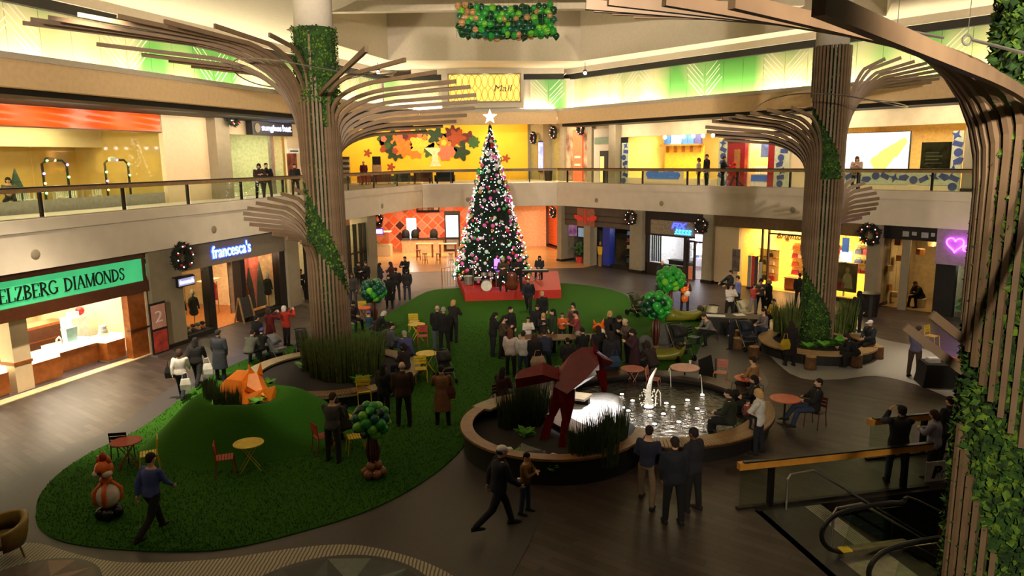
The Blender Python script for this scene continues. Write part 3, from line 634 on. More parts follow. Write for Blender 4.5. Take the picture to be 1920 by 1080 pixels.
# ---------------------------------------------------------------- hall at the back, ground floor
M_hallfloor = mat('amber_hall_floor', (205, 165, 110), .25, var=.08, scale=1.0, spec=.6)
HY = 62.0
struct(MB().prism([(-13.5, 63), (-10.2, 48.0), (-4.4, 48.6), (5.0, 49.5), (6.3, 51), (4.6, 57.6), (2.6, 63)], .002, .012).build('floor_hall', M_hallfloor))
M_hallwall = mat('hall_wall_salmon', (244, 190, 150), .7)
hw = struct(MB().box(-16, 3, HY, HY + .2, 0, 4.1).build('wall_hall_back', M_hallwall))
struct(MB().box(-16, 6, 54.2, HY + 3, 4.0, 4.1).build('ceiling_hall', M_white))
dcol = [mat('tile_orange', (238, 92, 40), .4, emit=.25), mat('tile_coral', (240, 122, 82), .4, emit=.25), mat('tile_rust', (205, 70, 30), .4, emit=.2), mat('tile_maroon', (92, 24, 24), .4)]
dme = []
for mm in dcol:
    m = MB(); r = .40; m.loft([[(0, 0, -r), (r, 0, 0), (0, 0, r), (-r, 0, 0)], [(0, -.04, -r + .02), (r - .02, -.04, 0), (0, -.04, r - .02), (-r + .02, -.04, 0)]]); dme.append(m.mesh('tile', mm))
rg = random.Random(5)
for i in range(20):
    for j in range(11):
        if (i + j) % 2: continue
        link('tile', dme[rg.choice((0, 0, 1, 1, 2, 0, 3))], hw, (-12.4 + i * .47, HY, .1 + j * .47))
light('hall_lamp', 'AREA', (-6, 57, 3.95), 420, (1, .66, .38), 8, 5); light('hall_lamp', 'AREA', (1.5, 56, 3.95), 130, (1, .6, .3), 4, 4)
def wbox(name, m, x0, x1, y0, y1, z0, z1): return MB().box(x0, x1, y0, y1, z0, z1).build(name, m)
x, y, z = (-7.06, 61.5, 2.67)
t = thing('menu_board', 'black menu board with food pictures over the orange tiled wall', 'board'); P(t, 'board', M_black, x - 1.0, x + .95, 61.55, 61.7, 3.1, 4.05); 
for k in range(4): P(t, 'food_picture', mat(f'food_{k%2}', ((150, 80, 50), (190, 150, 110))[k % 2], .5, var=.6, scale=5, emit=.15), x - .9 + k * .46, x - .5 + k * .46, 61.5, 61.55, 3.3, 3.95)
x, y, z = (-8.29, 60.0, 0.93)
t = thing('lit_display_panel', 'white glowing display panel standing on the hall counter', 'display'); P(t, 'face', mat('white_glow', (255, 250, 240), emit=3.), x - .38, x + .38, 59.7, 59.8, 1.16, 2.75); P(t, 'frame', M_steel, x - .42, x + .42, 59.8, 59.9, 1.12, 2.8)
x, y, z = (-4.88, 59.5, 1.83)
t = thing('drinks_cooler', 'glass door drinks cooler glowing white beside the christmas tree', 'cooler'); P(t, 'cabinet', M_dark, x - .62, x + .62, 59.4, 60.2, 0, 3.3); P(t, 'door', mat('cooler_glow', (220, 235, 240), emit=1.6, var=.5, scale=3), x - .5, x + .5, 59.36, 59.4, 1.2, 3.0); P(t, 'header', M_ink, x - .62, x + .62, 59.33, 59.4, 3.0, 3.35); P(t, 'grille', M_steel, x - .5, x + .5, 59.36, 59.4, .2, 1.0)
t = thing('food_counter', 'pale food counter with dark top in front of the orange tiles', 'counter'); P(t, 'base', mat('counter_pale', (215, 180, 140), .5), -9.0, -5.6, 58.9, 59.9, 0, 1.05); P(t, 'top', M_dark, -9.1, -5.5, 58.8, 60.0, 1.05, 1.12)
for k, pxx in enumerate((748, 760, 806)):
    t = thing('espresso_machine', ['dark rounded machine at the end of the hall counter', 'dark squat machine beside the white glowing panel', 'dark machine with round top on the hall counter'][k], 'machine', ((-9.6 + .9, -8.0 + .05, -6.4)[k], 59.3, 1.12)); MB().lathe([(.3, 0), (.34, .3), (.3, .6), (.18, .75), (.02, .8)], 12).build('body', M_black, t, True); P(t, 'tray', M_steel, -.25, .25, -.4, -.2, 0, .05)
t = thing('hall_sign', 'small white and violet lit sign at the left end of the hall', 'sign'); x, y, z = (-10.49, 56.0, 2.07); P(t, 'face', mat('violet_white', (235, 225, 255), emit=2.5), x - .45, x + .45, 55.9, 56.0, z - .15, z + .15); P(t, 'frame', mat('violet_frame', (60, 30, 140), emit=.6), x - .52, x + .52, 56.0, 56.1, z - .25, z + .25); P(t, 'hanger', M_dark, x - .03, x + .03, 56.0, 56.06, z + .2, 4.0)
t = thing('ice_chest', 'low glass fronted case reflecting the orange tiles', 'case'); P(t, 'body', M_cream, -11.6, -9.6, 56.8, 57.8, 0, .9); P(t, 'glass_front', M_glass, -11.5, -9.7, 56.75, 56.8, .9, 1.9); P(t, 'top', M_wbox, -11.6, -9.6, 56.7, 57.8, 1.9, 1.96)
# bistro stools and high tables in the hall
st_me = None
M_stool = mat('red_brown_wood', (128, 60, 34), .5)
def stool():
    t = thing('bar_stool', 'red brown bar stool in the orange hall', 'stool', group='bar stools in the hall')
    MB().lathe([(.19, .74), (.2, .77), (.19, .79)], 12).build('seat', M_stool, t)
    for a in range(4): MB().tube([(.13 * math.cos(a * 1.571 + .78), .13 * math.sin(a * 1.571 + .78), .75), (.2 * math.cos(a * 1.571 + .78), .2 * math.sin(a * 1.571 + .78), 0)], .02, 5).build('leg', M_stool, t)
    MB().tube([(.17 * math.cos(a), .17 * math.sin(a), .3) for a in [i * math.pi / 4 for i in range(9)]], .014, 5).build('foot_ring', M_stool, t); return t
sp = stool()
for k, (pxx, pyy) in enumerate(((795, 488), (815, 490), (830, 487), (843, 486), (805, 483))):
    o = sp if k == 0 else copy_tree(sp); place(o, [(-7.08, 54.33), (-6.35, 52.28), (-5.36, 52.19), (-4.42, 52.11), (-4.01, 54.04)][k], k * .7)
for k in range(2):
    t = thing('high_table', ['pale high table among the bar stools', 'pale high table by the drinks cooler'][k], 'table', [(-6.8, 56.12), (-4.98, 55.94)][k]); P(t, 'top', mat('pale_top', (226, 190, 140), .4), -.7, .7, -.35, .35, 1.02, 1.07); 
    for s_ in (-1, 1): P(t, 'leg', M_stool, s_ * .6 - .04, s_ * .6 + .04, -.3, .3, 0, 1.02)
# right side of the hall: closed orange shutter between stone pilasters
HS = (Vector((4.75, 57.3, 0)), math.atan2(57.3 - 66.0, 4.75 - 2.2))
def hs(o): o.location = Vector((2.2, 66.0, 0)); o.rotation_euler = (0, 0, HS[1]); return o
Ls = math.hypot(2.55, 8.7)
struct(hs(MB().box(0, Ls, .55, .75, 0, 4.1).build('wall_hall_right', mat('hall_right_wall', (200, 150, 110), .7))))
t = hs(thing('roller_shutter', 'closed orange shutter glowing in the hall beside the christmas tree', 'shutter'))
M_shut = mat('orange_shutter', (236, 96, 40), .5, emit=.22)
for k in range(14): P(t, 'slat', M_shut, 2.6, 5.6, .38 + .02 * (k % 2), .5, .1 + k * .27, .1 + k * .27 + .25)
P(t, 'bottom_bar', M_dark, 2.6, 5.6, .36, .52, .02, .1)
for k, (a, b) in enumerate(((2.1, 2.58), (5.62, 6.1), (8.3, 9.06))): struct(hs(MB().box(a, b, .1, .6, 0, 4.1).build(f'wall_pilaster_{k+5}', M_stone)))
t = hs(thing('hall_poster', 'tall red poster of a figure between two hall pilasters', 'poster')); P(t, 'print', mat('red_figure_print', (170, 44, 30), .5, var=.6, scale=2.5, rgb2=(225, 130, 105), emit=.1), 6.3, 8.1, .46, .54, .5, 3.95)
light('hall_lamp', 'SPOT', (1.6, 57.5, 3.9), 200, (1, .55, .28), .2, target=(3.4, 61, .5), spot=100)
# ---------------------------------------------------------------- upper gallery, back: yellow mural wall
MYY = 66.5
M_yel = mat('mural_yellow', (250, 196, 40), .7, var=.04, scale=.8)
yw = struct(MB().box(-20, 1.6, MYY, MYY + .2, 5.65, 10.56).build('wall_mural', M_yel))
struct(MB().box(-20.2, -20, 50, MYY, 5.65, 10.55).build('wall_corridor_left', M_yel))
struct(MB().prism([(-20, 52), (-6.4, 52.7), (3.4, 53.1), (12, 55), (12, 67), (-20, 67)], 5.55, 5.66).build('floor_corridor', M_cream))
struct(MB().prism([(-20, 50), (-7, 50.5), (-6.6, 53.2), (3.6, 53.6), (12, 56), (12, 67), (-20, 67)], 10.56, 10.6).build('ceiling_mural_hall', M_cream))
for k, xx in enumerate((-13.5, -7.5, -1.5)): light('mural_lamp', 'AREA', (xx, 63.2, 10.4), 150, (1, .84, .5), 4, 1.2, target=(xx, 66.5, 7.6))
t = thing('tree_mural', 'painted tree of big leaves and blossoms on the yellow wall', 'mural')
M_trunkp = mat('mural_trunk', (246, 214, 170), .7)
x, _, z = (-6.82, 66.4, 7.49)
MB().loft([[(x - .55, MYY - .06, 6.9), (x + .55, MYY - .06, 6.9), (x + .55, MYY - .01, 6.9), (x - .55, MYY - .01, 6.9)], [(x - .28, MYY - .06, 7.5), (x + .28, MYY - .06, 7.5), (x + .28, MYY, 7.5), (x - .28, MYY, 7.5)], [(x - .3, MYY - .06, 8.0), (x + .3, MYY - .06, 8.0), (x + .3, MYY, 8.0), (x - .3, MYY, 8.0)], [(x - 1.0, MYY - .06, 8.6), (x + 1.0, MYY - .06, 8.6), (x + 1.0, MYY, 8.6), (x - 1.0, MYY, 8.6)]]).build('trunk', M_trunkp, t)
lc = [mat('leaf_green', (52, 92, 40), .7), mat('leaf_dark', (34, 60, 34), .7), mat('blossom_orange', (236, 126, 40), .7), mat('blossom_rose', (226, 116, 90), .7), mat('blossom_rust', (160, 66, 30), .7), mat('blossom_gold', (240, 190, 60), .7), mat('blossom_maroon', (96, 36, 34), .7)]
def blob(cx, cz, r, n, amp, y, th=.03):
    pts = [(cx + r * (1 + amp * math.cos(n * a)) * math.cos(a), cz + r * (1 + amp * math.cos(n * a)) * math.sin(a)) for a in [i * math.pi / 20 for i in range(40)]]
    m = MB(); m.add([(p[0], y, p[1]) for p in pts] + [(p[0], y - th, p[1]) for p in pts], [tuple(range(40, 80)), tuple(range(40))[::-1]] + [(i, i + 40, (i + 1) % 40 + 40, (i + 1) % 40) for i in range(40)]); return m
rg = random.Random(8); n = 0
for (pa, pb, pyy) in ((728, 262, 0), (742, 262, 0), (757, 268, 0), (768, 258, 0), (779, 264, 0), (792, 272, 0), (803, 260, 0), (812, 283, 0), (825, 258, 0), (838, 270, 0), (850, 284, 0), (862, 262, 0), (872, 272, 0), (884, 262, 0), (893, 270, 0), (748, 284, 0), (786, 284, 0), (840, 290, 0), (735, 274, 0), (816, 268, 0), (855, 256, 0), (795, 255, 0), (870, 288, 0), (763, 278, 0)):
    xx = -20 + 0; p = ((pa - 960) / 1350 * 66.4 * 1.0)
    zz = min(9.7, 7.5 + (301 - pb) * 66.4 / 1350 * 1.0)
    b = blob(p, zz, rg.uniform(.5, .8), rg.choice((5, 6, 8)), rg.uniform(.12, .3), MYY - .012 - .012 * (n % 6)); b.build('painted_leaf', lc[n % 7], t)
    if n % 3 == 0: blob(p, zz, .26, 5, .1, MYY - .085).build('painted_centre', lc[(n + 3) % 7], t)
    n += 1
for k, pxx in enumerate((697, 739, 952)):
    xx = (pxx - 960) / 1350 * 66.4; zz = 7.5 + (301 - (287, 313, 300)[k]) * 66.4 / 1350
    o = blob(xx, zz, .3, 5, .35, MYY - .01).build('wall_star', lc[4]); tag(o, ['dark star shape fixed to the yellow wall near the column', 'small dark star low on the yellow wall', 'small dark star on the yellow wall right of the tree top'][k], 'decoration')
M_sofa = [mat('sofa_grey', (70, 72, 70), .8), mat('sofa_red', (110, 44, 34), .8), mat('sofa_black', (26, 24, 26), .8), mat('sofa_brown', (84, 48, 30), .8)]
for k, (pxx, w_) in enumerate(((722, 1.3), (758, 1.3), (796, 1.4), (838, 1.4), (690, .9))):
    t = thing('lounge_chair', ['red upholstered lounge seat behind the back railing', 'grey upholstered lounge seat behind the back railing', 'brown upholstered lounge seat under the mural trunk', 'black upholstered lounge seat right of the mural trunk', 'grey and red armchair near the yellow wall corner'][k], 'chair', ((pxx - 960) / 1350 * 57.5, 57.5, 5.66)); mm = M_sofa[(1, 0, 3, 2, 0)[k]]
    P(t, 'seat', mm, -w_ / 2, w_ / 2, -.4, .4, .15, .45); P(t, 'backrest', mm, -w_ / 2, w_ / 2, .3, .5, .45, .95)
    for s_ in (-1, 1): P(t, 'armrest', mm, s_ * w_ / 2 - .08, s_ * w_ / 2 + .08, -.4, .5, .15, .65)
    for sx in (-1, 1):
        for sy in (-1, 1): P(t, 'foot', M_dark, sx * (w_ / 2 - .1) - .03, sx * (w_ / 2 - .1) + .03, sy * .33 - .03, sy * .33 + .03, 0, .15)
t = thing('framed_portrait', 'small dark portrait with pale shoulders on an easel before the yellow wall', 'picture', ((713 - 960) / 1350 * 62, 62, 5.66)); P(t, 'portrait', M_dark, -.35, .35, -.02, .04, 1.5, 2.2); P(t, 'panel', mat('pale_panel', (226, 190, 150), .6), -.4, .4, -.02, .04, .8, 1.5); MB().tube([(-.3, .1, 0), (0, .05, 1.6)], .03, 5).tube([(.3, .1, 0), (0, .05, 1.6)], .03, 5).build('easel', M_dark, t)
t = thing('magazine_rack', 'grey magazine rack at the edge of the yellow wall', 'rack', ((652 - 960) / 1350 * 60, 60, 5.66)); P(t, 'frame', M_steel, -.5, .5, -.1, .2, 0, 2.2)
for k in range(4): P(t, 'shelf', M_wbox, -.5, .5, -.3, -.1, .5 + k * .42, .7 + k * .42)
# side wall of the upper corridor with its shop fronts
S0 = Vector((1.6, 66.5, 0)); S1 = Vector((7.4, 52.6, 0)); SA = math.atan2(S1.y - S0.y, S1.x - S0.x); SL = (S1 - S0).length
FRAME['S'] = (S0, SA)
def sx(pxx):   # distance along the side wall where the line of sight of a plan bearing meets it
    k = (pxx - 960) / 1350 * 1.012; d = S1 - S0; t_ = (k * S0.y - S0.x) / (d.x - k * d.y); return t_ * SL
sw = struct(inframe(MB().box(0, SL, .3, .5, 5.65, 10.5).build('wall_corridor_right', mat('corridor_wall', (188, 172, 140), .7)), 'S'))
for k, (a, b) in enumerate(((985, 992), (1020, 1030), (1050, 1057), (1100, 1108))):
    struct(inframe(MB().box(sx(a), sx(b), 0, .4, 5.65, 10.5).build(f'wall_pilaster_{k+9}', M_stone), 'S'))
t = fthing('S', 'blue_screen', 'tall blue and white lit screen in the upper corridor', 'screen'); P(t, 'frame', M_dark, sx(1009), sx(1019), .1, .3, 6.3, 9.0); P(t, 'display', mat('blue_screen_glow', (60, 70, 220), emit=1.4, rgb2=(230, 240, 255), scale=1.2, emit_rgb=(110, 120, 255)), sx(1010), sx(1018), .06, .1, 6.5, 8.9)
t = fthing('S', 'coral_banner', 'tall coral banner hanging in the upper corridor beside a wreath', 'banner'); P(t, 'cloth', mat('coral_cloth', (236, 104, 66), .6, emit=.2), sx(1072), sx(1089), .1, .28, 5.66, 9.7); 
for k in range(2): P(t, 'print_line', mat('banner_white', (245, 205, 185), .6), sx(1075), sx(1086), .085, .1, 7.5 - k * .6, 7.66 - k * .6)
t = fthing('S', 'figure_poster', 'pale poster of draped figures beside the coral banner', 'poster'); P(t, 'print', mat('figure_print', (200, 170, 140), .6, rgb2=(110, 76, 60), scale=1.2), sx(1058), sx(1071), .2, .29, 5.8, 9.7); P(t, 'print', mat('figure_print', (200, 170, 140)), sx(1089.5), sx(1099), .2, .29, 5.8, 9.7)
for k, (a, b) in enumerate(((993, 1008), (1031, 1049))): struct(inframe(MB().box(sx(a), sx(b), .25, .3, 5.65, 9.6).build(f'window_{k+30}', mat('corridor_glass', (150, 140, 96), .15, emit=.12)), 'S'))
t = fthing('S', 'portal', 'white portal with a dark doorway at the end of the upper corridor', 'doorway'); P(t, 'surround', M_white, sx(1110), sx(1149), .1, .32, 5.66, 9.6); P(t, 'door_opening', M_black, sx(1122), sx(1137), .05, .12, 5.68, 8.0); P(t, 'inner_glow', mat('amber_glow', (230, 190, 110), emit=.7), sx(1123), sx(1130), .03, .06, 5.7, 7.6); P(t, 'sign_band', mat('sage_band', (120, 140, 120), .6), sx(1112), sx(1147), .05, .12, 8.5, 9.0)
o = MB().lathe([(.28, 0), (.36, .8), (.38, 1.0)], 14).build('litter_bin', M_dark); tag(o, 'dark round litter bin behind the railing by the coral banner', 'bin'); o.location = fw('S', sx(1043), -.7, 5.66)
light('corridor_lamp', 'AREA', (2.5, 57, 10.4), 260, (1, .82, .55), 4, 4)

# ---------------------------------------------------------------- ground floor right: row of shops
VR = .3
def RU(name, f='R'): return name
M_sfloor = mat('shop_floor_grey', (120, 110, 100), .5)
pz = [(0.07, 0.53), (7.12, 8.17), (12.86, 13.58), (22.6, 23.22)]
for k, (a, b) in enumerate(pz):
    SB(f'wall_pilaster_{k+20}', 'R', a, b, -.1, 1.2, 0, 4.1, M_stone); SB(f'trim_pilaster_{k+20}', 'R', a - .03, b + .03, -.14, 1.2, 0, .18, M_dark)
# ---- shop with the red lettered panel
A0, A1 = pz[0][1], pz[1][0]
room('R', A0, A1, .6, 5.5, 0, 3.6, mat('dim_shop_wall', (90, 84, 78), .8), M_sfloor, nm='variety')
SB('wall_variety_fascia', 'R', A0, A1, .25, .6, 2.75, 4.1, mat('brown_fascia', (92, 78, 66), .8))
for k, z in enumerate((3.1, 3.5)): SB(f'trim_variety_{k+1}', 'R', A0, A1, .22, .25, z, z + .04, M_dark)
a, b = 1.96, 3.65
t = fthing('R', 'shop_sign', 'terracotta sign panel with red wing shapes on the brown fascia', 'sign')
P(t, 'panel', mat('terracotta_panel', (158, 96, 72), .7), a, b, .1, .22, 2.7, 4.0)
M_rsign = mat('red_sign', (190, 44, 34), .5, emit=.2)
for s_ in (-1, 1):
    c = (a + b) / 2; m = MB(); m.loft([[(c + s_ * .15, .06, 3.15), (c + s_ * .15, .1, 3.15), (c + s_ * .15, .1, 3.3), (c + s_ * .15, .06, 3.3)], [(c + s_ * .7, .06, 3.1), (c + s_ * .7, .1, 3.1), (c + s_ * .7, .1, 3.5), (c + s_ * .7, .06, 3.5)], [(c + s_ * 1.1, .06, 3.3), (c + s_ * 1.1, .1, 3.3), (c + s_ * 1.1, .1, 3.5), (c + s_ * 1.1, .06, 3.5)]]); m.build('wing', M_rsign, t)
P(t, 'mast', M_rsign, c - .05, c + .05, .06, .1, 2.95, 3.85)
a, b = 2.73, 3.36
SB('wall_pilaster_24', 'R', a, b, .0, .7, 0, 2.8, M_stone)
a, b = 4.49, 5.14
t = fthing('R', 'blue_column', 'deep blue square column in the variety shop front', 'column'); P(t, 'shaft', mat('royal_blue', (30, 46, 140), .5, emit=.05), a, b, .1, .6, 0.16, 2.75); P(t, 'foot', M_dark, a - .03, b + .03, .07, .63, 0, .16)
SB('window_40', 'R', b, A1, .4, .42, .25, 2.75, M_glass); SB('trim_variety_sill', 'R', b, A1, .25, .6, 0, .25, M_dark)
rg = random.Random(21); vc = [(200, 60, 50), (220, 215, 200), (60, 110, 80), (230, 190, 120), (90, 120, 170), (180, 180, 180), (150, 60, 90), (60, 60, 70)]
VM = [mat(f'goods_{i}', c, .6) for i, c in enumerate(vc)]
cn = ['red', 'white', 'green', 'tan', 'blue', 'grey', 'plum', 'charcoal']
def shelf_wall(f, u0, u1, v, z0, rows, dz, label, mback, mshelf, goods, prob=.8, gw=(.12, .4), gh=(.15, .32), item='boxed_goods', where='', grp='', itemmaker=None):
    t = fthing(f, 'display_shelf', label, 'shelf')
    P(t, 'back', mback, u0, u1, v + .3, v + .34, z0, z0 + rows * dz)
    for k in range(rows + 1): P(t, 'shelf', mshelf, u0, u1, v, v + .3, z0 + k * dz - .03, z0 + k * dz)
    for k in range(rows):
        x = u0 + .1
        while x < u1 - gw[1]:
            w_ = rg.uniform(*gw)
            if rg.random() < prob:
                q = rg.randrange(len(goods)); h = min(rg.uniform(*gh), dz - .06)
                o = itemmaker(w_, h, goods[q][0]) if itemmaker else MB().loft([[(-w_ / 2, -.1, 0), (w_ / 2, -.1, 0), (w_ / 2, .1, 0), (-w_ / 2, .1, 0)], [(-w_ / 2, -.1, h * .9), (w_ / 2, -.1, h * .9), (w_ / 2, .1, h * .9), (-w_ / 2, .1, h * .9)], [(-w_ / 2 + .02, -.08, h), (w_ / 2 - .02, -.08, h), (w_ / 2 - .02, .08, h), (-w_ / 2 + .02, .08, h)]]).build(item, goods[q][0])
                tag(o, f'{goods[q][1]} {item.replace("_", " ")} on {("the lowest", "the second", "the third", "the fourth", "the fifth", "the sixth")[k]} shelf {where}', item.split('_')[-1], grp)
                o.location = fw(f, x + w_ / 2, v + .14, z0 + k * dz); o.rotation_euler = (0, 0, FRAME[f][1])
            x += w_ + rg.uniform(.05, .15)
shelf_wall('R', b + .1, A1 - .1, 1.6, .3, 5, .48, 'dim wall shelf of toys and gifts in the variety shop', M_dark, M_steel, list(zip(VM, cn)), .85, (.16, .4), (.2, .36), 'gift_box', 'of the variety shop', 'gifts on the variety shop shelf')
light('shop_lamp', 'POINT', fw('R', (b + A1) / 2, .9, 2.6), 22, (1, .9, .75), .15)
t = fthing('R', 'yellow_figure', 'standing cut-out figure in a yellow top outside the variety shop', 'figure'); q = 4.13
MB().loft([[(q - .14, .2, 0), (q + .14, .2, 0), (q + .14, .26, 0), (q - .14, .26, 0)], [(q - .16, .2, .85), (q + .16, .2, .85), (q + .16, .26, .85), (q - .16, .26, .85)]]).build('legs', mat('khaki_print', (140, 110, 70), .7), t); MB().loft([[(q - .18, .2, .85), (q + .18, .2, .85), (q + .18, .26, .85), (q - .18, .26, .85)], [(q - .24, .2, 1.4), (q + .24, .2, 1.4), (q + .24, .26, 1.4), (q - .24, .26, 1.4)]]).build('top', mat('yellow_print', (222, 176, 40), .7), t); MB().ball((q, .23, 1.62), .14, 10, 6, (.8, .3, 1.1)).build('head', mat('tan_print', (170, 110, 80), .7), t, True)
t = fthing('R', 'window_poster', 'purple and pink poster in the first variety window', 'poster'); P(t, 'print', mat('purple_print', (110, 60, 130), .6, rgb2=(225, 190, 210), scale=2., emit=.15), 0.66, 1.5, .5, .55, 1.9, 2.7)
t = fthing('R', 'sky_poster', 'pale blue poster beside the purple poster', 'poster'); P(t, 'print', mat('sky_print', (140, 170, 200), .6, emit=.2), 1.67, 2.32, .5, .55, 1.9, 2.55)
t = fthing('R', 'window_plant', 'leafy green display plant in a red pot by the variety shop', 'plant'); q = 1.95; MB().lathe([(.2, 0), (.28, .45)], 12, (q, .35, 0)).build('pot', VM[0], t); 
m = MB()
for k in range(24):
    a_ = rg.uniform(0, 6.28); r_ = rg.uniform(.1, .35); z_ = rg.uniform(.6, 1.5); m.ball((q + r_ * math.cos(a_), .35 + r_ * math.sin(a_), z_), .12, 5, 4)
m.build('foliage', mat('shop_leaf', (50, 90, 40), .8), t)
# ---- FIX shop
X0, X1 = pz[1][1], pz[2][0]
M_fx = mat('dark_brown_front', (46, 34, 28), .6)
room('R', X0, X1, .6, 5, 0, 3.4, mat('white_shop_wall', (235, 232, 240), .7), M_sfloor, nm='repair')
SB('wall_repair_fascia', 'R', X0, X1, .2, .6, 2.55, 4.1, M_fx)
t = fthing('R', 'shop_sign', 'stone sign panel with blue neon lettering over the bright phone repair shop', 'sign')
a, b = 8.71, 12.35
P(t, 'panel', mat('flecked_stone', (150, 134, 112), .8, var=.3, scale=14), a, b, .1, .2, 2.68, 3.55)
M_bn = mat('neon_blue', (30, 40, 255), emit=5., emit_rgb=(40, 50, 255)); M_cn = mat('neon_cyan', (60, 190, 255), emit=5., emit_rgb=(50, 170, 255))
fit(text('lettering', 'FIX', .5, M_bn, t, shear=.25, bold=.02), 10.41, 11.59, 3.1, 3.46, .06)
na, nb = 10.68, 11.92
for k in range(5):
    q = na + (nb - na) * (k + .5) / 5; MB().tube([(q - .12, .05, 2.79), (q + .08, .05, 2.8), (q - .06, .05, 2.91), (q + .12, .05, 3.02), (q - .02, .05, 3.04)], .035, 6).build('neon_stroke', M_cn, t)
a, b = 8.24, 11.23; c = 11.47
for k, (p, q) in enumerate(((X0, X0 + .18), (b, c), (X1 - .1, X1))): SB(f'trim_mullion_{k+20}', 'R', p, q, .25, .5, 0, 2.7, M_fx)
SB('wall_repair_knee', 'R', X0, b, .25, .5, 0, .75, M_fx); SB('window_41', 'R', X0 + .18, b, .36, .38, .75, 2.55, M_glass)
t = fthing('R', 'glazed_door', 'open glazed door with orange lower panel at the phone repair shop', 'door'); e = 12.03; P(t, 'stile', M_fx, c, c + .12, .3, .4, 0, 2.3); P(t, 'stile', M_fx, e - .1, e + .05, .3, .4, 0, 2.3); P(t, 'glass', M_glass, c + .12, e - .1, .34, .36, .8, 2.25); P(t, 'kick_panel', mat('salmon_panel', (214, 120, 84), .5, emit=.1), c + .12, e - .1, .32, .38, 0, .8); P(t, 'push_bar', M_steel, c + .1, e - .08, .26, .3, 1.0, 1.05)
SB('trim_transom_2', 'R', c, X1, .3, .45, 2.3, 2.42, M_fx)
shelf_wall('R', X0 + 1.3, b - .1, 3.2, .9, 4, .45, 'brightly lit white wall shelf of phone accessories', mat('bright_white', (250, 245, 255), emit=1.4), M_wbox, [(VM[4], 'blue'), (VM[6], 'plum'), (VM[5], 'grey')], .6, (.12, .3), (.12, .26), 'accessory_pack', 'of the phone repair shop', 'packs in the phone repair shop')
t = fthing('R', 'lit_wall_panel', 'white slat wall panel seen through the door of the repair shop', 'panel'); P(t, 'board', mat('bright_white', (250, 245, 255)), e + .3, X1 - .1, 2.6, 2.7, .6, 2.6)
for k in range(8): P(t, 'slat', mat('lilac_slat', (210, 190, 220), .5), e + .3, X1 - .1, 2.52, 2.6, .7 + k * .23, .76 + k * .23)
t = fthing('R', 'display_curtain', 'dark green tinsel hanging at the side of the repair shop window', 'decoration')
for k in range(5): MB().tube([(X0 + .3 + k * .17, .6, 2.65), (X0 + .28 + k * .17, .62, 1.7), (X0 + .3 + k * .17, .6, .8)], .06, 5).build('strand', mat('tinsel', (90, 100, 96), .3, metal=.6, var=.5, scale=20), t)
flight('R', (X0 + X1) / 2, 2.2, 3.3, 150, (.95, .9, 1), 3, 2)
t = thing('repair_desk', 'low dark work desk inside the repair shop window', 'desk', fw('R', b - .9, 1.3, 0), FRAME['R'][1]); P(t, 'top', M_dark, -.9, .8, -.3, .3, .9, .95); P(t, 'body', M_fx, -.85, .75, -.25, .25, 0, .9)
t = thing('light_tower', 'small white illuminated sign hung under the wreath by the repair shop door', 'sign', fw('R', X1 - .35, .12, 0), FRAME['R'][1]); P(t, 'face', mat('blue_white_face', (225, 235, 255), emit=2.5), -.3, .3, -.05, .05, 2.45, 2.85); P(t, 'bracket', M_dark, -.03, .03, .0, .06, 2.3, 2.45)
# ---- handbag shop
B0, B1 = pz[2][1], pz[3][0]
M_bwall = mat('honey_lit_wall', (255, 220, 120), .6, var=.04)
cw = 15.19
SB('wall_cream_front', 'R', B0, cw, .15, .6, .12, 3.45, M_cream); SB('trim_cream_foot', 'R', B0, cw, .1, .6, 0, .12, M_dark)
SB('wall_handbag_fascia', 'R', B0, B1, .05, .6, 3.45, 4.1, mat('bronze_fascia', (112, 88, 56), .6))
room('R', cw, B1, .6, 5.2, 0, 3.45, M_bwall, mat('honey_floor', (220, 170, 90), .35, var=.1), nm='handbag')
flight('R', cw + 2.2, 2.6, 3.4, 330, (1, .74, .36), 3.5, 2.); flight('R', B1 - 2.5, 2.4, 3.4, 330, (1, .74, .36), 3.5, 2.)
d0, d1 = 16.96, 18.78
for k, u in enumerate((16.57, d0)): SB(f'trim_mullion_{k+25}', 'R', u, u + .07, .25, .4, 0, 3.45, M_dark)
SB('trim_door_head', 'R', d0, d0 + 4.0, .25, .4, 3.2, 3.27, M_dark)
SB('window_42', 'R', cw, d0, .3, .32, 0, 3.45, M_glass)
w2 = 20.79; SB('window_43', 'R', w2, B1, .3, .32, .2, 3.45, M_glass); SB('trim_handbag_sill', 'R', w2, B1, .2, .5, 0, .2, M_dark)
t = fthing('R', 'script_lettering', 'thin dark script lettering on the lit wall of the handbag shop', 'sign')
fit(text('lettering', 'Brighton', .5, mat('sepia_ink', (90, 50, 26), .6), t, shear=.3), 16.47, 18.27, 2.72, 3.12, 1.98); P(t, 'backing_rail', M_bwall, 16.31, 18.83, 2.0, 2.05, 2.6, 3.2)
BM = [mat(f'leather_{i}', c, .45) for i, c in enumerate([(170, 40, 45), (40, 30, 30), (200, 90, 60), (150, 90, 50), (226, 190, 150), (70, 60, 90), (196, 60, 90)])]
bn = ['red', 'black', 'rust', 'brown', 'cream', 'navy', 'pink']
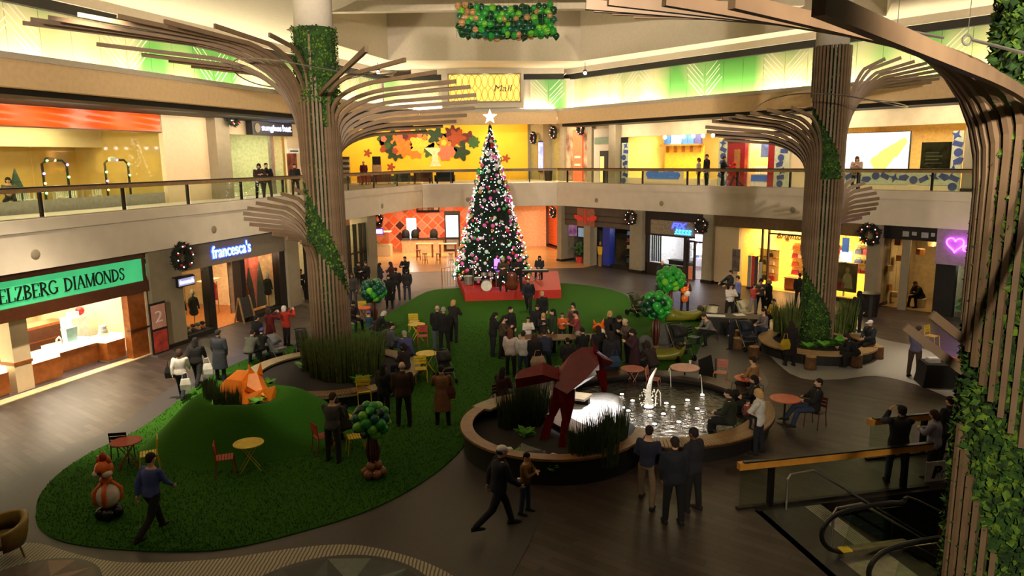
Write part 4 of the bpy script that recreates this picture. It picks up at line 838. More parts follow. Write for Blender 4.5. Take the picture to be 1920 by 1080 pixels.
def handbag(w_, h, mm):
    t = thing('leather_handbag', '', 'handbag')
    MB().loft([[(-w_ / 2, -.07, 0), (w_ / 2, -.07, 0), (w_ / 2, .07, 0), (-w_ / 2, .07, 0)], [(-w_ * .48, -.06, h * .45), (w_ * .48, -.06, h * .45), (w_ * .48, .06, h * .45), (-w_ * .48, .06, h * .45)], [(-w_ * .36, -.03, h * .65), (w_ * .36, -.03, h * .65), (w_ * .36, .03, h * .65), (-w_ * .36, .03, h * .65)]]).build('bag_body', mm, t)
    MB().tube([(-w_ * .25, 0, h * .62), (-w_ * .2, 0, h * .95), (w_ * .2, 0, h * .95), (w_ * .25, 0, h * .62)], .014, 5).build('handle', mm, t); return t
hb = list(zip(BM, bn))
shelf_wall('R', d0 + .2, d0 + 3.6, 2.3, .75, 4, .48, 'honey coloured wall shelf of handbags behind the script lettering', M_bwall, M_wood, hb, .9, (.3, .5), (.3, .42), 'leather_handbag', 'behind the script lettering', 'handbags on the lit shelves', handbag)
shelf_wall('R', w2 + .1, B1 - .3, 2.0, 1.3, 3, .5, 'honey coloured wall shelf of handbags above the fashion poster', M_bwall, M_wood, hb, .9, (.3, .5), (.3, .42), 'leather_handbag', 'above the fashion poster', 'handbags on the lit shelves', handbag)
shelf_wall('R', cw + .3, d0 - .2, 1.6, .35, 4, .45, 'honey coloured wall shelf of handbags in the window beside the cream wall', M_bwall, M_wood, hb, .85, (.3, .5), (.3, .42), 'leather_handbag', 'beside the cream wall', 'handbags on the lit shelves', handbag)
t = fthing('R', 'display_table', 'low wooden display table with lit drawers in the handbag shop', 'table'); P(t, 'top', M_wood, d0 + .6, d0 + 2.6, 1.1, 1.7, .68, .74); 
for k in range(3): P(t, 'drawer', M_jwood, d0 + .65 + k * .65, d0 + 1.22 + k * .65, 1.1, 1.66, .1, .66)
P(t, 'foot', M_jdark, d0 + .65, d0 + 2.55, 1.15, 1.65, 0, .1)
t = fthing('R', 'fashion_poster', 'sepia fashion poster of a figure holding a red handbag', 'poster'); a, b = 20.87, 21.93
P(t, 'print', mat('sepia_print', (150, 120, 84), .5, rgb2=(84, 66, 46), scale=2.), a, b, .42, .48, .55, 1.95); c = (a + b) / 2
MB().loft([[(c - .2, .4, .7), (c + .4, .4, .7), (c + .4, .42, .7), (c - .2, .42, .7)], [(c - .12, .4, 1.35), (c + .3, .4, 1.35), (c + .3, .42, 1.35), (c - .12, .42, 1.35)], [(c + .02, .4, 1.5), (c + .16, .4, 1.5), (c + .16, .42, 1.5), (c + .02, .42, 1.5)]]).build('printed_coat', mat('coat_print', (196, 170, 124), .6), t); MB().ball((c + .08, .41, 1.65), .15, 10, 6, (.8, .12, 1)).build('printed_face', mat('face_print', (206, 160, 120), .6), t, True)
P(t, 'printed_bag', BM[0], a + .1, a + .5, .4, .42, .68, .98); P(t, 'frame', M_dark, a - .03, b + .03, .46, .5, .5, 2.0)
t = fthing('R', 'blue_poster', 'small blue poster high in the handbag shop window', 'poster'); P(t, 'print', mat('blue_print', (80, 110, 190), .5, emit=.6, rgb2=(180, 200, 230), scale=2), 21.09, 21.45, .42, .46, 2.55, 3.3); P(t, 'hanger', M_dark, 21.26 - .01, 21.26 + .01, .43, .45, 3.3, 3.45)
t = fthing('R', 'lit_lamp_box', 'glaring white lamp box among the handbags', 'lamp'); q = 20.75; P(t, 'lamp_face', mat('glare_white', (255, 252, 240), emit=8.), q - .3, q + .3, 1.6, 1.7, 1.9, 2.45); P(t, 'stem', M_steel, q - .04, q + .04, 1.62, 1.7, .02, 1.9)
t = fthing('R', 'lattice_screen', 'grey patterned screen panel standing in front of the handbag window', 'screen'); q = 16.3; 
for k in range(4): P(t, 'panel', VM[(5, 0, 7, 5)[k]], q - .42 + k * .22, q - .22 + k * .22, .1 + .03 * (k % 2), .14 + .03 * (k % 2), .1, 1.9 if k < 3 else 1.6)
P(t, 'foot', M_dark, q - .44, q + .46, .06, .24, 0, .1)
t = fthing('R', 'grey_notice', 'narrow grey notice panel at the edge of the cream wall', 'sign'); q = 15.09; P(t, 'panel', mat('grey_notice_face', (120, 108, 104), .6, var=.4, scale=5), q - .25, q + .25, .08, .15, .9, 2.2)
# ---- white gallery shop with cubes
G0, G1 = pz[3][1], 25.66
room('R', G0, G1, .6, 4.2, 0, 3.4, mat('putty_wall', (196, 180, 150), .8), mat('putty_floor', (150, 130, 100), .5), nm='gallery')
SB('wall_gallery_fascia', 'R', G0, G1, .2, .6, 3.45, 4.1, mat('black_fascia', (24, 24, 26), .4))
SB('window_44', 'R', G0, G1, .35, .37, 0, 3.45, glass_mat('dusty_glass', (200, 190, 165)))
u_ = 24.22; SB('trim_mullion_28', 'R', u_ - .12, u_ + .25, .28, .45, 0, 3.45, M_stone)
flight('R', G1 - .9, 1.8, 3.3, 90, (1, .8, .55), 1, 1); light('shop_lamp', 'POINT', fw('R', G1 - .35, 1.0, 3.2), 30, (1, .85, .55), .1)
for k, (pxx, pyy) in enumerate(((1685, 454), (1702, 467), (1726, 472), (1747, 456), (1686, 484), (1667, 503), (1665, 538), (1677, 552))):
    u_, z_, v_ = [(*(23.75, 3.25), .7), (*(23.99, 2.88), 1.2), (*(24.67, 2.83), 1.0), (*(25.06, 3.26), 1.2), (*(23.51, 2.36), 1.5), (*(23.35, 1.9), .8), (*(23.21, 0.89), 1.2), (*(23.38, 0.48), 1.6)][k]
    t = thing('hanging_cube', ['small brown cube hung top left in the gallery window', 'pale cube hung beside the brown top cube', 'brown cube hung over the seated figure', 'small cube hung in the lit corner of the gallery', 'pale cube hung mid height beside the mullion', 'tan cube hung by the gallery edge', 'brown cube hung low by the gallery edge', 'pale cube hung lowest in the gallery window'][k], 'cube', fw('R', u_, v_, z_), FRAME['R'][1] + .5 * k)
    m = MB().box(-.14, .14, -.14, .14, -.14, .14); m.build('cube', M_cream if k % 2 else M_wood, t); MB().tube([(0, 0, .14), (0, 0, 3.4 - z_)], .006, 4).build('wire', M_steel, t)
t = fthing('R', 'fascia_lights', 'row of small pale shapes reflected on the black fascia', 'sign')  # pale pieces paint reflections onto the dark fascia
for k in range(4): P(t, 'tile', mat('pale_tile', (170, 170, 165), .4), G0 + .9 + k * .42, G0 + .9 + k * .42 + (.28, .2, .3, .16, .36)[k], -.0 + .17, .195, 3.6 + .08 * (k % 2), 3.85)
# ---- shop with the violet heart neon
H0, H1 = G1, G1 + 5
M_lil = mat('lilac_fascia', (150, 130, 146), .7)
SB('wall_heart_fascia', 'R', H0, H1, .1, .6, 2.45, 4.1, M_lil)
room('R', H0, H1, .6, 5, 0, 3.2, mat('black_shop', (40, 38, 40), .7), M_sfloor, nm='heart')
SB('wall_heart_front', 'R', H0, H0 + .85, .3, .6, 0, 2.45, M_black)
t = fthing('R', 'shop_sign', 'violet neon heart with script letters on the lilac fascia', 'sign'); M_vn = mat('neon_violet', (230, 90, 255), emit=7., emit_rgb=(210, 60, 255))
hu, hz = (26.47, 3.42)
MB().tube([(hu + .36 * .0625 * 16 * math.sin(a) ** 3, .05, hz + .36 * .0625 * (13 * math.cos(a) - 5 * math.cos(2 * a) - 2 * math.cos(3 * a) - math.cos(4 * a))) for a in [i * math.pi / 16 for i in range(33)]], .035, 6).build('heart', M_vn, t)
fit(text('lettering', 'or', .4, M_vn, t, shear=.25, bold=.015), hu + .3, hu + .95, hz - .3, hz + .02, .05)
light('shop_lamp', 'POINT', fw('R', H0 + 1.8, 1.6, 2.6), 40, (.9, 1, .8), .15)
light('neon_glow', 'POINT', fw('R', hu + .3, -.3, hz), 6, (.8, .2, 1), .1)
t = fthing('R', 'shop_christmas_tree', 'small green christmas tree with white ornaments in the dark shop window', 'christmas tree'); q = H0 + 1.5
m = MB()
for k in range(5): m.lathe([(.02, 2.5 - k * .4), (.25 + k * .14, 1.95 - k * .4), (.02, 2.0 - k * .4)], 12, (q, 1.2, 0))
m.build('foliage', mat('bright_fir', (40, 120, 50), .8, emit=.03), t)
for k in range(22):
    a_ = k * 2.4; z_ = .3 + k * .09; r_ = (2.5 - z_) * .36; MB().ball((q + r_ * math.cos(a_), 1.2 + r_ * math.sin(a_), z_), .08, 8, 5).build('bauble', (M_wbox, mat('green_bauble', (60, 180, 70), .2), mat('silver_bauble', (200, 195, 200), .2, metal=.6))[k % 3], t, True)
MB().lathe([(.06, 0), (.06, .4)], 8, (q, 1.2, 0)).build('trunk', M_jdark, t)
o = MB().lathe([(.36, 0), (.42, 1.0), (.44, 1.08), (.36, 1.1)], 18).build('litter_bin', mat('dark_bin', (30, 22, 20), .5)); tag(o, 'large dark round litter bin against the stone pilaster of the handbag shop', 'bin'); o.location = (*(16.82, 33.17), 0)
# ---------------------------------------------------------------- upper gallery, right
VT = 2.6
T0 = 3.59; T1 = 11.89
SB('wall_pilaster_30', 'R', 3.25, 3.91, 1.9, 2.45, 5.65, 9.95, M_stone)
SB('wall_toy_fascia', 'R', T0, 44, VT - .05, VT + .3, 8.9, 9.75, mat('pale_travertine', (208, 190, 156), .7, var=.08, scale=1.5))
room('R', T0 + .7, T1, VT + .3, 8.5, 5.65, 9.3, mat('lit_gold_wall', (252, 220, 140), .7, var=.03), M_cream, nm='toy')
flight('R', (T0 + T1) / 2 + .5, VT + 2.4, 9.2, 420, (1, .8, .45), 6, 2)
M_pat = mat('pattern_panel', (190, 196, 166), .7); M_blu = mat('doodle_blue', (58, 72, 130), .7); M_blu2 = mat('bright_blue', (60, 110, 200), .6, emit=.1)
def pattern(u0, u1, z0, z1, label, n, seed, vert=True):
    t = fthing('R', 'pattern_panel', label, 'panel'); P(t, 'panel', M_pat, u0, u1, VT - .1, VT - .02, z0, z1); r2 = random.Random(seed)
    for k in range(n):
        if vert: cu, cz = (u0 + u1) / 2 + r2.uniform(-.12, .12), z0 + (z1 - z0) * (k + .5) / n
        else: cu, cz = u0 + (u1 - u0) * (k + .5) / n, (z0 + z1) / 2 + r2.uniform(-.1, .1)
        ty = k % 4; m = MB(); y0, y1 = VT - .12, VT - .1; an = r2.uniform(-.6, .6)
        if ty == 0: pts = [(.2 * math.cos(a), .2 * math.sin(a)) for a in [i * math.pi / 6 for i in range(12)]]
        elif ty == 1: pts = [(-.22, -.12), (.22, -.12), (.22, .12), (-.22, .12)]
        elif ty == 2: pts = [(r_ * math.cos(a), r_ * math.sin(a)) for a, r_ in [(i * math.pi / 4, .26 if i % 2 == 0 else .1) for i in range(8)]]
        else: pts = [(-.26, -.1), (.1, -.16), (.26, .05), (.1, .16), (-.2, .12)]
        pts = [(cu + x * math.cos(an) - y * math.sin(an), cz + x * math.sin(an) + y * math.cos(an)) for x, y in pts]; N = len(pts)
        m.add([(x, y0, z) for x, z in pts] + [(x, y1, z) for x, z in pts], [tuple(range(N)), tuple(range(N, 2 * N))[::-1]] + [(i, i + N, (i + 1) % N + N, (i + 1) % N) for i in range(N)]); m.build('doodle', M_blu, t)
pattern(3.96, 4.58, 5.7, 8.5, 'tall pale panel of blue toy doodles beside the stone pilaster', 7, 1)
pattern(11.96, 12.58, 5.7, 8.5, 'tall pale panel of blue toy doodles beside the red doorway', 7, 2)
pattern(15.77, 16.71, 5.7, 8.3, 'pale panel of blue toy doodles behind the slatted column', 7, 3)
pattern(25.09, 25.56, 5.7, 8.55, 'tall pale panel of blue toy doodles by the dark screen', 7, 4)
pattern(19.5, 25.11, 5.95, 6.65, 'long low pale band of blue toy doodles under the bright screen', 12, 5, False)
SB('wall_toy_knee', 'R', 19.41, 25.09, VT - .1, VT, 5.65, 5.93, M_cream)
SB('wall_toy_sill', 'R', T0 + .7, T1, VT - .05, VT + .1, 5.65, 6.1, M_cream)
t = fthing('R', 'doodle_panel', 'pale panel with a bright blue cartoon doodle under the toy window', 'panel'); a, b = 5.96, 9.37
P(t, 'panel', M_cream, a, b, VT - .12, VT - .06, 5.8, 6.75)
for k in range(6): MB().ball((a + .6 + k * (b - a - 1.2) / 5, VT - .13, 6.35 + .1 * math.sin(k * 2)), .3, 10, 6, (1.1, .06, .8)).build('doodle', M_blu2, t, True)
P(t, 'doodle_base', M_blu2, a + .4, b - .4, VT - .15, VT - .12, 6.05, 6.2)
t = fthing('R', 'toy_shelf', 'long amber shelf carrying blue toy boxes in the lit toy shop', 'shelf'); a, b = T0 + 1.2, 8.19
P(t, 'shelf', M_wood, a, b, 5.6, 6.2, 8.25, 8.37); 
for k in range(5): P(t, 'bracket', M_wood, a + .3 + k * (b - a - .6) / 4, a + .36 + k * (b - a - .6) / 4, 5.9, 6.2, 7.8, 8.25)
P(t, 'back_panel', mat('amber_panel', (250, 190, 70), .6), a, b, 6.2, 6.26, 5.7, 8.25)
for k, pxx in enumerate((1220, 1246, 1263, 1274, 1287)):
    o = MB().box(-.3 if k != 1 else -.5, .3 if k != 1 else .5, -.1, .1, 0, .1).box(-.26 if k != 1 else -.46, .26 if k != 1 else .46, -.1, .1, .1, .62).build('toy_box', (M_blu2, mat('sky_box', (190, 210, 240), .5), M_blu2, M_blu2, mat('indigo_box', (70, 70, 150), .5))[k]); tag(o, ['blue toy box at the left end of the amber shelf', 'wide pale blue toy box on the amber shelf', 'blue toy box beside the wide pale one', 'narrow blue toy box near the shelf end', 'indigo toy box at the right end of the amber shelf'][k], 'box', 'toy boxes on the amber shelf'); o.location = fw('R', a + (b - a) * (.16, .4, .6, .76, .93)[k], 5.85, 8.37); o.rotation_euler = (0, 0, FRAME['R'][1])
SB('window_45', 'R', T0 + .7, T1, VT + .02, VT + .04, 6.1, 8.9, M_glass)
t = fthing('R', 'track_lights', 'row of glaring spot heads on a track over the toy shop window', 'lamp'); a, b = 6.88, 11.33
P(t, 'track', M_dark, a, b, 3.2, 3.26, 9.0, 9.05)
for k in range(6): MB().ball((a + .3 + k * (b - a - .6) / 5, 3.2, 8.8), .13, 10, 6).build('spot_head', mat('spot_glare', (255, 235, 255), emit=14.), t, True)
# red doorway and the second toy window
D0_, D1_ = 12.62, 13.81
t = fthing('R', 'red_doorway', 'deep red panelled doorway with a small amber pane upstairs', 'door'); M_red = mat('gloss_red', (150, 26, 30), .35); P(t, 'frame', M_red, D0_, D1_, VT - .1, VT + .2, 5.66, 8.55); P(t, 'panel', M_wood, D0_ + .9, D1_ - .7, VT - .14, VT - .1, 6.3, 7.9); P(t, 'header', M_jdark, D0_, D1_, VT - .16, VT - .1, 8.3, 8.55)
W0, W1 = D1_ + .05, 15.36
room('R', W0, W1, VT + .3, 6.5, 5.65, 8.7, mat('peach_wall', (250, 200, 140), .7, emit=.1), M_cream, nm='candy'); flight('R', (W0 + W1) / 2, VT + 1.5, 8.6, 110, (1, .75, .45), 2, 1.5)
P(fthing('R', 'picture_board', 'dark picture board with blue shapes over a row of yellow lamps', 'picture'), 'print', mat('dark_blue_print', (50, 40, 60), .5, rgb2=(70, 110, 190), scale=2.5), W0 + .2, W1 - .3, VT + 1.2, VT + 1.3, 7.4, 8.3)
t = fthing('R', 'candy_counter', 'counter of pale jars over blue tubs in the second toy window', 'counter'); P(t, 'base', M_wbox, W0 + .1, W1 - .2, VT + .4, VT + .9, 5.68, 6.0); P(t, 'blue_tubs', M_blu2, W0 + .15, W1 - .25, VT + .35, VT + .5, 6.0, 6.35); P(t, 'top', M_cream, W0 + .1, W1 - .2, VT + .4, VT + .9, 6.35, 6.4)
for k in range(5): MB().lathe([(.09, 6.4), (.1, 6.8), (.06, 6.9)], 10, (W0 + .35 + k * (W1 - W0 - .8) / 4, VT + .6, 0)).build('jar', mat('cream_jar', (250, 225, 180), .3, emit=.3), t)
for k in range(4): MB().ball((W0 + .4 + k * (W1 - W0 - .9) / 3, VT + .7, 7.12), .14, 10, 6).build('amber_globe', mat('amber_globe', (255, 200, 60), emit=2.5), t, True)
SB('trim_red_post', 'R', 15.36, 15.77, VT - .1, VT + .3, 5.65, 8.55, M_red)
SB('wall_toy_mid', 'R', 16.71, 19.39, VT, VT + .3, 5.65, 8.55, M_cream)
# big bright screen store
K0, K1 = 19.32, 25.7
room('R', K0, K1, VT + .3, 7.5, 5.65, 9.2, mat('butter_wall', (244, 206, 140), .7), M_cream, nm='screen'); flight('R', K1 - 2.5, VT + 2., 8.8, 200, (1, .8, .5), 3, 2)
def screen_mat():
    m = bpy.data.materials.new('white_video_screen'); m.use_nodes = True; nt = m.node_tree; b = nt.nodes['Principled BSDF']
    tc = nt.nodes.new('ShaderNodeTexCoord'); v = nt.nodes.new('ShaderNodeTexVoronoi'); v.inputs['Scale'].default_value = .75; nt.links.new(tc.outputs['Object'], v.inputs['Vector'])
    r = nt.nodes.new('ShaderNodeValToRGB'); nt.links.new(v.outputs['Color'], r.inputs[0]); e = r.color_ramp.elements
    e[0].position = 0; e[0].color = (.95, .75, .12, 1); e[1].position = 1; e[1].color = (.16, .6, .95, 1)
    for p, c in ((.3, (1, 1, 1, 1)), (.62, (1, .98, .95, 1)), (.75, (.8, .72, .95, 1))): x = e.new(p); x.color = c
    r.color_ramp.interpolation = 'CONSTANT'
    nt.links.new(r.outputs[0], b.inputs['Emission Color']); b.inputs['Emission Strength'].default_value = 1.6; b.inputs['Base Color'].default_value = (.1, .1, .1, 1); return m
t = fthing('R', 'video_screen', 'huge glaring white video screen with patches of blue, yellow and violet', 'screen'); a, b = 18.95, 22.69
P(t, 'display', screen_mat(), a, b, 3.55, 3.6, 6.1, 8.62); P(t, 'frame', M_dark, a - .05, b + .05, 3.6, 3.7, 5.68, 8.66)
t = fthing('R', 'dark_screen', 'dark glass screen with faint lettering beside the doodle panel', 'screen'); a, b = 23.55, 24.82; P(t, 'display', mat('dark_display', (40, 40, 34), .2, var=.5, scale=4), a, b, 3.0, 3.06, 6.7, 8.0); P(t, 'frame', M_black, a - .05, b + .05, 3.06, 3.1, 5.68, 8.05)
for k in range(4): P(t, 'print_line', mat('dim_grey', (90, 90, 80), .5), a + .2, b - .3 - .15 * (k % 2), 2.97, 3.0, 7.0 + k * .17, 7.05 + k * .17)
t = fthing('R', 'ceiling_spots', 'small cluster of lit ceiling spots right of the video screen', 'lamp'); P(t, 'track', M_dark, b - 1.6, b, 3.3, 3.36, 9.1, 9.16)
for k in range(4): MB().ball((b - 1.5 + k * .45, 3.3, 9.05), .05, 8, 5).build('spot_head', mat('spot_glare', (255, 235, 255)), t, True)
SB('window_46', 'R', K0, K1, VT + .02, VT + .04, 6.65, 8.9, M_glass)
SB('wall_pilaster_31', 'R', K1, K1 + .9, VT - .3, VT + .4, 5.65, 9.95, M_stone); SB('trim_pilaster_31', 'R', K1 - .02, K1 + .95, VT - .35, VT + .4, 5.65, 5.85, M_dark)
SB('wall_upper_right_end', 'R', K1 + .9, 44, VT, VT + .3, 5.65, 9.75, M_cream)
SB('wall_lower_right_end', 'R', H1, 44, .3, .6, 0, 4.1, M_cream)
SB('wall_lower_left_end', 'L', -16, J0, .3, .6, 0, 4.1, M_cream); SB('wall_upper_left_end', 'L', -16, -8, VU, VU + .3, 5.65, 9.75, M_cream)

# ---------------------------------------------------------------- floor inlays, lawn
def outset(pts, d):
    n = len(pts); out = []
    ar = sum(pts[i][0] * pts[(i + 1) % n][1] - pts[(i + 1) % n][0] * pts[i][1] for i in range(n)); s_ = 1 if ar > 0 else -1
    for i in range(n):
        a, b = pts[i - 1], pts[(i + 1) % n]; dx, dy = b[0] - a[0], b[1] - a[1]; l = math.hypot(dx, dy) or 1
        out.append((pts[i][0] + s_ * dy / l * d, pts[i][1] - s_ * dx / l * d))
    return out
lawn_px = [(-10.52, 14.73),(-10.93, 15.5),(-11.21, 16.65),(-11.17, 17.95),(-10.77, 19.36),(-10.69, 21.11),(-10.78, 24.49),(-10.19, 27.09),(-8.95, 29.23),(-7.82, 32.06),(-6.21, 34.83),(-4.92, 40.81),(-3.15, 41.89),(0.0, 42.56),(3.24, 43.07),(5.8, 40.54),(6.86, 36.35),(9.04, 34.13),(9.52, 32.03),(7.79, 28.63),(6.4, 25.57),(4.47, 24.45),(2.57, 24.22),(0.71, 24.3),(-0.57, 22.59),(-0.95, 21.07),(-1.17, 19.11),(-1.44, 17.63),(-2.09, 16.08),(-3.09, 14.65),(-4.44, 13.65),(-5.64, 13.07),(-6.75, 12.98),(-8.09, 13.13),(-9.24, 13.46),(-10.04, 14.06)]
lawn = cr(lawn_px, 4)
def ngon(pts, z, z0=None):
    bm = bmesh.new(); vs = [bm.verts.new((x, y, z)) for x, y in pts]; f = bm.faces.new(vs)
    if f.normal.z < 0: f.normal_flip()
    if z0 is not None:
        r = bmesh.ops.extrude_face_region(bm, geom=[f]); 
        for v in r['geom']:
            if isinstance(v, bmesh.types.BMVert): v.co.z = z0
    bmesh.ops.triangulate(bm, faces=[g for g in bm.faces if len(g.verts) > 4]); bmesh.ops.recalc_face_normals(bm, faces=bm.faces)
    me = bpy.data.meshes.new('m'); bm.to_mesh(me); bm.free(); return me
def slab(name, pts, z0, z1, m):
    me = ngon(pts, z1, z0); me.materials.append(m); me.name = name; return link(name, me)
M_path = mat('dark_terrazzo', (62, 58, 58), .5, var=.12, scale=30)
path = outset(lawn, .85)
struct(slab('floor_path', path, .001, .006, M_path))
struct(slab('floor_path_front', cr([(-3.78, 13.64),(-2.48, 15.26),(-1.53, 16.97),(-0.9, 17.97),(-0.38, 16.03),(0.53, 14.79),(0.37, 13.53),(-0.07, 12.02),(-0.59, 10.52),(-2.16, 9.67),(-4.51, 10.6),(-4.83, 12.86)], 4), .001, .009, M_path))
def grass_mat(n, a, b, sc=90):
    m = mat(n, a, .95, rgb2=b, scale=sc, bump=.6, bscale=160, spec=.1); return m
M_grass = grass_mat('turf', (34, 74, 14), (54, 100, 24))
lw = slab('artificial_lawn', lawn, .006, .03, M_grass); tag(lw, 'large kidney shaped green turf lawn covering the atrium floor', 'lawn')
# turf blades over the nearest part of the lawn
def inside(p, poly):
    c = False; n = len(poly); x, y = p
    for i in range(n):
        x1, y1 = poly[i]; x2, y2 = poly[i - 1]
        if (y1 > y) != (y2 > y) and x < (x2 - x1) * (y - y1) / (y2 - y1) + x1: c = not c
    return c
rg = random.Random(2); m = MB()
xs = [p[0] for p in lawn]; ys = [p[1] for p in lawn]; k = 0
while k < 30000:
    p = (rg.uniform(min(xs), 3), min(ys) + 20 * rg.random() ** 1.7)
    if not inside(p, lawn): continue
    k += 1; a = rg.uniform(0, 6.28); h = rg.uniform(.03, .055); w_ = .012
    m.add([(p[0] - w_ * math.cos(a), p[1] - w_ * math.sin(a), .028), (p[0] + w_ * math.cos(a), p[1] + w_ * math.sin(a), .028), (p[0] + rg.uniform(-.03, .03), p[1] + rg.uniform(-.03, .03), .028 + h)], [(0, 1, 2)])
o = m.build('turf_blades', M_grass, lw); stuff(o)
# pale terrazzo patch by the right tree
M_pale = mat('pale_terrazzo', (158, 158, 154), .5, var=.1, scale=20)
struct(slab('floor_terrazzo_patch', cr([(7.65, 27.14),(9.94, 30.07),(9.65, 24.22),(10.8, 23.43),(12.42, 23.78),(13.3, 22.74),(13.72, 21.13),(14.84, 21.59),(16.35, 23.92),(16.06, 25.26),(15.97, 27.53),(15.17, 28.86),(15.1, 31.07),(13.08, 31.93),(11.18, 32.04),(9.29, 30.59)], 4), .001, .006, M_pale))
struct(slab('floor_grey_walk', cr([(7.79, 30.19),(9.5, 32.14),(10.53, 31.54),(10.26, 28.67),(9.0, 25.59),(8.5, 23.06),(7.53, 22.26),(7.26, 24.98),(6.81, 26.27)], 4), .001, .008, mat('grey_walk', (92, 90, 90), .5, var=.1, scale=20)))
# ribbed cream mosaic with two medallions
def rib_mat():
    m = bpy.data.materials.new('ribbed_mosaic'); m.use_nodes = True; nt = m.node_tree; b = nt.nodes['Principled BSDF']
    tc = nt.nodes.new('ShaderNodeTexCoord'); w_ = nt.nodes.new('ShaderNodeTexWave'); w_.inputs['Scale'].default_value = 4.2; w_.inputs['Distortion'].default_value = 1.5; w_.inputs['Detail'].default_value = 1
    nt.links.new(tc.outputs['Object'], w_.inputs['Vector']); r = nt.nodes.new('ShaderNodeValToRGB'); nt.links.new(w_.outputs['Fac'], r.inputs[0])
    r.color_ramp.elements[0].position = .2; r.color_ramp.elements[0].color = (*lin((92, 84, 74)), 1); r.color_ramp.elements[1].position = .5; r.color_ramp.elements[1].color = (*lin((180, 172, 150)), 1)
    nt.links.new(r.outputs[0], b.inputs['Base Color']); b.inputs['Roughness'].default_value = .6; return m
mos = cr([(-10.73, 13.0),(-10.04, 13.36),(-9.49, 13.34),(-8.48, 12.91),(-7.4, 12.62),(-5.8, 12.69),(-4.27, 13.08),(-3.35, 13.17),(-2.57, 12.96),(-1.68, 12.48),(-1.03, 11.87),(-0.8, 11.08),(-2.06, 9.12),(-4.59, 9.72),(-7.43, 10.39),(-9.87, 11.58)], 5)
struct(slab('floor_mosaic', mos, .001, .014, rib_mat()))
def medallion(nm, c, r, tones, seed):
    M_ring = mat('slate_ring', (56, 58, 56), .5)
    b_ = struct(MB().prism(ellipse(c[0], c[1], r, r), .002, .018).build(nm, M_ring)); r2 = random.Random(seed)
    n = 14
    for k in range(n):
        for j, (r0, r1) in enumerate(((.0, .5), (.5, .95))):
            a0, a1 = 2 * math.pi * k / n, 2 * math.pi * (k + 1) / n
            P0, P1, P2, P3 = [(c[0] + q * r * math.cos(a), c[1] + q * r * math.sin(a)) for q, a in ((r0, a0), (r1, a0), (r1, a1), (r0, a1))]
            tri = [(P1, P2, P3), (P0, P1, P3)] if (k + j) % 2 else [(P0, P1, P2), (P0, P2, P3)]
            for q, t3 in enumerate(tri):
                if len(set(t3)) < 3: continue
                MB().prism(list(t3), .018, .021).build('inlay', tones[(k + q + j) % len(tones)], b_)
T1_ = [mat('inlay_teal', (58, 70, 68), .5), mat('inlay_grey', (104, 116, 108), .5), mat('inlay_black', (34, 42, 42), .5)]
T2_ = [mat('inlay_plum', (64, 36, 38), .5), mat('inlay_rose', (128, 96, 82), .5), mat('inlay_umber', (84, 62, 52), .5)]
medallion('floor_medallion_1', (-3.18, 10.84), 1.95, T1_, 1)
medallion('floor_medallion_2', (-8.73, 11.56), 1.25, T2_, 2)
# ---------------------------------------------------------------- tree planters
M_bench = mat('bench_wood', (120, 88, 58), .5, var=.2, scale=5); M_pwall = mat('planter_black', (24, 21, 20), .6); M_soil = mat('dark_soil', (36, 33, 34), .95, var=.4, scale=30, bump=.6, bscale=60)
M_benchpale = mat('bench_pale', (150, 134, 104), .5, var=.12, scale=4)
def planter(c, r, label, mbench, h=.45, wdt=.55, rot=0., ex=1.):
    t = thing('ring_planter', label, 'planter', (c[0], c[1], 0), rot)
    E_ = lambda q: ellipse(0, 0, q * ex, q)
    MB().ring(E_(r - .12), E_(r - .22), 0, h - .06).build('wall', M_pwall, t); MB().ring(E_(r), E_(r - wdt), h - .06, h).build('bench_top', mbench, t)
    MB().prism(E_(r - .2), 0, h - .12).build('soil', M_soil, t); return t
TL = (-6.35, 24.6); TR = (11.9, 27.6); TN = (6.93, 9.6)
planter((-6.2, 23.9), 3.0, 'large round planter with dark soil and bench rim around the left tree column', M_benchpale)
planter((11.75, 27.0), 2.15, 'round planter with pale wood rim around the right tree column', mat('bench_honey', (170, 138, 92), .5, var=.12, scale=4))
planter((TN[0], TN[1]), 1.15, 'round planter around the foot of the nearest tree column', M_bench)
# wooden slat bench on the front of the left planter
sl = MB().box(-.035, .035, -.26, .26, 0, .04).mesh('slat', M_bench)
t = thing('slat_bench', 'curved wooden slat bench set on the front rim of the left planter', 'bench', (-6.2, 23.9, .45))
for k in range(30):
    a = math.radians(-105 + k * 1.75); link('slat', sl, t, (2.72 * math.cos(a), 2.72 * math.sin(a), .0), a + math.pi / 2)
# ---------------------------------------------------------------- grass mound with the orange fox
MC = (-7.5, 19.2)
m = MB(); nr, na = 26, 64
def hgt(q):
    if q > 1: return 0
    if q < .36: return 1.12 - .22 * (1 - (q / .36) ** 2) if q > .3 else .86
    s_ = (q - .36) / .64; return 1.12 * (1 - s_ * s_ * (3 - 2 * s_))
for i in range(nr + 1):
    q = i / nr
    for j in range(na):
        a = 2 * math.pi * j / na; rx = 2.85 + .6 * max(0, math.cos(a - .55)) ** 3; ry = 2.6
        x = MC[0] + q * rx * math.cos(a); y = MC[1] + q * ry * math.sin(a); m.v.append((x, y, .02 + hgt(q) * (1 + .1 * math.sin(3 * a) * q) + .06 * math.sin(2.3 * x) * math.sin(1.9 * y) * (1 if .4 < q < 1 else 0)))
for i in range(nr):
    for j in range(na): m.f.append((i * na + j, (i + 1) * na + j, (i + 1) * na + (j + 1) % na, i * na + (j + 1) % na)); m.mi.append(0)
md = m.build('grass_mound', M_grass, None, True); tag(md, 'rounded green turf mound with a hollow top holding the orange fox', 'mound')
o = MB().prism(ellipse(MC[0], MC[1], .98, .9), .84, .9).build('soil', M_soil, md)
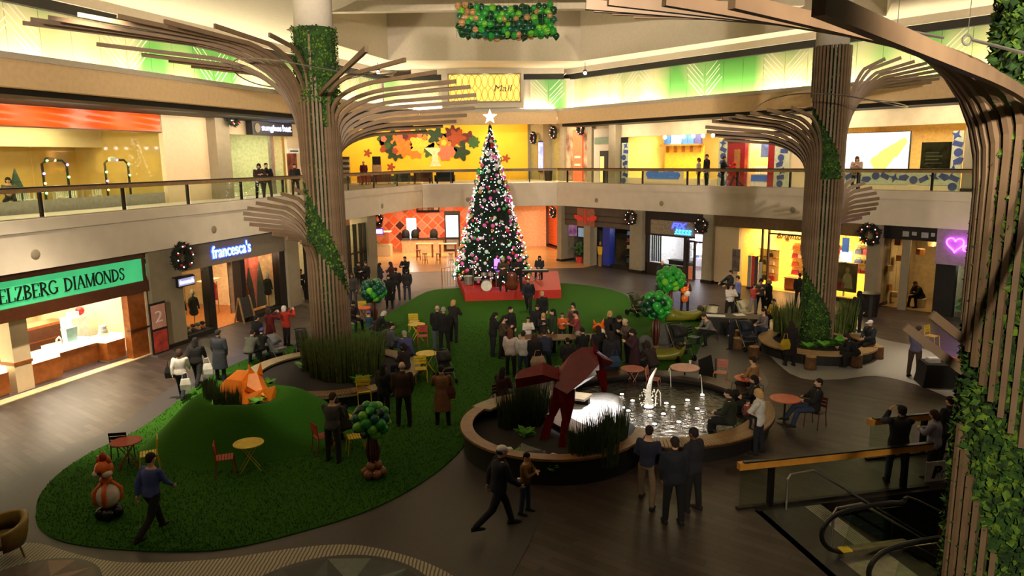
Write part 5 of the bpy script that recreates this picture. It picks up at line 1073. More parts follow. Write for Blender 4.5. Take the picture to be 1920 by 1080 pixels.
def hull(pts, name, m_, parent):
    bm = bmesh.new()
    for p in pts: bm.verts.new(p)
    r = bmesh.ops.convex_hull(bm, input=bm.verts); bmesh.ops.delete(bm, geom=[g for g in r['geom_interior'] if isinstance(g, bmesh.types.BMVert)], context='VERTS')
    bmesh.ops.recalc_face_normals(bm, faces=bm.faces); me = bpy.data.meshes.new(name); bm.to_mesh(me); bm.free(); me.materials.append(m_); return link(name, me, parent)
M_fox = mat('fox_orange', (238, 128, 24), .45, var=.06)
fx, fy = (-7.57, 19.55)
fox = thing('fox_sculpture', 'faceted orange sculpture of a curled resting fox on the grass mound', 'sculpture', (fx, fy + .25, .88), 0)
hull([(-.85, .1, 0), (-.8, -.3, 0), (-.55, -.45, .1), (.2, -.4, 0), (.6, .1, 0), (.3, .5, 0), (-.5, .5, 0), (-.78, 0, .4), (-.4, .3, .72), (0, .15, .74), (.3, .3, .5), (-.55, -.2, .6), (-.1, -.25, .55)], 'body', M_fox, fox)
hull([(.0, .05, .5), (.35, .2, .5), (.3, -.1, .75), (.08, -.15, .72), (.1, -.4, .45), (.62, -.55, .2), (.68, -.5, .12), (.45, -.1, .3), (.0, -.35, .3)], 'head', M_fox, fox)
hull([(.04, -.02, .66), (.2, .05, .68), (.12, .1, .6), (.0, .06, .98)], 'ear', M_fox, fox); hull([(.24, .05, .68), (.4, .1, .62), (.3, .15, .55), (.36, .1, 1.02)], 'ear', M_fox, fox)
hull([(-.2, -.6, 0), (.15, -.72, .0), (.75, -.45, .0), (.85, .0, .0), (.78, -.1, .35), (.6, -.45, .38), (.1, -.6, .25), (.7, .3, .1)], 'tail', M_fox, fox)
light('fox_spot', 'SPOT', (fx - 1.0, fy - 3.0, 10.5), 900, (1, .8, .45), .15, target=(fx, fy, 1.2), spot=16)
light('mound_spot', 'SPOT', (-3.5, 17, 12.5), 900, (1, .95, .8), .2, target=(-5.9, 19.6, .6), spot=18)
# ---------------------------------------------------------------- planting
def blades(n, r, h, seed, lean=.35, w_=.012):
    r2 = random.Random(seed); m = MB()
    for k in range(n):
        a = r2.uniform(0, 6.28); q = r * math.sqrt(r2.random()); hh = h * r2.uniform(.6, 1.05); b = r2.uniform(0, 6.28)
        x, y = q * math.cos(a), q * math.sin(a); dx, dy = math.cos(a) * lean * hh * r2.uniform(.1, .5), math.sin(a) * lean * hh * r2.uniform(.1, .5); wx, wy = w_ * math.cos(b), w_ * math.sin(b)
        m.add([(x - wx, y - wy, 0), (x + wx, y + wy, 0), (x + dx * .4 + wx * .8, y + dy * .4 + wy * .8, hh * .6), (x + dx * .4 - wx * .8, y + dy * .4 - wy * .8, hh * .6), (x + dx, y + dy, hh)], [(0, 1, 2, 3), (3, 2, 4)])
    return m
M_reed = mat('reed_green', (96, 108, 44), .9, rgb2=(66, 82, 30), scale=8); M_leaf = mat('bright_leaf', (104, 176, 50), .6, rgb2=(70, 140, 36), scale=8); M_reedd = mat('reed_dark', (58, 74, 34), .9, rgb2=(40, 56, 24), scale=8)
reed_me = [blades(260, .32, 1.5, s_).mesh('blades', M_reed) for s_ in (1, 2)]; reedd_me = [blades(220, .3, 1.1, s_).mesh('blades', M_reedd) for s_ in (3, 4)]
def leafy(n, seed, L_=.4):
    r2 = random.Random(seed); m = MB()
    for k in range(n):
        a = r2.uniform(0, 6.28); e = r2.uniform(.3, 1.1); l = L_ * r2.uniform(.6, 1.1); w_ = l * .2; dx, dy = math.cos(a), math.sin(a)
        pts = []
        for q, ww in ((0, .2), (.35, 1), (.7, .8), (1, .05)):
            rr = l * q * math.cos(e * (1 - .5 * q)); zz = l * q * math.sin(e) * (1 - .35 * q * q); pts += [(dx * rr - dy * w_ * ww, dy * rr + dx * w_ * ww, zz + .02), (dx * rr + dy * w_ * ww, dy * rr - dx * w_ * ww, zz + .02)]
        m.add(pts, [(0, 1, 3, 2), (2, 3, 5, 4), (4, 5, 7, 6)])
    return m
leaf_me = [leafy(34, s_).mesh('leaves', M_leaf) for s_ in (1, 2)]
stem_me = MB().lathe([(.06, 0), (.05, .08)], 8).mesh('crown', M_reedd)
def plant(kind, loc, sc, label, group=None, rz=0.):
    t = thing({'reed': 'reed_clump', 'dark': 'reed_clump', 'leaf': 'leafy_plant'}[kind], label, 'plant', loc, rz, group); q = {'reed': reed_me, 'dark': reedd_me, 'leaf': leaf_me}[kind]
    stuff(link('foliage', q[int(abs(loc[0] * 10)) % 2], t)); link('crown', stem_me, t); t.scale = (sc, sc, sc); return t
for k, (x, y) in enumerate([(-6.54, 23.49), (-6.05, 23.11), (-5.61, 22.97), (-5.23, 23.07), (-4.94, 23.6), (-5.56, 24.13), (-7.0, 24.26), (-5.97, 23.83), (-4.83, 24.42)]):
    plant('reed', (x, y, .33), 1.0, 'tall green reed clump at the foot of the left tree column', 'reeds in the left planter', k)
plant('leaf', (*(-7.28, 24.4), .33), 1.15, 'bright leafy plant on the open soil side of the left planter'); plant('leaf', (*(-4.95, 22.6), .33), 1.1, 'leafy plant in front of the reeds in the left planter')
for k, (x, y) in enumerate([(10.97, 28.57), (10.96, 27.69), (13.23, 28.27), (13.75, 28.79), (11.68, 28.9)]):
    plant('reed', (x, y, .33), 1.0, 'tall green reed clump beside the right tree column', 'reeds in the right planter', k)
plant('leaf', (*(12.44, 26.62), .33), 1.3, 'large bright leafy plant right of the right tree column'); plant('leaf', (*(11.75, 26.34), .33), 1.0, 'small bright leafy plant before the mossy base of the right tree column'); plant('leaf', (*(11.1, 26.22), .33), .9, 'low leafy plant left in the right planter')
for k, (x, y) in enumerate([(-8.37, 19.13), (-7.97, 18.77), (-7.57, 18.67), (-8.68, 19.78)]):
    plant('dark', (x, y, .9), .62, 'dark reed clump growing before the orange fox', 'reeds before the fox', k)
plant('leaf', (*(-8.12, 18.78), .9), .75, 'bright leafy plant at the left of the fox'); plant('leaf', (*(-7.11, 19.09), .9), .7, 'pale leafy plant at the paws of the fox'); plant('leaf', (*(-7.34, 20.82), .9), .7, 'leafy plant behind the snout of the fox')
# ---------------------------------------------------------------- fountain
FC = (4.05, 20.0); FRR = 3.35; BC = (1.05, 18.05); BR = 2.45
ft = thing('fountain_pool', 'round fountain pool with dark rim and wooden bench', 'fountain', (FC[0], FC[1], 0))
M_rim = mat('rim_wood', (66, 44, 31), .45, var=.2, scale=5)
E_ = lambda r: ellipse(0, 0, r, r, n=72)
MB().ring(E_(FRR - .15), E_(FRR - .5), 0, .42).build('pool_wall', M_pwall, ft); MB().prism(E_(FRR - .4), 0, .06).build('pool_floor', M_black, ft)
MB().ring(E_(FRR), E_(FRR - .62), .42, .48).build('bench_rim', M_rim, ft)
sl2 = MB().box(-.035, .035, -.3, .3, 0, .035).mesh('slat', mat('slat_wood', (140, 108, 72), .45, var=.2, scale=6))
for k in range(64):
    a = math.radians(-100 + k * 1.55); link('slat', sl2, ft, ((FRR - .31) * math.cos(a), (FRR - .31) * math.sin(a), .48), a + math.pi / 2)
def water_mat():
    m = bpy.data.materials.new('rippled_water'); m.use_nodes = True; nt = m.node_tree; b = nt.nodes['Principled BSDF']
    b.inputs['Base Color'].default_value = (.012, .011, .01, 1); b.inputs['Roughness'].default_value = .06; b.inputs['Specular IOR Level'].default_value = .9
    tc = nt.nodes.new('ShaderNodeTexCoord'); n = nt.nodes.new('ShaderNodeTexNoise'); n.inputs['Scale'].default_value = 5; n.inputs['Detail'].default_value = 4; nt.links.new(tc.outputs['Object'], n.inputs['Vector'])
    bp = nt.nodes.new('ShaderNodeBump'); bp.inputs['Strength'].default_value = .9; bp.inputs['Distance'].default_value = .12; nt.links.new(n.outputs['Fac'], bp.inputs['Height']); nt.links.new(bp.outputs[0], b.inputs['Normal']); return m
M_water = water_mat()
wt = MB().prism(E_(FRR - .55), .06, .3).build('water', M_water, ft)
M_lamp = mat('pool_lamp_glow', (255, 245, 225), emit=14., emit_rgb=(255, 240, 220))
for k, (x, y) in enumerate([(3.57, 20.64), (3.19, 20.04), (3.3, 19.77), (3.95, 20.1), (4.52, 20.36), (4.65, 20.03), (3.85, 19.35), (4.25, 19.47), (3.84, 18.69), (4.54, 18.83), (5.21, 20.62), (5.31, 19.87), (5.78, 21.09), (4.13, 20.66), (3.34, 21.24)]):
    r_ = .13 if k == 3 else .055
    t = thing('pool_lamp', 'large glaring pool lamp under the fountain jet' if k == 3 else 'small round white lamp shining at the pool surface', 'lamp', (x, y, .3), 0, None if k == 3 else 'pool lamps')
    MB().lathe([(r_ * 1.25, -.2), (r_ * 1.25, .02)], 14).build('housing', M_dark, t); MB().lathe([(r_, .02), (r_, .035)], 14).build('lens', M_lamp, t)
M_jet = mat('water_jet', (235, 235, 225), .15, emit=.12, emit_rgb=(255, 235, 200), var=.3, scale=20)  # slight emission stands for lamp light caught in the water
jt = thing('fountain_jet', 'bright leaping water jet rising from the middle of the pool', 'water jet', (*(3.95, 20.1), .34))
MB().tube([(0, 0, 0), (-.02, 0, .35), (.0, 0, .6), (.06, 0, .85), (.2, 0, 1.15)], [.12, .08, .07, .045, .02], 10).build('main_jet', M_jet, jt, True)
MB().tube([(.35, 0, 0), (.33, 0, .4), (.26, 0, .5), (.2, 0, .35), (.2, 0, .0)], .018, 6).build('side_jet', M_jet, jt, True)
sp = MB()
for k in range(70):
    a = random.uniform(0, 6.28); q = random.uniform(.02, .3); sp.ball((q * math.cos(a), q * math.sin(a), random.uniform(0, .75) * (1 - q * 2)), random.uniform(.012, .03), 5, 4)
stuff(sp.build('spray', M_jet, jt, True))
for k, (p0, p1, lab) in enumerate((((*(5.13, 22.94), .5), (*(5.01, 21.96), .3), 'thin arc of water springing from the back rim beside the white table'), ((*(5.95, 22.21), .5), (*(5.78, 21.09), .3), 'thin arc of water falling on the farthest pool lamp'))):
    a, b = Vector(p0), Vector(p1); MB; o = MB().tube([a.lerp(b, q / 8) + Vector((0, 0, .35 * math.sin(math.pi * (q / 8)))) for q in range(9)], .009, 6).build('water_arc', M_jet, None, True); tag(o, lab, 'water jet')
light('pool_glow', 'POINT', (*(3.95, 20.1), 1.3), 9, (1, .88, .7), .2)
# planted basin joined to the pool
bs = thing('planted_basin', 'dark sided planted basin with wooden rim below the red fox', 'planter', (BC[0], BC[1], 0))
pts_o = [(p[0], p[1]) for p in ellipse(0, 0, BR, BR, n=72)]
keep = [math.degrees(math.atan2(y, x)) for x, y in pts_o]
def arc(r, a0, a1, n=60): return [(r * math.cos(math.radians(a0 + (a1 - a0) * i / n)), r * math.sin(math.radians(a0 + (a1 - a0) * i / n))) for i in range(n + 1)]
def arcwall(r1, r0, a0, a1, z0, z1):
    A_, B_ = arc(r1, a0, a1), arc(r0, a0, a1); return MB().prism(A_ + B_[::-1], z0, z1)
def arc_parts(r1, r0, a0, a1, z0, z1, nm, mm, par, n=12):
    for k in range(n):
        a, b = a0 + (a1 - a0) * k / n, a0 + (a1 - a0) * (k + 1) / n; A_, B_ = arc(r1, a, b, 6), arc(r0, a, b, 6); MB().prism(A_ + B_[::-1], z0, z1).build(nm, mm, par)
arc_parts(BR - .08, BR - .2, 60, 345, 0, .62, 'wall', M_pwall, bs, 12)
arc_parts(BR, BR - .32, 150, 345, .62, .68, 'wooden_rim', mat('rim_tan', (140, 100, 66), .45, var=.15, scale=5), bs, 9)
arc_parts(BR + .1, BR - .5, 60, 150, .62, .68, 'wooden_rim', M_benchpale, bs, 5)
MB().prism(ellipse(0, 0, BR - .18, BR - .18), 0, .34).build('soil', M_soil, bs)
# water sheet whitened to stand for the light glare between basin and pool
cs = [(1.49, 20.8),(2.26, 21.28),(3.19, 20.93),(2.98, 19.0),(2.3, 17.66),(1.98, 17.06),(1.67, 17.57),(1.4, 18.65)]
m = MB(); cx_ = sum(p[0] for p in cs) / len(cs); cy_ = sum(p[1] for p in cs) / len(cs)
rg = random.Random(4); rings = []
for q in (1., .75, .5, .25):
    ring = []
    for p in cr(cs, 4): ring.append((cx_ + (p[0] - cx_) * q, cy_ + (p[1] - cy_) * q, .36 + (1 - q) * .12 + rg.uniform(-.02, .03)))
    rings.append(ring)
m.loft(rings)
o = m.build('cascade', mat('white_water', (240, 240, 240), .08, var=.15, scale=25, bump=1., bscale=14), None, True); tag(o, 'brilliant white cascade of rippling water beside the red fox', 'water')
light('cascade_spot', 'SPOT', (6.0, 25.0, 12.8), 8000, (1, .95, .92), .15, target=(cx_, cy_, .3), spot=11, blend=.5)  # overhead spots added to make the white water sheet glare
light('cascade_spot', 'SPOT', (2.0, 27, 12.5), 2600, (1, .95, .92), .1, target=(cx_ + .6, cy_ + .3, .3), spot=14, blend=.6)
M_rock = mat('wet_slate', (52, 50, 50), .3, var=.2, scale=4)
def rock(loc, s_, seed, label, mm=M_rock):
    r2 = random.Random(seed); o = hull([(r2.uniform(-1, 1) * s_[0], r2.uniform(-1, 1) * s_[1], r2.uniform(0, 1) * s_[2]) for _ in range(16)], 'slate_rock', mm, None); o.location = loc; tag(o, label, 'rock')
rock((*(0.47, 16.52), .32), (.45, .35, .3), 1, 'broad flat dark slate slab at the front of the basin'); rock((*(0.24, 20.3), .32), (.5, .35, .4), 4, 'tall dark slate slab behind the reeds of the basin'); rock((*(0.99, 16.19), .32), (.22, .22, .2), 2, 'small wet stone shining white in the basin', mat('wet_white', (225, 220, 215), .15)); rock((*(1.45, 20.98), .3), (.3, .3, .3), 3, 'tan slab leaning by the hind legs of the red fox', mat('tan_slab', (150, 120, 84), .7))
for k, (x, y) in enumerate([(-0.12, 18.59), (0.17, 18.99), (0.54, 18.77), (0.78, 19.38), (0.33, 19.62)]): plant('dark', (x, y, .34), 1.0, 'dark reed clump left in the planted basin', 'reeds left in the basin', k)
for k, (x, y) in enumerate([(1.86, 16.25), (2.18, 16.72), (2.44, 16.87), (2.16, 16.09), (1.59, 16.05), (2.6, 17.38)]): plant('dark', (x, y, .34), 1.0, 'dark reed clump at the right edge of the planted basin', 'reeds right in the basin', k)
for k, (x, y) in enumerate([(0.01, 16.4), (0.88, 15.83), (0.3, 17.89)]): plant('leaf', (x, y, .34), .85, ['bright leafy plant at the left rim of the basin', 'bright leafy plant at the front rim of the basin', 'spiky leafy plant in the middle of the basin'][k])
# red pouncing fox
M_rfox = mat('fox_red', (132, 18, 20), .25, var=.08, spec=.6)
bx, by = (1.02, 17.16)
rf = thing('red_fox_sculpture', 'tall faceted dark red sculpture of a pouncing fox beside the pool', 'sculpture', (bx, by, .3), 0)
def FH(nm, pts): hull(pts, nm, M_rfox, rf)
FH('thigh', [(.05, .45, 1.65), (.35, .4, 1.7), (.5, .65, 1.5), (.02, .75, 1.4), (-.02, .45, 1.2), (.3, .5, 1.15), (-.12, .5, .66), (.06, .52, .66), (0, .7, .68)]); FH('leg', [(-.18, .5, .72), (.06, .5, .72), (-.02, .68, .72), (-.3, .5, .0), (-.14, .48, .0), (-.16, .66, .0), (-.36, .5, .04)])
FH('thigh', [(.1, -.05, 1.6), (.5, -.1, 1.62), (.55, .25, 1.5), (.08, .3, 1.5), (.12, -.08, 1.25), (.5, -.1, 1.25), (.2, 0, .66), (.38, -.02, .66), (.3, .18, .68)]); FH('leg', [(.17, -.04, .74), (.38, -.04, .74), (.28, .16, .74), (.16, -.04, 0), (.28, -.06, 0), (.26, .1, 0), (.1, -.02, .04)])
FH('torso', [(.13, .3, 2.0), (.0, .0, 1.62), (.0, .6, 1.62), (.42, .3, 2.36), (.7, .3, 2.54), (1.02, .3, 2.55), (.3, -.22, 1.5), (.34, .8, 1.5), (.75, -.18, 1.85), (.78, .75, 1.85), (1.1, -.05, 2.2), (1.1, .62, 2.2), (.6, .3, 1.5), (1.15, .3, 1.86)])
FH('head', [(1.0, .1, 2.5), (1.0, .5, 2.5), (1.22, .08, 2.3), (1.22, .52, 2.3), (1.36, .22, 2.24), (1.36, .38, 2.24), (1.5, .3, 2.16), (1.46, .3, 2.08), (1.2, .3, 2.02), (1.02, .3, 2.1)])
for d_ in (.14, .42): FH('ear', [(.98, d_, 2.5), (1.12, d_, 2.44), (1.05, d_ + .07, 2.46), (.96, d_ + .03, 2.7)])
for d_ in (.0, .56): FH('leg', [(1.0, d_ - .1, 2.05), (1.28, d_ - .06, 2.06), (1.2, d_ + .12, 2.0), (1.14, d_ - .05, 1.62), (1.28, d_ - .05, 1.62), (1.22, d_ + .08, 1.6), (1.32, d_, 1.46), (1.2, d_ + .03, 1.44)])
FH('tail', [(.25, .3, 1.72), (.13, .3, 2.0), (.1, .0, 1.8), (-.26, .3, 2.16), (-.3, -.05, 1.95), (-.3, .65, 1.95), (-.85, .3, 1.96), (-.97, .15, 1.78), (-.97, .45, 1.78), (-.93, .3, 1.5), (-.42, .3, 1.6)])

# ---------------------------------------------------------------- slatted tree columns
M_slat = mat('slat_timber', (112, 90, 68), .6, var=.1, scale=3); M_moss = mat('moss', (22, 44, 12), .95, rgb2=(44, 80, 20), scale=5)
M_mossb = mat('moss_bright', (44, 80, 16), .9, rgb2=(96, 124, 28), scale=5)
def bez(p0, p1, p2, p3, n):
    return [tuple((1 - t) ** 3 * a + 3 * (1 - t) ** 2 * t * b + 3 * (1 - t) * t * t * c + t ** 3 * d for a, b, c, d in zip(p0, p1, p2, p3)) for t in [i / n for i in range(n + 1)]]
def slat_mesh(R_, zb, z0, L_, ze, wd, ht, sway=0.):
    # profile in the (r, z) plane, bent outwards at z0
    pts = [(R_, 0, zb)]
    if L_ < 0: return MB().sweep([(R_ - .1, 0, z0), (R_ - L_, 0, ze)], (0, 1, 0), wd, ht).mesh('slat', M_slat)
    if L_ > 0:
        if z0 > zb + .1: pts.append((R_, 0, z0))
        rise = ze - z0; k = min(1.6, L_ * .45)
        pts += bez((R_, 0, z0), (R_, 0, z0 + rise * .55), (R_ + k * .55, 0, z0 + rise * .78), (R_ + L_ * .42, 0, z0 + rise * .88), 9)[1:]
        pts.append((R_ + L_, 0, ze))
    else: pts.append((R_, 0, z0))
    return MB().sweep(pts, (0, 1, 0), wd, ht).mesh('slat', M_slat)
def moss_mesh(r, z0, z1, n, seed, leaf, cover, m_, r_top=None):
    r2 = random.Random(seed); m = MB(); k = 0
    while k < n:
        a = r2.uniform(-math.pi, math.pi); z = r2.uniform(z0, z1)
        if not cover(math.degrees(a), z): k += .2; continue
        k += 1; rr = (r if z < z1 - 2.35 or r_top is None else r_top) + r2.uniform(-.01, .06); c_, s_ = math.cos(a), math.sin(a); p = Vector((rr * c_, rr * s_, z)); t = Vector((-s_, c_, 0)); nrm = Vector((c_, s_, 0))
        l = leaf * r2.uniform(.6, 1.3); ang = r2.uniform(0, 6.28); d = (t * math.cos(ang) + Vector((0, 0, 1)) * math.sin(ang)); e = d.cross(nrm)
        tip = p + d * l + nrm * r2.uniform(.02, .07) * (leaf / .08); w_ = l * .38
        m.m = r2.random() < .45
        m.add([p, p + d * l * .5 + e * w_ + nrm * .03, tip, p + d * l * .5 - e * w_ + nrm * .03], [(0, 1, 2, 3)])
    m.mi = [int(x) for x in m.mi]
    return m.mesh('moss', m_)
def tree_column(name, label, c, top, zmoss_top, slats, r_core, seed, nleaf, leaf, cover, mm, white=None, r_top=None):
    t = thing('slatted_tree_column', label, 'column', (c[0], c[1], 0))
    MB().lathe([(r_core, .1), (r_core, zmoss_top - 2.4), (r_top, zmoss_top - 2.3), (r_top, zmoss_top)] if r_top else [(r_core, .1), (r_core, zmoss_top)], 28).build('moss_core', M_moss, t)
    stuff(link('moss', moss_mesh(r_core, .3, zmoss_top, nleaf, seed, leaf, cover, mm, r_top), t))
    if white: MB().lathe([(white, zmoss_top - .1), (white, 13.8)], 32).build('upper_shaft', M_white, t, True)
    for (ang, zb, z0, L_, ze) in slats:
        o = link('slat', slat_mesh(r_core + .07, zb, z0, L_, ze, .07, .12), t); o.rotation_euler = (0, 0, math.radians(ang))
    return t
# left tree: spiral moss, canopy to the left and right
SL_ = []
def upz(a): # lower cut of the upper slats, spiralling down to the right
    a = (a + 180) % 360; return 7.9 - 4.3 * min(a, 200) / 180
for a, tip in [(-90,(11.6,0,0)),(-70,(9.6,9.65,9.69)),(-47,(9.3,4.44,10.26)),(-33,(9.0,4.40,10.03)),(-22,(8.7,4.47,9.85)),(-12,(8.45,4.60,9.76)),(-4,(8.25,4.65,9.57)),(4,(8.05,4.65,9.42)),(12,(7.9,4.62,9.25)),(21,(7.75,4.52,9.06)),(30,(7.6,4.42,8.88)),(39,(7.5,4.29,8.74)),(50,(7.4,4.26,8.57)),(-103,(9.9,2.10,11.15)),(-115,(9.5,3.53,11.22)),(-125,(9.1,4.49,11.27)),(-134,(8.8,5.33,11.41)),(-142,(8.5,6.08,11.49)),(-149,(8.3,6.72,11.49)),(-156,(8.15,7.21,11.56)),(-163,(8.0,7.62,11.61)),(-80,(10.2,0,0)),(-60,(8.6,0,0)),(-53,(8.6,0,0)),(-40,(8.6,0,0)),(-171,(7.9,6.0,11.2)),(-179,(7.9,5.0,11.0)),(-187,(7.9,4.5,10.9)),(-196,(7.9,4.2,10.8)),(60,(7.9,4.4,9.4)),(72,(7.9,4.2,9.4))]:
    SL_.append((a, upz(a), tip[0], tip[1], tip[2]))
def lowz(a):
    a = (a + 180) % 360; return 5.9 - 3.1 * min(a, 200) / 180
k = 0
for a in range(-96, 20, 11): SL_.append((a, .3, lowz(a), 0, 0))
for k, a in enumerate(range(-107, -280, -11)):
    q = k / 16; SL_.append((a, .3, 3.7 + 1.9 * q, .9 + 1.15 * math.sin(math.pi * min(1, q * 1.2)), 4.95 + 2.3 * q))
for a in range(30, 80, 11): SL_.append((a, .3, 3.0, 0, 0))
def covL(a, z):
    return -200 < a < 40
tree_column('a', 'slatted timber tree column with green moss spiral and white shaft in the left planter', TL, 13.8, 11.75, SL_, .56, 1, 6500, .085, covL, [M_moss, M_mossb], .62, .66)
# right tree
SR_ = []
for a, zb, tip in [(-180,9.60,(11.4,0,0)),(-169,9.39,(11.4,0,0)),(-158,9.18,(11.4,0,0)),(-147,8.97,(11.4,0,0)),(-136,8.76,(11.4,0,0)),(-125,8.55,(11.4,0,0)),(-114,8.35,(11.4,0,0)),(-103,8.14,(11.4,0,0)),(-92,7.93,(11.4,0,0)),(-81,7.72,(11.4,0,0)),(-70,7.51,(11.4,0,0)),(-59,7.30,(11.4,0,0)),(-48,7.09,(11.4,0,0)),(-37,6.88,(11.4,0,0)),(-26,6.67,(11.4,0,0)),(-15,6.46,(11.4,0,0)),(-121,2.54,(6.6,0,0)),(-110,2.34,(6.6,0,0)),(-99,2.14,(6.6,0,0)),(-88,1.94,(6.6,0,0)),(-77,1.75,(6.6,0,0)),(-66,1.55,(6.6,0,0)),(-55,1.35,(6.6,0,0)),(-44,1.15,(6.6,0,0)),(-33,0.95,(6.6,0,0)),(-28,6.9,(8.2,1.14,10.86)),(-20,6.9,(8.0,1.66,10.89)),(-12,6.9,(7.8,2.18,10.78)),(-4,6.9,(7.6,2.77,10.76)),(4,6.9,(7.5,3.36,10.69)),(12,6.9,(7.4,4.06,10.63)),(20,6.9,(7.3,4.90,10.56)),(28,6.9,(7.2,5.93,10.52)),(38,6.9,(7.1,7.86,10.57)),(-128,2.66,(7.4,3.71,9.03)),(-136,2.81,(7.3,4.11,8.98)),(-144,2.95,(7.2,4.06,8.93)),(-152,3.10,(7.1,4.03,8.86)),(-160,3.24,(7.0,4.06,8.81)),(-168,3.38,(6.95,4.06,8.75)),(-176,3.53,(6.9,4.04,8.57)),(-184,3.67,(6.85,3.82,8.42)),(-192,3.82,(6.8,3.44,8.29)),(-200,3.96,(6.75,3.07,8.13)),(-30,.4,(5.4,0.05,6.81)),(-22,.4,(5.3,0.41,6.59)),(-14,.4,(5.2,0.81,6.44)),(-6,.4,(5.1,1.13,6.25)),(2,.4,(5.0,1.43,6.04)),(10,.4,(4.9,1.75,5.81)),(18,.4,(4.8,2.03,5.58)),(26,.4,(4.7,2.39,5.36)),(34,.4,(4.6,2.66,5.13)),(42,.4,(4.5,3.01,4.90))]:
    SR_.append((a, zb, tip[0], tip[1], tip[2]))
tree_column('b', 'slatted timber tree column wound with moss in the right planter', TR, 13.8, 11.4, SR_, .56, 2, 5200, .085, lambda a, z: -210 < a < 30, [M_moss, M_mossb], .58)
# nearest tree at the escalator
SN_ = []
for a, zb, tip in [(-122,3.84,(8.1,24.01,5.48)),(-133,4.03,(7.9,7.21,8.26)),(-144,4.22,(7.7,5.82,8.67)),(-155,4.41,(7.5,5.42,8.94)),(-168,4.63,(7.3,5.33,9.21)),(-179,4.81,(7.2,5.33,9.39)),(-190,5.00,(7.1,5.18,9.57)),(-201,5.19,(7.0,5.07,9.72)),(-212,5.37,(6.9,5.06,9.84)),(-111,3.66,(9.5,0,0)),(-100,3.47,(9.5,0,0)),(-89,3.28,(9.5,0,0)),(-78,3.10,(9.5,0,0)),(-180,.3,(3.75,0,0)),(-169,.3,(3.42,0,0)),(-158,.3,(3.09,0,0)),(-147,.3,(2.76,0,0)),(-136,.3,(2.43,0,0)),(-125,.3,(2.10,0,0)),(-114,.3,(1.77,0,0)),(-186,2.70,(4.83,-0.51,5.31)),(-196,2.60,(4.41,-0.76,5.08))]:
    SN_.append((a, zb, tip[0], tip[1], tip[2]))
tree_column('c', 'huge slatted timber tree column with bright green leaf wall by the escalator', TN, 13.8, 12.0, SN_, .56, 3, 9000, .12, lambda a, z: (a < -60 or a > 110) and z > 1.0, [M_moss, M_mossb], .6)
# steel tie rods with rings
def rod(p, q, r_, label):
    o = MB().tube([p, q], r_, 6).build('tie_rod', M_steel); tag(o, label, 'rod'); return o
for nm_, z_, r_, c_ in (('left', 10.35, 2.6, TL), ('right', 9.35, 2.6, TR)):
    o = MB().tube([(c_[0] + r_ * math.cos(a), c_[1] + r_ * math.sin(a), z_ + .25 * math.sin(a * 2)) for a in [i * math.pi / 20 for i in range(41)]], .022, 5).build('tie_ring', M_steel); tag(o, f'thin steel tie ring threaded through the slats of the {nm_} tree column', 'ring')
for k, (a, b, l) in enumerate((((4.38, 8.4, 8.86), (4.75, 8.2, 8.74), 'short steel tie rod between the two front slats of the nearest tree column'), ((4.87, 7.9, 8.67), (5.31, 7.6, 8.47), 'steel tie rod running from the front slat out beyond the nearest tree column'))):
    t = thing('tie_rod', l, 'rod', a); v = Vector(b) - Vector(a); MB().tube([(0, 0, 0), v], .018, 6).build('rod', M_steel, t); MB().tube([(-.05 + .05 * math.cos(q), 0, .05 * math.sin(q)) for q in [i * math.pi / 6 for i in range(13)]], .012, 5).build('ring', M_steel, t); MB().tube([(-.05, 0, .05), (.05, 0, 14.2 - a[2])], .004, 4).build('wire', M_steel, t)

# ---------------------------------------------------------------- escalator opening
def PT(o): o.location = PO; o.rotation_euler = (0, 0, PA); return o
M_ptile = mat('dark_tile', (36, 44, 42), .3, var=.2, scale=3); M_grout = mat('grout', (70, 78, 74), .8); M_redp = mat('dark_red_panel', (92, 18, 18), .4); M_rubber = mat('black_rubber', (16, 15, 15), .35)
pw_ = struct(PT(MB().box(.5, 13, .0, .15, -4.2, -.32).build('wall_pit', M_grout)))
tl = MB().box(-.13, .13, -.02, 0, -.13, .13).mesh('tile', M_ptile)
for i in range(18):
    for j in range(9): link('tile', tl, pw_, (2.0 + i * .28, 0, -.5 - j * .28))
struct(PT(MB().box(.4, 13, -.06, .2, -.32, .01).build('trim_pit_kerb', M_dark)))
struct(PT(MB().box(.35, .5, -4.05, .0, -4.2, .0).build('wall_pit_end', M_grout))); struct(PT(MB().box(.4, 13, -4.2, -4.05, -4.2, 0).build('wall_pit_near', M_grout))); struct(PT(MB().box(.4, 13, -4.2, .2, -4.3, -4.2).build('floor_pit', M_dark)))
struct(PT(MB().box(.5, 1.9, -4.0, -.06, -.1, .003).build('floor_landing', mat('landing_plate', (60, 58, 56), .4, metal=.4))))
def guard(u0, u1, v, label, posts):
    t = PT(thing('floor_railing', label, 'railing')); wd = mat('orange_rail_wood', (190, 130, 50), .4, var=.12, scale=4)
    MB().box(u0, u1, v - .07, v + .07, .92, 1.07).build('top_rail', wd, t); MB().box(u0 + .1, u1, v - .08, v + .02, 1.07, 1.1).build('rail_cap', M_cap, t)
    for p in posts: MB().box(p - .05, p + .05, v - .06, v + .06, 0, .98).build('post', M_post, t)
    MB().box(u0, u1, v - .05, v + .05, 0, .06).build('base_shoe', M_dark, t)
    e = [u0] + list(posts) + [u1]
    for a, b in zip(e[:-1], e[1:]):
        if b - a > .3: MB().box(a + .06, b - .06, v - .008, v + .008, .06, .92).build('glass_panel', M_glass, t)
guard(0, 4.75, .12, 'orange wood topped glass guard rail beside the escalator opening', (.78, 4.1))
guard(4.4, 7.5, 1.75, 'short orange wood topped guard rail beyond the escalator guard', (6.0,))
t = PT(thing('staircase', 'steel edged stair flight going down beside the escalator', 'stairs'))
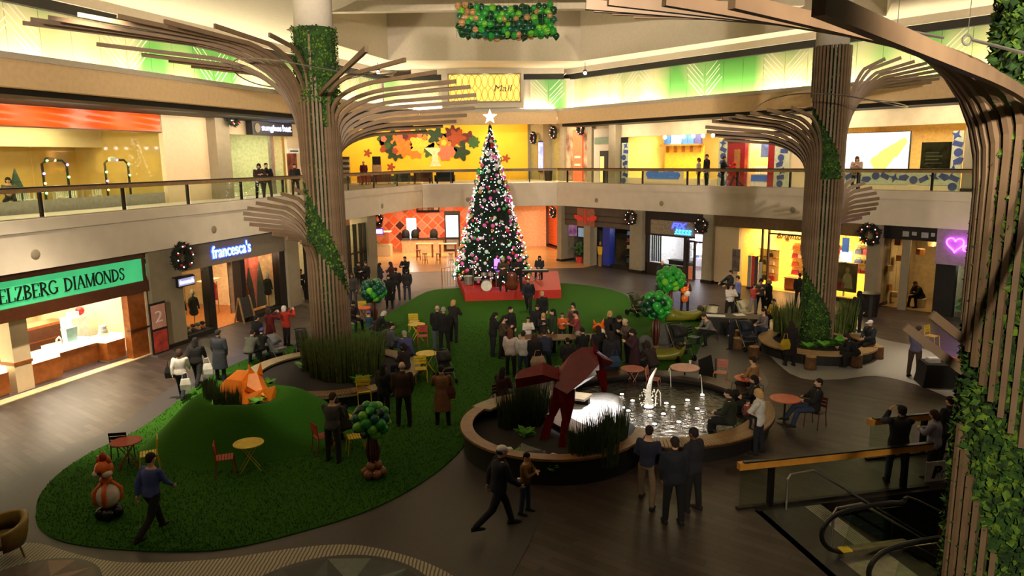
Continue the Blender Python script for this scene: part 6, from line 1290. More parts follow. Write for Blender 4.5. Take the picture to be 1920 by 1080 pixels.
for k in range(20):
    MB().box(1.9 + k * .28, 2.2 + k * .28, -1.75, -.1, -.18 * (k + 1) - .04, -.18 * (k + 1) + .0).build('tread', M_dark, t); MB().box(1.9 + k * .28, 1.95 + k * .28, -1.75, -.1, -.18 * (k + 1), -.18 * (k + 1) + .01).build('nosing', mat('pale_nosing', (150, 145, 125), .6), t)
for k in range(7): MB().box(1.5 + k * .055, 1.535 + k * .055, -1.75, -.1, .003, .012).build('tactile_bar', mat('pale_nosing', (150, 145, 125)), t)
for v, l in ((-.16, 1), (-1.7, 1)):
    MB().tube([(1.0, v, .02), (1.0, v, .72), (1.06, v, .82), (1.6, v, .86), (7.5, v, -2.95)], .025, 8).build('handrail', M_steel, t)
    for q in (.35, .7): MB().tube([(1.6 + 5.9 * q, v, .86 - 3.81 * q), (1.6 + 5.9 * q, v, -.1 - 3.81 * q)], .018, 6).build('baluster', M_steel, t)
t = PT(thing('escalator', 'escalator with black hand belts and dark red side panel going down', 'escalator'))
for v in (-2.0, -3.3):
    pts = [(1.3, v, -.0), (.75, v, .18), (.55, v, .5), (.75, v, .82), (1.3, v, .95), (2.2, v, .95), (3.0, v, .7), (8.5, v, -2.6)]
    MB().tube(cr([tuple(p) for p in pts], 5, False), .045, 8).build('hand_belt', M_rubber, t)
    MB().prism([(1.0, v - .008), (8.2, v - .008), (8.2, v + .008), (1.0, v + .008)], 0, .01).build('deck_edge', M_steel, t)
    m = MB(); a = [(1.0, .1), (2.3, .1), (8.3, -3.4), (8.3, -2.6), (3.0, .62), (2.2, .88), (1.2, .88)]; m.add([(x, v - .006, z) for x, z in a] + [(x, v + .006, z) for x, z in a], [tuple(range(7)), tuple(range(7, 14))[::-1]] + [(i, (i + 1) % 7, (i + 1) % 7 + 7, i + 7) for i in range(7)]); m.build('balustrade_glass', M_glass, t)
    m = MB(); a = [(1.0, 0), (2.4, 0), (8.3, -3.6), (8.3, -3.35), (2.4, .14), (1.0, .14)]; m.add([(x, v - .09, z) for x, z in a] + [(x, v + .09, z) for x, z in a], [tuple(range(6)), tuple(range(6, 12))[::-1]] + [(i, (i + 1) % 6, (i + 1) % 6 + 6, i + 6) for i in range(6)]); m.build('skirt', mat('champagne_skirt', (120, 112, 84), .35, metal=.6), t)
m = MB(); a = [(3.2, -.55), (8.3, -3.5), (8.3, -2.5), (3.3, .25)]; m.add([(x, -1.88, z) for x, z in a] + [(x, -1.82, z) for x, z in a], [tuple(range(4)), tuple(range(4, 8))[::-1]] + [(i, (i + 1) % 4, (i + 1) % 4 + 4, i + 4) for i in range(4)]); m.build('red_side_panel', M_redp, t)
for k in range(18): MB().box(1.9 + k * .4, 2.3 + k * .4, -3.2, -2.1, -.23 * max(0, k) - .05, -.23 * max(0, k)).build('step', mat('step_grey', (66, 64, 62), .4, metal=.5), t)
MB().box(.9, 1.9, -3.2, -2.1, .003, .02).build('comb_plate', M_steel, t); MB().box(.95, 1.15, -2.12, -1.95, .14, .17).build('yellow_label', mat('label_yellow', (200, 170, 40), .5), t)
t = PT(thing('banner_sign', 'white banner with bold black lettering half hidden behind the leaf wall', 'banner')); MB().box(4.85, 6.4, .3, .34, .02, .5).build('cloth', mat('banner_cloth', (190, 186, 178), .7), t); fit(text('lettering', 'Re', .4, M_ink, t, shear=.2, bold=.015), 5.0, 5.5, .1, .4, .295); MB().tube([(4.9, .36, 0), (4.9, .36, .5)], .02, 6).build('post', M_steel, t); MB().tube([(6.35, .36, 0), (6.35, .36, .5)], .02, 6).build('post', M_steel, t)
# ---------------------------------------------------------------- stage and christmas tree
M_stage = mat('stage_red', (190, 34, 20), .6, var=.06)
sg = [(-2.52, 37.82),(2.66, 38.36),(2.07, 44.33),(-3.56, 43.02)]
stg = [tuple(p) for p in sg]
o = slab('stage', [stg[0], stg[1], (stg[1][0] + .25, stg[1][1] + 6.5), (stg[0][0] - .9, stg[0][1] + 6.5)], .02, .5, M_stage); tag(o, 'low red carpeted stage under the christmas tree', 'stage')
STG = o
MB().box(stg[0][0], stg[1][0], stg[0][1] - .02, stg[0][1] + .0, .0, .0).box(stg[0][0] + .02, stg[1][0] - .02, stg[0][1] + .06, stg[0][1] + .1, .44, .46)
XT = ((-1.12, 41.6, 0.44)[0], 41.6)
xt = thing('christmas_tree', 'tall christmas tree covered in lights and baubles on the red stage', 'christmas tree', (XT[0], XT[1], .5), 0)
TH_ = 9.0; TRr = 2.35
MB().lathe([(.16, 0), (.1, 7.5), (.02, TH_)], 10).build('trunk', M_jdark, xt)
M_fir = mat('fir_needles', (20, 42, 22), .9, rgb2=(34, 64, 30), scale=10); rg = random.Random(9); m = MB()
for k in range(2600):
    q = rg.random() ** .75; z = .25 + (1 - q) * (TH_ - .45); r_ = (1 - (z - .1) / TH_) * TRr; a = rg.uniform(0, 6.28); l = r_ * rg.uniform(.72, 1.04); c_, s_ = math.cos(a), math.sin(a)
    p0 = Vector((c_ * max(0, l - .6), s_ * max(0, l - .6), z + .14)); p1 = Vector((c_ * l, s_ * l, z - .06 + rg.uniform(-.08, .08))); t_ = Vector((-s_, c_, 0))
    for w_ in (.1, .06):
        e = t_ * w_ if w_ == .1 else Vector((0, 0, w_ * 1.6)); mid = p0.lerp(p1, .55)
        m.add([p0, mid + e, p1, mid - e], [(0, 1, 2, 3)])
stuff(m.build('fir_foliage', M_fir, xt))
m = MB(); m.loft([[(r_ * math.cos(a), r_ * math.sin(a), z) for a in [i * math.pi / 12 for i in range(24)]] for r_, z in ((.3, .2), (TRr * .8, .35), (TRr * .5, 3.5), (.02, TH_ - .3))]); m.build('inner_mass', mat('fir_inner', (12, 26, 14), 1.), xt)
bm_ = [mat('bauble_white', (235, 232, 238), .2), mat('bauble_pink', (226, 90, 170), .25), mat('bauble_red', (190, 36, 50), .25), mat('bauble_green', (60, 170, 90), .25), mat('bauble_silver', (205, 205, 215), .15, metal=.8), mat('bauble_gold', (215, 170, 90), .2, metal=.6)]
bme = [MB().ball((0, 0, 0), .1, 8, 6).mesh('bauble', q) for q in bm_]
for q in bme: q.polygons.foreach_set('use_smooth', [True] * len(q.polygons))
n = 0
while n < 300:
    z = .3 + (1 - rg.random() ** .75) * (TH_ - .9); r_ = (1 - (z - .1) / TH_) * TRr * 1.0; a = rg.uniform(-math.pi * 1.02, .02) if rg.random() < .9 else rg.uniform(0, 3.1)
    link('bauble', bme[rg.choice((0, 0, 1, 2, 3, 4, 4, 5, 1))], xt, (r_ * math.cos(a), r_ * math.sin(a), z), 0, rg.uniform(.55, 1.25)); n += 1
for nm, mm, cnt, sd in (('white_lights', mat('fairy_white', (255, 250, 240), emit=14.), 620, 1), ('pink_lights', mat('fairy_pink', (255, 120, 220), emit=9.), 130, 2), ('green_lights', mat('fairy_green', (110, 255, 170), emit=8.), 160, 3)):
    r2 = random.Random(sd); m = MB()
    for k in range(cnt):
        z = .25 + (1 - r2.random() ** .75) * (TH_ - .5); r_ = (1 - (z - .1) / TH_) * TRr * r2.uniform(.92, 1.06); a = r2.uniform(0, 6.28); s_ = r2.uniform(.014, .034); c_ = Vector((r_ * math.cos(a), r_ * math.sin(a), z))
        m.add([c_ + Vector(d) * s_ for d in ((1, 0, 0), (-1, 0, 0), (0, 1, 0), (0, -1, 0), (0, 0, 1), (0, 0, -1))], [(0, 2, 4), (2, 1, 4), (1, 3, 4), (3, 0, 4), (2, 0, 5), (1, 2, 5), (3, 1, 5), (0, 3, 5)])
    stuff(m.build(nm, mm, xt))
m = MB(); pts = [((.42 if i % 2 == 0 else .18) * math.sin(i * math.pi / 5), (.42 if i % 2 == 0 else .18) * math.cos(i * math.pi / 5)) for i in range(10)]
m.add([(x, -.06, TH_ + .35 + z) for x, z in pts] + [(x, .06, TH_ + .35 + z) for x, z in pts] + [(0, -.14, TH_ + .35), (0, .14, TH_ + .35)], [(i, (i + 1) % 10, (i + 1) % 10 + 10, i + 10) for i in range(10)] + [((i + 1) % 10, i, 20) for i in range(10)] + [(i + 10, (i + 1) % 10 + 10, 21) for i in range(10)])
m.build('star', mat('star_glow', (255, 235, 190), emit=2.2), xt)
# band instruments
x, y = (-1.37, 38.66); dk = thing('drum_kit', 'small drum kit with white heads on the red stage', 'drum kit', (x, y, .5))
M_drum = mat('drum_shell', (150, 140, 130), .3, metal=.5); M_head = mat('drum_head', (225, 220, 210), .5); M_cym = mat('cymbal', (190, 160, 90), .25, metal=.9)
def drum(c, r_, h_, tilt=0., nm='drum'):
    o = MB().lathe([(r_, 0), (r_, h_)], 18).build(nm, [M_drum], dk); o.location = c; o.rotation_euler = (tilt, 0, 0); q = MB().lathe([(r_ * .96, h_), (r_ * .96, h_ + .01)], 18).build('drum_head', M_head, o); return o
drum((0, -.15, .3), .3, .4, math.pi / 2, 'bass_drum'); drum((-.5, .1, .5), .19, .16, 0, 'snare_drum'); drum((-.15, .15, .72), .16, .16, -.3, 'tom_drum'); drum((.2, .15, .72), .16, .16, -.3, 'tom_drum'); drum((-1.0, .1, .3), .22, .45, 0, 'floor_tom')
for x_, z_ in ((-.75, 1.15), (.5, 1.2), (.75, .95)):
    MB().tube([(x_, .35, 0), (x_, .35, z_)], .012, 6).build('cymbal_stand', M_steel, dk); MB().lathe([(.24, z_), (.04, z_ + .04), (.01, z_ + .06)], 18, (x_, .35, 0)).build('cymbal', M_cym, dk)
x, y = (1.48, 39.44); kb = thing('keyboard_piano', 'dark stage keyboard on a crossed stand', 'keyboard', (x - .2, y, .5)); P(kb, 'body', M_black, -.75, .75, -.18, .18, .82, .92); P(kb, 'keys', M_wbox, -.7, .7, .02, .17, .92, .935)
for s_ in (-1, 1): MB().tube([(-.35 * s_, 0, 0), (.35 * s_, 0, .82)], .025, 6).build('stand_leg', M_steel, kb)
x, y = (-0.0, 37.76); ub = thing('double_bass', 'brown upright double bass leaning on the stage', 'double bass', (x, y, .5)); MB().loft([[(r_ * math.cos(a), .5 * min(.2, r_) * math.sin(a), z) for a in [i * math.pi / 8 for i in range(16)]] for z, r_ in ((.12, .1), (.2, .3), (.45, .34), (.65, .22), (.85, .27), (1.05, .2), (1.12, .05))]).build('body', mat('bass_varnish', (96, 44, 22), .3), ub, True); MB().tube([(0, -.06, 1.0), (0, -.04, 1.75)], .03, 6).build('neck', M_black, ub); MB().tube([(0, 0, 1.75), (0, .02, 1.85)], [.04, .03], 6).build('scroll', mat('bass_varnish', (96, 44, 22)), ub); MB().tube([(0, 0, 0), (0, 0, .15)], .012, 5).build('endpin', M_steel, ub)
x, y = (-0.82, 39.11); t = thing('music_monitor', 'violet glowing tablet on a slim stand in front of the tree', 'screen', (x, y + .5, .5)); MB().tube([(0, 0, 0), (0, 0, 1.0)], .02, 6).build('stand', M_dark, t); P(t, 'display', mat('violet_display', (130, 80, 255), emit=2.6), -.16, .16, -.05, -.02, 1.0, 1.55); P(t, 'casing', M_black, -.18, .18, -.02, .02, .98, 1.57); MB().lathe([(.2, 0), (.2, .02)], 12).build('foot', M_dark, t)
x, y = (-3.55, 42.1); t = thing('folding_barrier', 'thin tan barrier frame standing beside the stage corner', 'barrier', (x - .2, y + .3), .9); MB().tube([(-.6, 0, 0), (-.6, 0, 1.2), (.6, 0, 1.2), (.6, 0, 0)], .03, 6).build('frame', M_wood, t)
for k in range(4): MB().tube([(-.36 + k * .24, 0, .1), (-.36 + k * .24, 0, 1.2)], .015, 5).build('bar', M_wood, t)
# ---------------------------------------------------------------- wreaths
M_wr = mat('wreath_fir', (26, 32, 20), .95, var=.4, scale=12); wr_m = MB(); rg = random.Random(6)
for k in range(260):
    a = rg.uniform(0, 6.28); b = rg.uniform(0, 6.28); q = rg.uniform(.1, .2); c = Vector(((.42 + q * math.cos(b)) * math.cos(a), q * math.sin(b) * .8, (.42 + q * math.cos(b)) * math.sin(a))); d = Vector((rg.uniform(-1, 1), rg.uniform(-1, 1), rg.uniform(-1, 1))).normalized() * .13; e = d.cross(Vector((rg.uniform(-1, 1), rg.uniform(-1, 1), rg.uniform(-1, 1)))).normalized() * .035
    wr_m.add([c - d, c + e, c + d, c - e], [(0, 1, 2, 3)])
wr_me = wr_m.mesh('fir_ring', M_wr)
core_me = MB().tube([(.42 * math.cos(a), 0, .42 * math.sin(a)) for a in [i * math.pi / 12 for i in range(25)]], .12, 8).mesh('core_ring', M_wr)
wl = MB().ball((0, 0, 0), .03, 6, 4).mesh('fairy_light', mat('wreath_light', (255, 245, 230), emit=2.)); wb = MB().ball((0, 0, 0), .06, 8, 5).mesh('bauble', bm_[2])
def wreath(loc, rz, sc, label, hang=False):
    t = thing('christmas_wreath', label, 'wreath', loc, rz, 'christmas wreaths'); stuff(link('fir_ring', wr_me, t)); link('core_ring', core_me, t); r2 = random.Random(int(loc[0] * 100))
    for k in range(7): a = k * .898 + r2.uniform(-.2, .2); link('fairy_light', wl, t, (.44 * math.cos(a), -.17, .44 * math.sin(a)))
    for k in range(5): a = k * 1.257 + .3; link('bauble', wb, t, (.42 * math.cos(a), -.15, .42 * math.sin(a)))
    if hang: MB().tube([(0, 0, .5), (0, 0, (4.0 - loc[2]) / sc)], .012, 5).build('cord', M_dark, t)
    t.scale = (sc, sc, sc); return t
u, z = (15.98, 9.81); wreath(fw('L', u, 3.2, z), FRAME['L'][1], .85, 'fir wreath with baubles on the pilaster left of the eyewear shop')
u, z = (7.77, 3.72); wreath(fw('L', u, -.2, z), FRAME['L'][1], 1.0, 'fir wreath with small lights on the pilaster left of the fashion shop')
u, z = (7.42, 3.63); wreath(fw('R', u, -.36, z), FRAME['R'][1], .85, 'fir wreath on the pilaster between variety shop and repair shop')
u, z = (12.94, 3.45); wreath(fw('R', u, -.36, z), FRAME['R'][1], .85, 'fir wreath on the pilaster between repair shop and cream wall')
u, z = (22.82, 3.62); wreath(fw('R', u, -.36, z), FRAME['R'][1], .95, 'fir wreath on the pilaster right of the handbag shop')
wreath((-10.24, 54.9, 3.12), -.1, .95, 'fir wreath hung at the left side of the orange hall', True); wreath((3.23, 55.5, 3.42), -1.2, .8, 'fir wreath hung at the right side of the orange hall', True)
for k, pxx in enumerate((1092, 1043, 1006)):
    wreath(fw('S', sx(pxx), -.2, (9.75, 9.6, 9.3)[k]), FRAME['S'][1], .95, ['fir wreath over the coral banner upstairs', 'fir wreath between the upstairs corridor pilasters', 'fir wreath above the blue screen upstairs'][k])
# ---------------------------------------------------------------- gilded board over the tree, round spots
t = fthing('B', 'lit_sign_board', 'white framed board with a glowing gold lattice panel above the tree', 'sign board')
b0, b1 = 1.62, 7.4
P(t, 'board', M_white, b0, b1, -.25, .2, 11.1, 13.95); P(t, 'lattice_panel', mat('gold_glow', (250, 206, 90), .5, emit=.75, emit_rgb=(255, 200, 80)), 2.15, 7.12, -.28, -.25, 11.55, 13.35)
for a, b, c, d in ((2.05, 7.22, 13.35, 13.45), (2.05, 7.22, 11.45, 11.55), (2.05, 2.15, 11.45, 13.45), (7.12, 7.22, 11.45, 13.45)): P(t, 'frame_bar', M_stone, a, b, -.34, -.25, c, d)
M_lat = mat('lattice_gold', (150, 110, 40), .4, metal=.5)
for i in range(11):
    for j in range(2): MB().tube([(2.4 + i * .45 + .2 * math.cos(a), -.3, 12.0 + j * .9 + .43 * math.sin(a)) for a in [q * math.pi / 8 for q in range(17)]], .022, 5).build('lattice_ring', M_lat, t)
fit(text('lettering', 'Mall', .4, mat('sign_brown', (70, 44, 20), .5), t, shear=.2), 5.3, 6.6, 12.2, 12.65, -.34)
MB().box(2.5, 6.3, -.5, -.46, 14.0, 14.04).build('lamp_rail', M_dark, t)
for k in range(4): MB().tube([(2.7 + k * 1.15, -.1, 13.9), (2.7 + k * 1.15, -.48, 14.0)], .03, 5).build('lamp_arm', M_dark, t)
for k in range(3): light('board_lamp', 'SPOT', fw('B', 3.0 + k * 1.7, -.75, 13.75), 25, (1, .85, .6), .05, target=fw('B', 3.0 + k * 1.7, -.25, 12.3), spot=80)
for k, (x, y, z) in enumerate(((5.08, 50.0, 13.17), (-8.59, 49.0, 13.29))):
    t = thing('ceiling_spot', ['white glaring spot head in the black slot right of the gold board', 'white glaring spot head in the black slot left of the gold board'][k], 'lamp', (x, y, z)); MB().lathe([(.1, -.12), (.13, .1), (.06, .16)], 12).build('housing', M_dark, t); MB().ball((0, -.06, -.08), .11, 10, 6).build('lens', mat('spot_glare', (255, 235, 255)), t, True); MB().tube([(0, 0, .1), (0, 0, 13.8 - z)], .02, 5).build('drop_rod', M_dark, t)
# sprinkler plates along the fascia
for k, (f, u, z) in enumerate((('L', 1.49, 4.62), ('L', 10.0, 4.62), ('L', 25.76, 4.62), ('B', 3.3, 4.62), ('R', 3.96, 4.62), ('R', 9.63, 4.62), ('R', 18.5, 4.62))):
    o = MB().ball((0, 0, 0), .17, 14, 6, (1, .2, 1)).build('wall_fitting', M_stone, None, True); tag(o, 'small round fitting on the pale gallery fascia', 'fitting', 'round fittings on the gallery fascia'); o.location = fw(f, u, -.01, z); o.rotation_euler = (0, 0, FRAME[f][1])
# ---------------------------------------------------------------- balloon net under the ceiling
bg_ = [mat('balloon_green', (40, 150, 50), .3), mat('balloon_dark', (14, 62, 36), .3), mat('balloon_lime', (110, 190, 50), .3), mat('balloon_tan', (190, 140, 90), .35), mat('balloon_teal', (24, 90, 70), .3)]
def balloon_mesh(m_, r_=.14):
    return MB().lathe([(.01, -r_ * 1.25), (.03 * r_ / .14, -r_ * 1.12), (r_ * .5, -r_ * .8), (r_ * .9, -r_ * .3), (r_, .1 * r_), (r_ * .85, r_ * .55), (r_ * .5, r_ * .88), (.005, r_)], 12).mesh('balloon', m_)
blm = [balloon_mesh(q) for q in bg_]
for q in blm: q.polygons.foreach_set('use_smooth', [True] * len(q.polygons))
NY = 30.0; nx0, _, nz1 = (-2.07, 30.0, 13.47); nx1, _, nz0 = (1.89, 30.0, 12.25)
nt_ = thing('balloon_net', 'long hanging net filled with green, dark and tan balloons', 'balloon net', ((nx0 + nx1) / 2, NY, nz1)); hl = (nx1 - nx0) / 2; hh = (nz1 - nz0)
rg = random.Random(12)
for i in range(17):
    for j in range(6):
        for k in range(2):
            xx = -hl + .13 + (2 * hl - .26) * (i + .5 * (j % 2)) / 16.5; zz = -.08 - (hh - .2) * j / 5.2 + .18 * ((xx / hl) ** 2 - .6); o = link('balloon', blm[rg.choice((0, 1, 2, 3, 0, 1, 4, 3, 1))], nt_, (xx + rg.uniform(-.04, .04), -.3 + k * .45 + rg.uniform(-.06, .06), zz + rg.uniform(-.05, .05)), 0, rg.uniform(.95, 1.2)); o.rotation_euler = (rg.uniform(-1.5, 1.5), rg.uniform(-1.5, 1.5), 0)
m = MB()
for i in range(22):
    xx = -hl + 2 * hl * i / 21; s_ = .18 * ((xx / hl) ** 2 - .6); m.tube([(xx, -.52, .1), (xx, -.56, -hh * .5 + s_), (xx, 0, -hh - .05 + s_), (xx, .56, -hh * .5 + s_), (xx, .52, .1)], .006, 3)
for q in range(8):
    z_ = .08 - q * (hh / 7.2); m.tube([(-hl + 2 * hl * i / 20, -.56, z_ + .18 * ((-1 + i / 10) ** 2 - .6) * (q / 7)) for i in range(21)], .006, 3)
m.build('netting', mat('net_cord', (120, 140, 110), .8), nt_)
for s_ in (-1, 1): MB().tube([(s_ * hl * .8, 0, 0), (s_ * hl * .8, 0, 14.75 - nz1)], .01, 4).build('cable', M_steel, nt_)
o = link('loose_balloon', blm[1], None, (1.89, 30.0, 12.39)); tag(o, 'single dark green balloon hanging below the end of the balloon net', 'balloon'); o.location.z -= .1
# ---------------------------------------------------------------- balloon trees and balloon fox
M_btan = mat('balloon_brown', (150, 96, 62), .3); M_btr = mat('balloon_trunk', (84, 44, 30), .35)
tanm = balloon_mesh(M_btan); tanm.polygons.foreach_set('use_smooth', [True] * len(tanm.polygons))
def balloon_tree(loc, h_, R_, label, seed, pal):
    t = thing('balloon_tree', label, 'balloon tree', loc); r2 = random.Random(seed)
    for k in range(4): a = k * 1.571; MB().tube([(.06 * math.cos(a), .06 * math.sin(a), .25), (.13 * math.cos(a), .13 * math.sin(a), .25 + (h_ - .6) * .45), (.06 * math.cos(a), .06 * math.sin(a), h_ - R_ * .6)], [.03, .05, .035], 8).build('trunk_balloon', M_btr, t, True)
    for k in range(9):
        a = k * 6.283 / 6 if k < 6 else k * 2.1; q = .2 if k < 6 else .1; link('base_balloon', tanm, t, (q * math.cos(a), q * math.sin(a), .13 if k < 6 else .3), 0, .85)
    n = 36
    for k in range(n):
        ph = math.acos(1 - 2 * (k + .5) / n); th = k * 2.39996; o = link('balloon', blm[pal[r2.randrange(len(pal))]], t, (R_ * math.sin(ph) * math.cos(th), R_ * math.sin(ph) * math.sin(th), h_ + R_ * .95 * math.cos(ph)), 0, r2.uniform(.8, 1.12) * R_ / .36); o.rotation_euler = (r2.uniform(-1.5, 1.5), r2.uniform(-1.5, 1.5), 0)
    return t
balloon_tree((*(-3.37, 16.23), .03), 1.42, .36, 'balloon tree with lime and dark green crown on the front lawn', 1, (0, 0, 1, 2, 2, 4))
balloon_tree((*(-6.21, 31.66), .03), 1.75, .45, 'balloon tree with blue green crown behind the left tree column', 2, (0, 1, 4, 2, 4))
balloon_tree((*(7.33, 32.82), .03), 1.9, .5, 'balloon tree with bright green crown by the repair shop', 3, (0, 0, 2, 0))
balloon_tree((*(5.43, 26.64), .03), 1.95, .46, 'balloon tree with deep green crown beside the olive lounge seat', 4, (0, 0, 1, 0, 1))
x, y = (-8.7, 14.39); t = thing('balloon_fox', 'standing fox figure twisted from orange, white and black balloons', 'balloon figure', (x, y, .03)); M_bo = mat('balloon_orange', (238, 110, 30), .3); M_bw = mat('balloon_white', (235, 220, 205), .3); M_bb = mat('balloon_black', (18, 16, 18), .3)
for k in range(5): a = k * 1.257; MB().ball((.16 * math.cos(a), .16 * math.sin(a), .13), .13, 10, 6).build('foot_balloon', M_bb, t, True)
MB().ball((0, 0, .5), .24, 14, 8, (1, 1, 1.15)).build('body_balloon', M_bw, t, True)
for a in (-1.35, -2.6, .6, 1.9): MB().tube([(.0, 0, .2), (.25 * math.cos(a), .25 * math.sin(a), .4), (.25 * math.cos(a), .25 * math.sin(a), .62), (.05 * math.cos(a), .05 * math.sin(a), .84)], [.04, .055, .05, .04], 8).build('stripe_balloon', M_bo, t, True)
MB().ball((0, 0, .86), .13, 12, 6, (1, 1, .7)).build('neck_balloon', M_bo, t, True)
MB().ball((0, -.02, 1.12), .19, 12, 8).build('head_balloon', M_bo, t, True)
for s_ in (-1, 1): MB().ball((s_ * .1, -.1, 1.04), .11, 10, 6, (1, 1, .8)).build('cheek_balloon', M_bw, t, True); MB().tube([(s_ * .1, 0, 1.25), (s_ * .1, 0, 1.4)], [.07, .02], 8).build('ear_balloon', M_bo, t, True)
MB().tube([(0, -.02, 1.28), (0, -.02, 1.42), (0, -.02, 1.5)], [.06, .07, .02], 8).build('tuft_balloon', mat('balloon_rust', (190, 60, 26), .3), t, True)
MB().ball((0, -.22, 1.1), .04, 8, 5).build('nose_balloon', M_bb, t, True)
# ---------------------------------------------------------------- bistro chairs and tables
FM = {'red': mat('metal_red', (180, 52, 40), .4), 'yellow': mat('metal_yellow', (222, 190, 40), .4), 'black': mat('metal_black', (26, 26, 26), .4), 'olive': mat('metal_olive', (150, 140, 40), .4), 'pink': mat('metal_pink', (196, 120, 104), .4), 'dark': mat('metal_wine', (70, 22, 22), .4), 'coral': mat('metal_coral', (205, 84, 56), .4)}
CH = {}
def chair_parts(col):
    m = FM[col]; L_ = []
    for s_ in (-1, 1):
        L_.append(('leg', MB().tube([(s_ * .2, -.24, 0), (s_ * .2, -.19, .44)], .014, 6).mesh('leg', m))); L_.append(('leg', MB().tube([(s_ * .2, .24, 0), (s_ * .2, .17, .44), (s_ * .2, .22, .84)], .014, 6).mesh('leg', m)))
    for k in range(6): L_.append(('seat_slat', MB().box(-.2, .2, -.2 + k * .068, -.145 + k * .068, .44, .455).mesh('seat_slat', m)))
    for k in range(3): L_.append(('back_slat', MB().box(-.21, .21, .19 + k * .012, .205 + k * .012, .56 + k * .1, .64 + k * .1).mesh('back_slat', m)))
    return L_
def chair(loc, rz, col, label, group=None):
    if col not in CH: CH[col] = chair_parts(col)
    t = thing('bistro_chair', label, 'chair', loc, rz, group)
    for n_, me in CH[col]: link(n_, me, t)
    return t
TB = {}
def table(loc, col, label, r_=.32, h_=.72, ped=False):
    key = (col, r_, ped); t = thing('bistro_table', label, 'table', loc, .4); m = FM[col]
    if key not in TB:
        TB[key] = [('table_top', MB().lathe([(r_, h_ - .025), (r_ + .005, h_ - .01), (r_, h_)], 24).mesh('table_top', m))]
        if ped: TB[key] += [('pedestal', MB().lathe([(.03, .03), (.03, h_ - .02)], 8).mesh('pedestal', FM['black'])), ('foot', MB().lathe([(.22, 0), (.22, .02), (.04, .04)], 16).mesh('foot', FM['black']))]
        else:
            for s_ in (-1, 1):
                for y_ in (-.14, .14): TB[key].append(('leg', MB().tube([(s_ * .24, y_, 0), (-s_ * .2, y_, h_ - .03)], .012, 6).mesh('leg', m)))
    for n_, me in TB[key]: link(n_, me, t)
    return t
def G3(p): return (*p, .03)
table(G3((-9.61, 16.91)), 'red', 'round red table on the lawn beside the black chair', .36); chair(G3((-9.99, 17.37)), math.pi * 1.05, 'black', 'black slatted bistro chair behind the red table'); chair(G3((-9.0, 16.76)), -1.1, 'yellow', 'yellow slatted bistro chair at the red table')
table(G3((-6.5, 16.69)), 'yellow', 'round yellow table on the lawn before the grass mound', .36); chair(G3((-7.02, 16.46)), 1.9, 'red', 'red slatted bistro chair at the yellow table before the mound')
chair(G3((-4.98, 17.75)), 2.2, 'red', 'red bistro chair pushed behind the man in the vest'); chair(G3((-4.11, 17.72)), -1.2, 'yellow', 'yellow bistro chair beside the front balloon tree'); table(G3((-4.66, 18.38)), 'yellow', 'yellow table hidden behind the man in the vest', .34)
chair(G3((-4.65, 21.46)), .3, 'yellow', 'yellow bistro chair against the rim of the left planter')
table(G3((-4.02, 29.42)), 'yellow', 'round yellow table between a yellow and a red chair', .36); chair(G3((-4.36, 31.15)), math.pi, 'yellow', 'yellow bistro chair behind the table on the open lawn'); chair(G3((-3.66, 28.45)), .15, 'red', 'red bistro chair in front of the table on the open lawn')
table(G3((-3.05, 24.79)), 'yellow', 'round yellow table near the man in the blue jacket', .4); chair(G3((-3.16, 23.79)), .2, 'yellow', 'yellow bistro chair at the table near the parked stroller')
chair(G3((-7.21, 34.16)), math.pi, 'yellow', 'yellow bistro chair behind the coral table by the column'); table(G3((-6.93, 32.99)), 'coral', 'round coral table behind the left tree column', .36)
table((*(-0.02, 19.47), 0), 'pink', 'small pale pink table at the left of the planted basin', .34); table((*(3.9, 22.68), 0), 'pink', 'pale pink table behind the red fox head', .38); table((*(5.62, 22.72), 0), 'pink', 'round pink table with a cup behind the pool', .48, .72, True); table((*(7.71, 19.53), 0), 'coral', 'round coral table at the seated man with dark jacket', .42, .72, True); table((*(7.28, 21.49), 0), 'coral', 'coral table beyond the pool at the man in tan', .4)
chair((*(6.88, 23.01), 0), -.4, 'pink', 'pink bistro chair beside the leaning dark pad'); chair((*(4.52, 22.38), 0), 1.2, 'pink', 'pale pink bistro chair by the pink table with the cup'); chair((*(7.58, 21.73), 0), .1, 'black', 'black bistro chair under the man in tan'); chair((*(8.44, 19.17), 0), -.9, 'dark', 'wine red bistro chair under the man in dark jacket'); chair(G3((-0.34, 20.58)), .6, 'dark', 'wine red bistro chair under the person at the small pink table')
chair((*(7.2, 27.81), 0), .8, 'black', 'black bistro chair by the olive lounge seats'); chair((*(16.48, 27.5), 0), .6, 'yellow', 'yellow bistro chair behind the black covered table')
chair((*(8.19, 28.78), 0), 1.4, 'dark', 'wine red chair under the person in grey at the craft table')
o = MB().lathe([(.03, 0), (.042, .11), (.045, .115)], 12).build('paper_cup', M_wbox); tag(o, 'white paper cup standing on the round pink table', 'cup'); o.location = (*(5.89, 23.11), .72)
t = thing('leaning_pad', 'large dark folding pad leaning beside the pink chair', 'pad', (*(6.5, 23.03), 0), .5); MB().loft([[(-.4, -.05, 0), (.3, -.05, 0), (.3, 0, 0), (-.4, 0, 0)], [(-.25, .2, .85), (.28, .2, .95), (.28, .25, .95), (-.25, .25, .85)]]).build('pad', M_black, t); MB().box(.28, .3, -.05, .02, 0, .9).build('edge', M_steel, t)
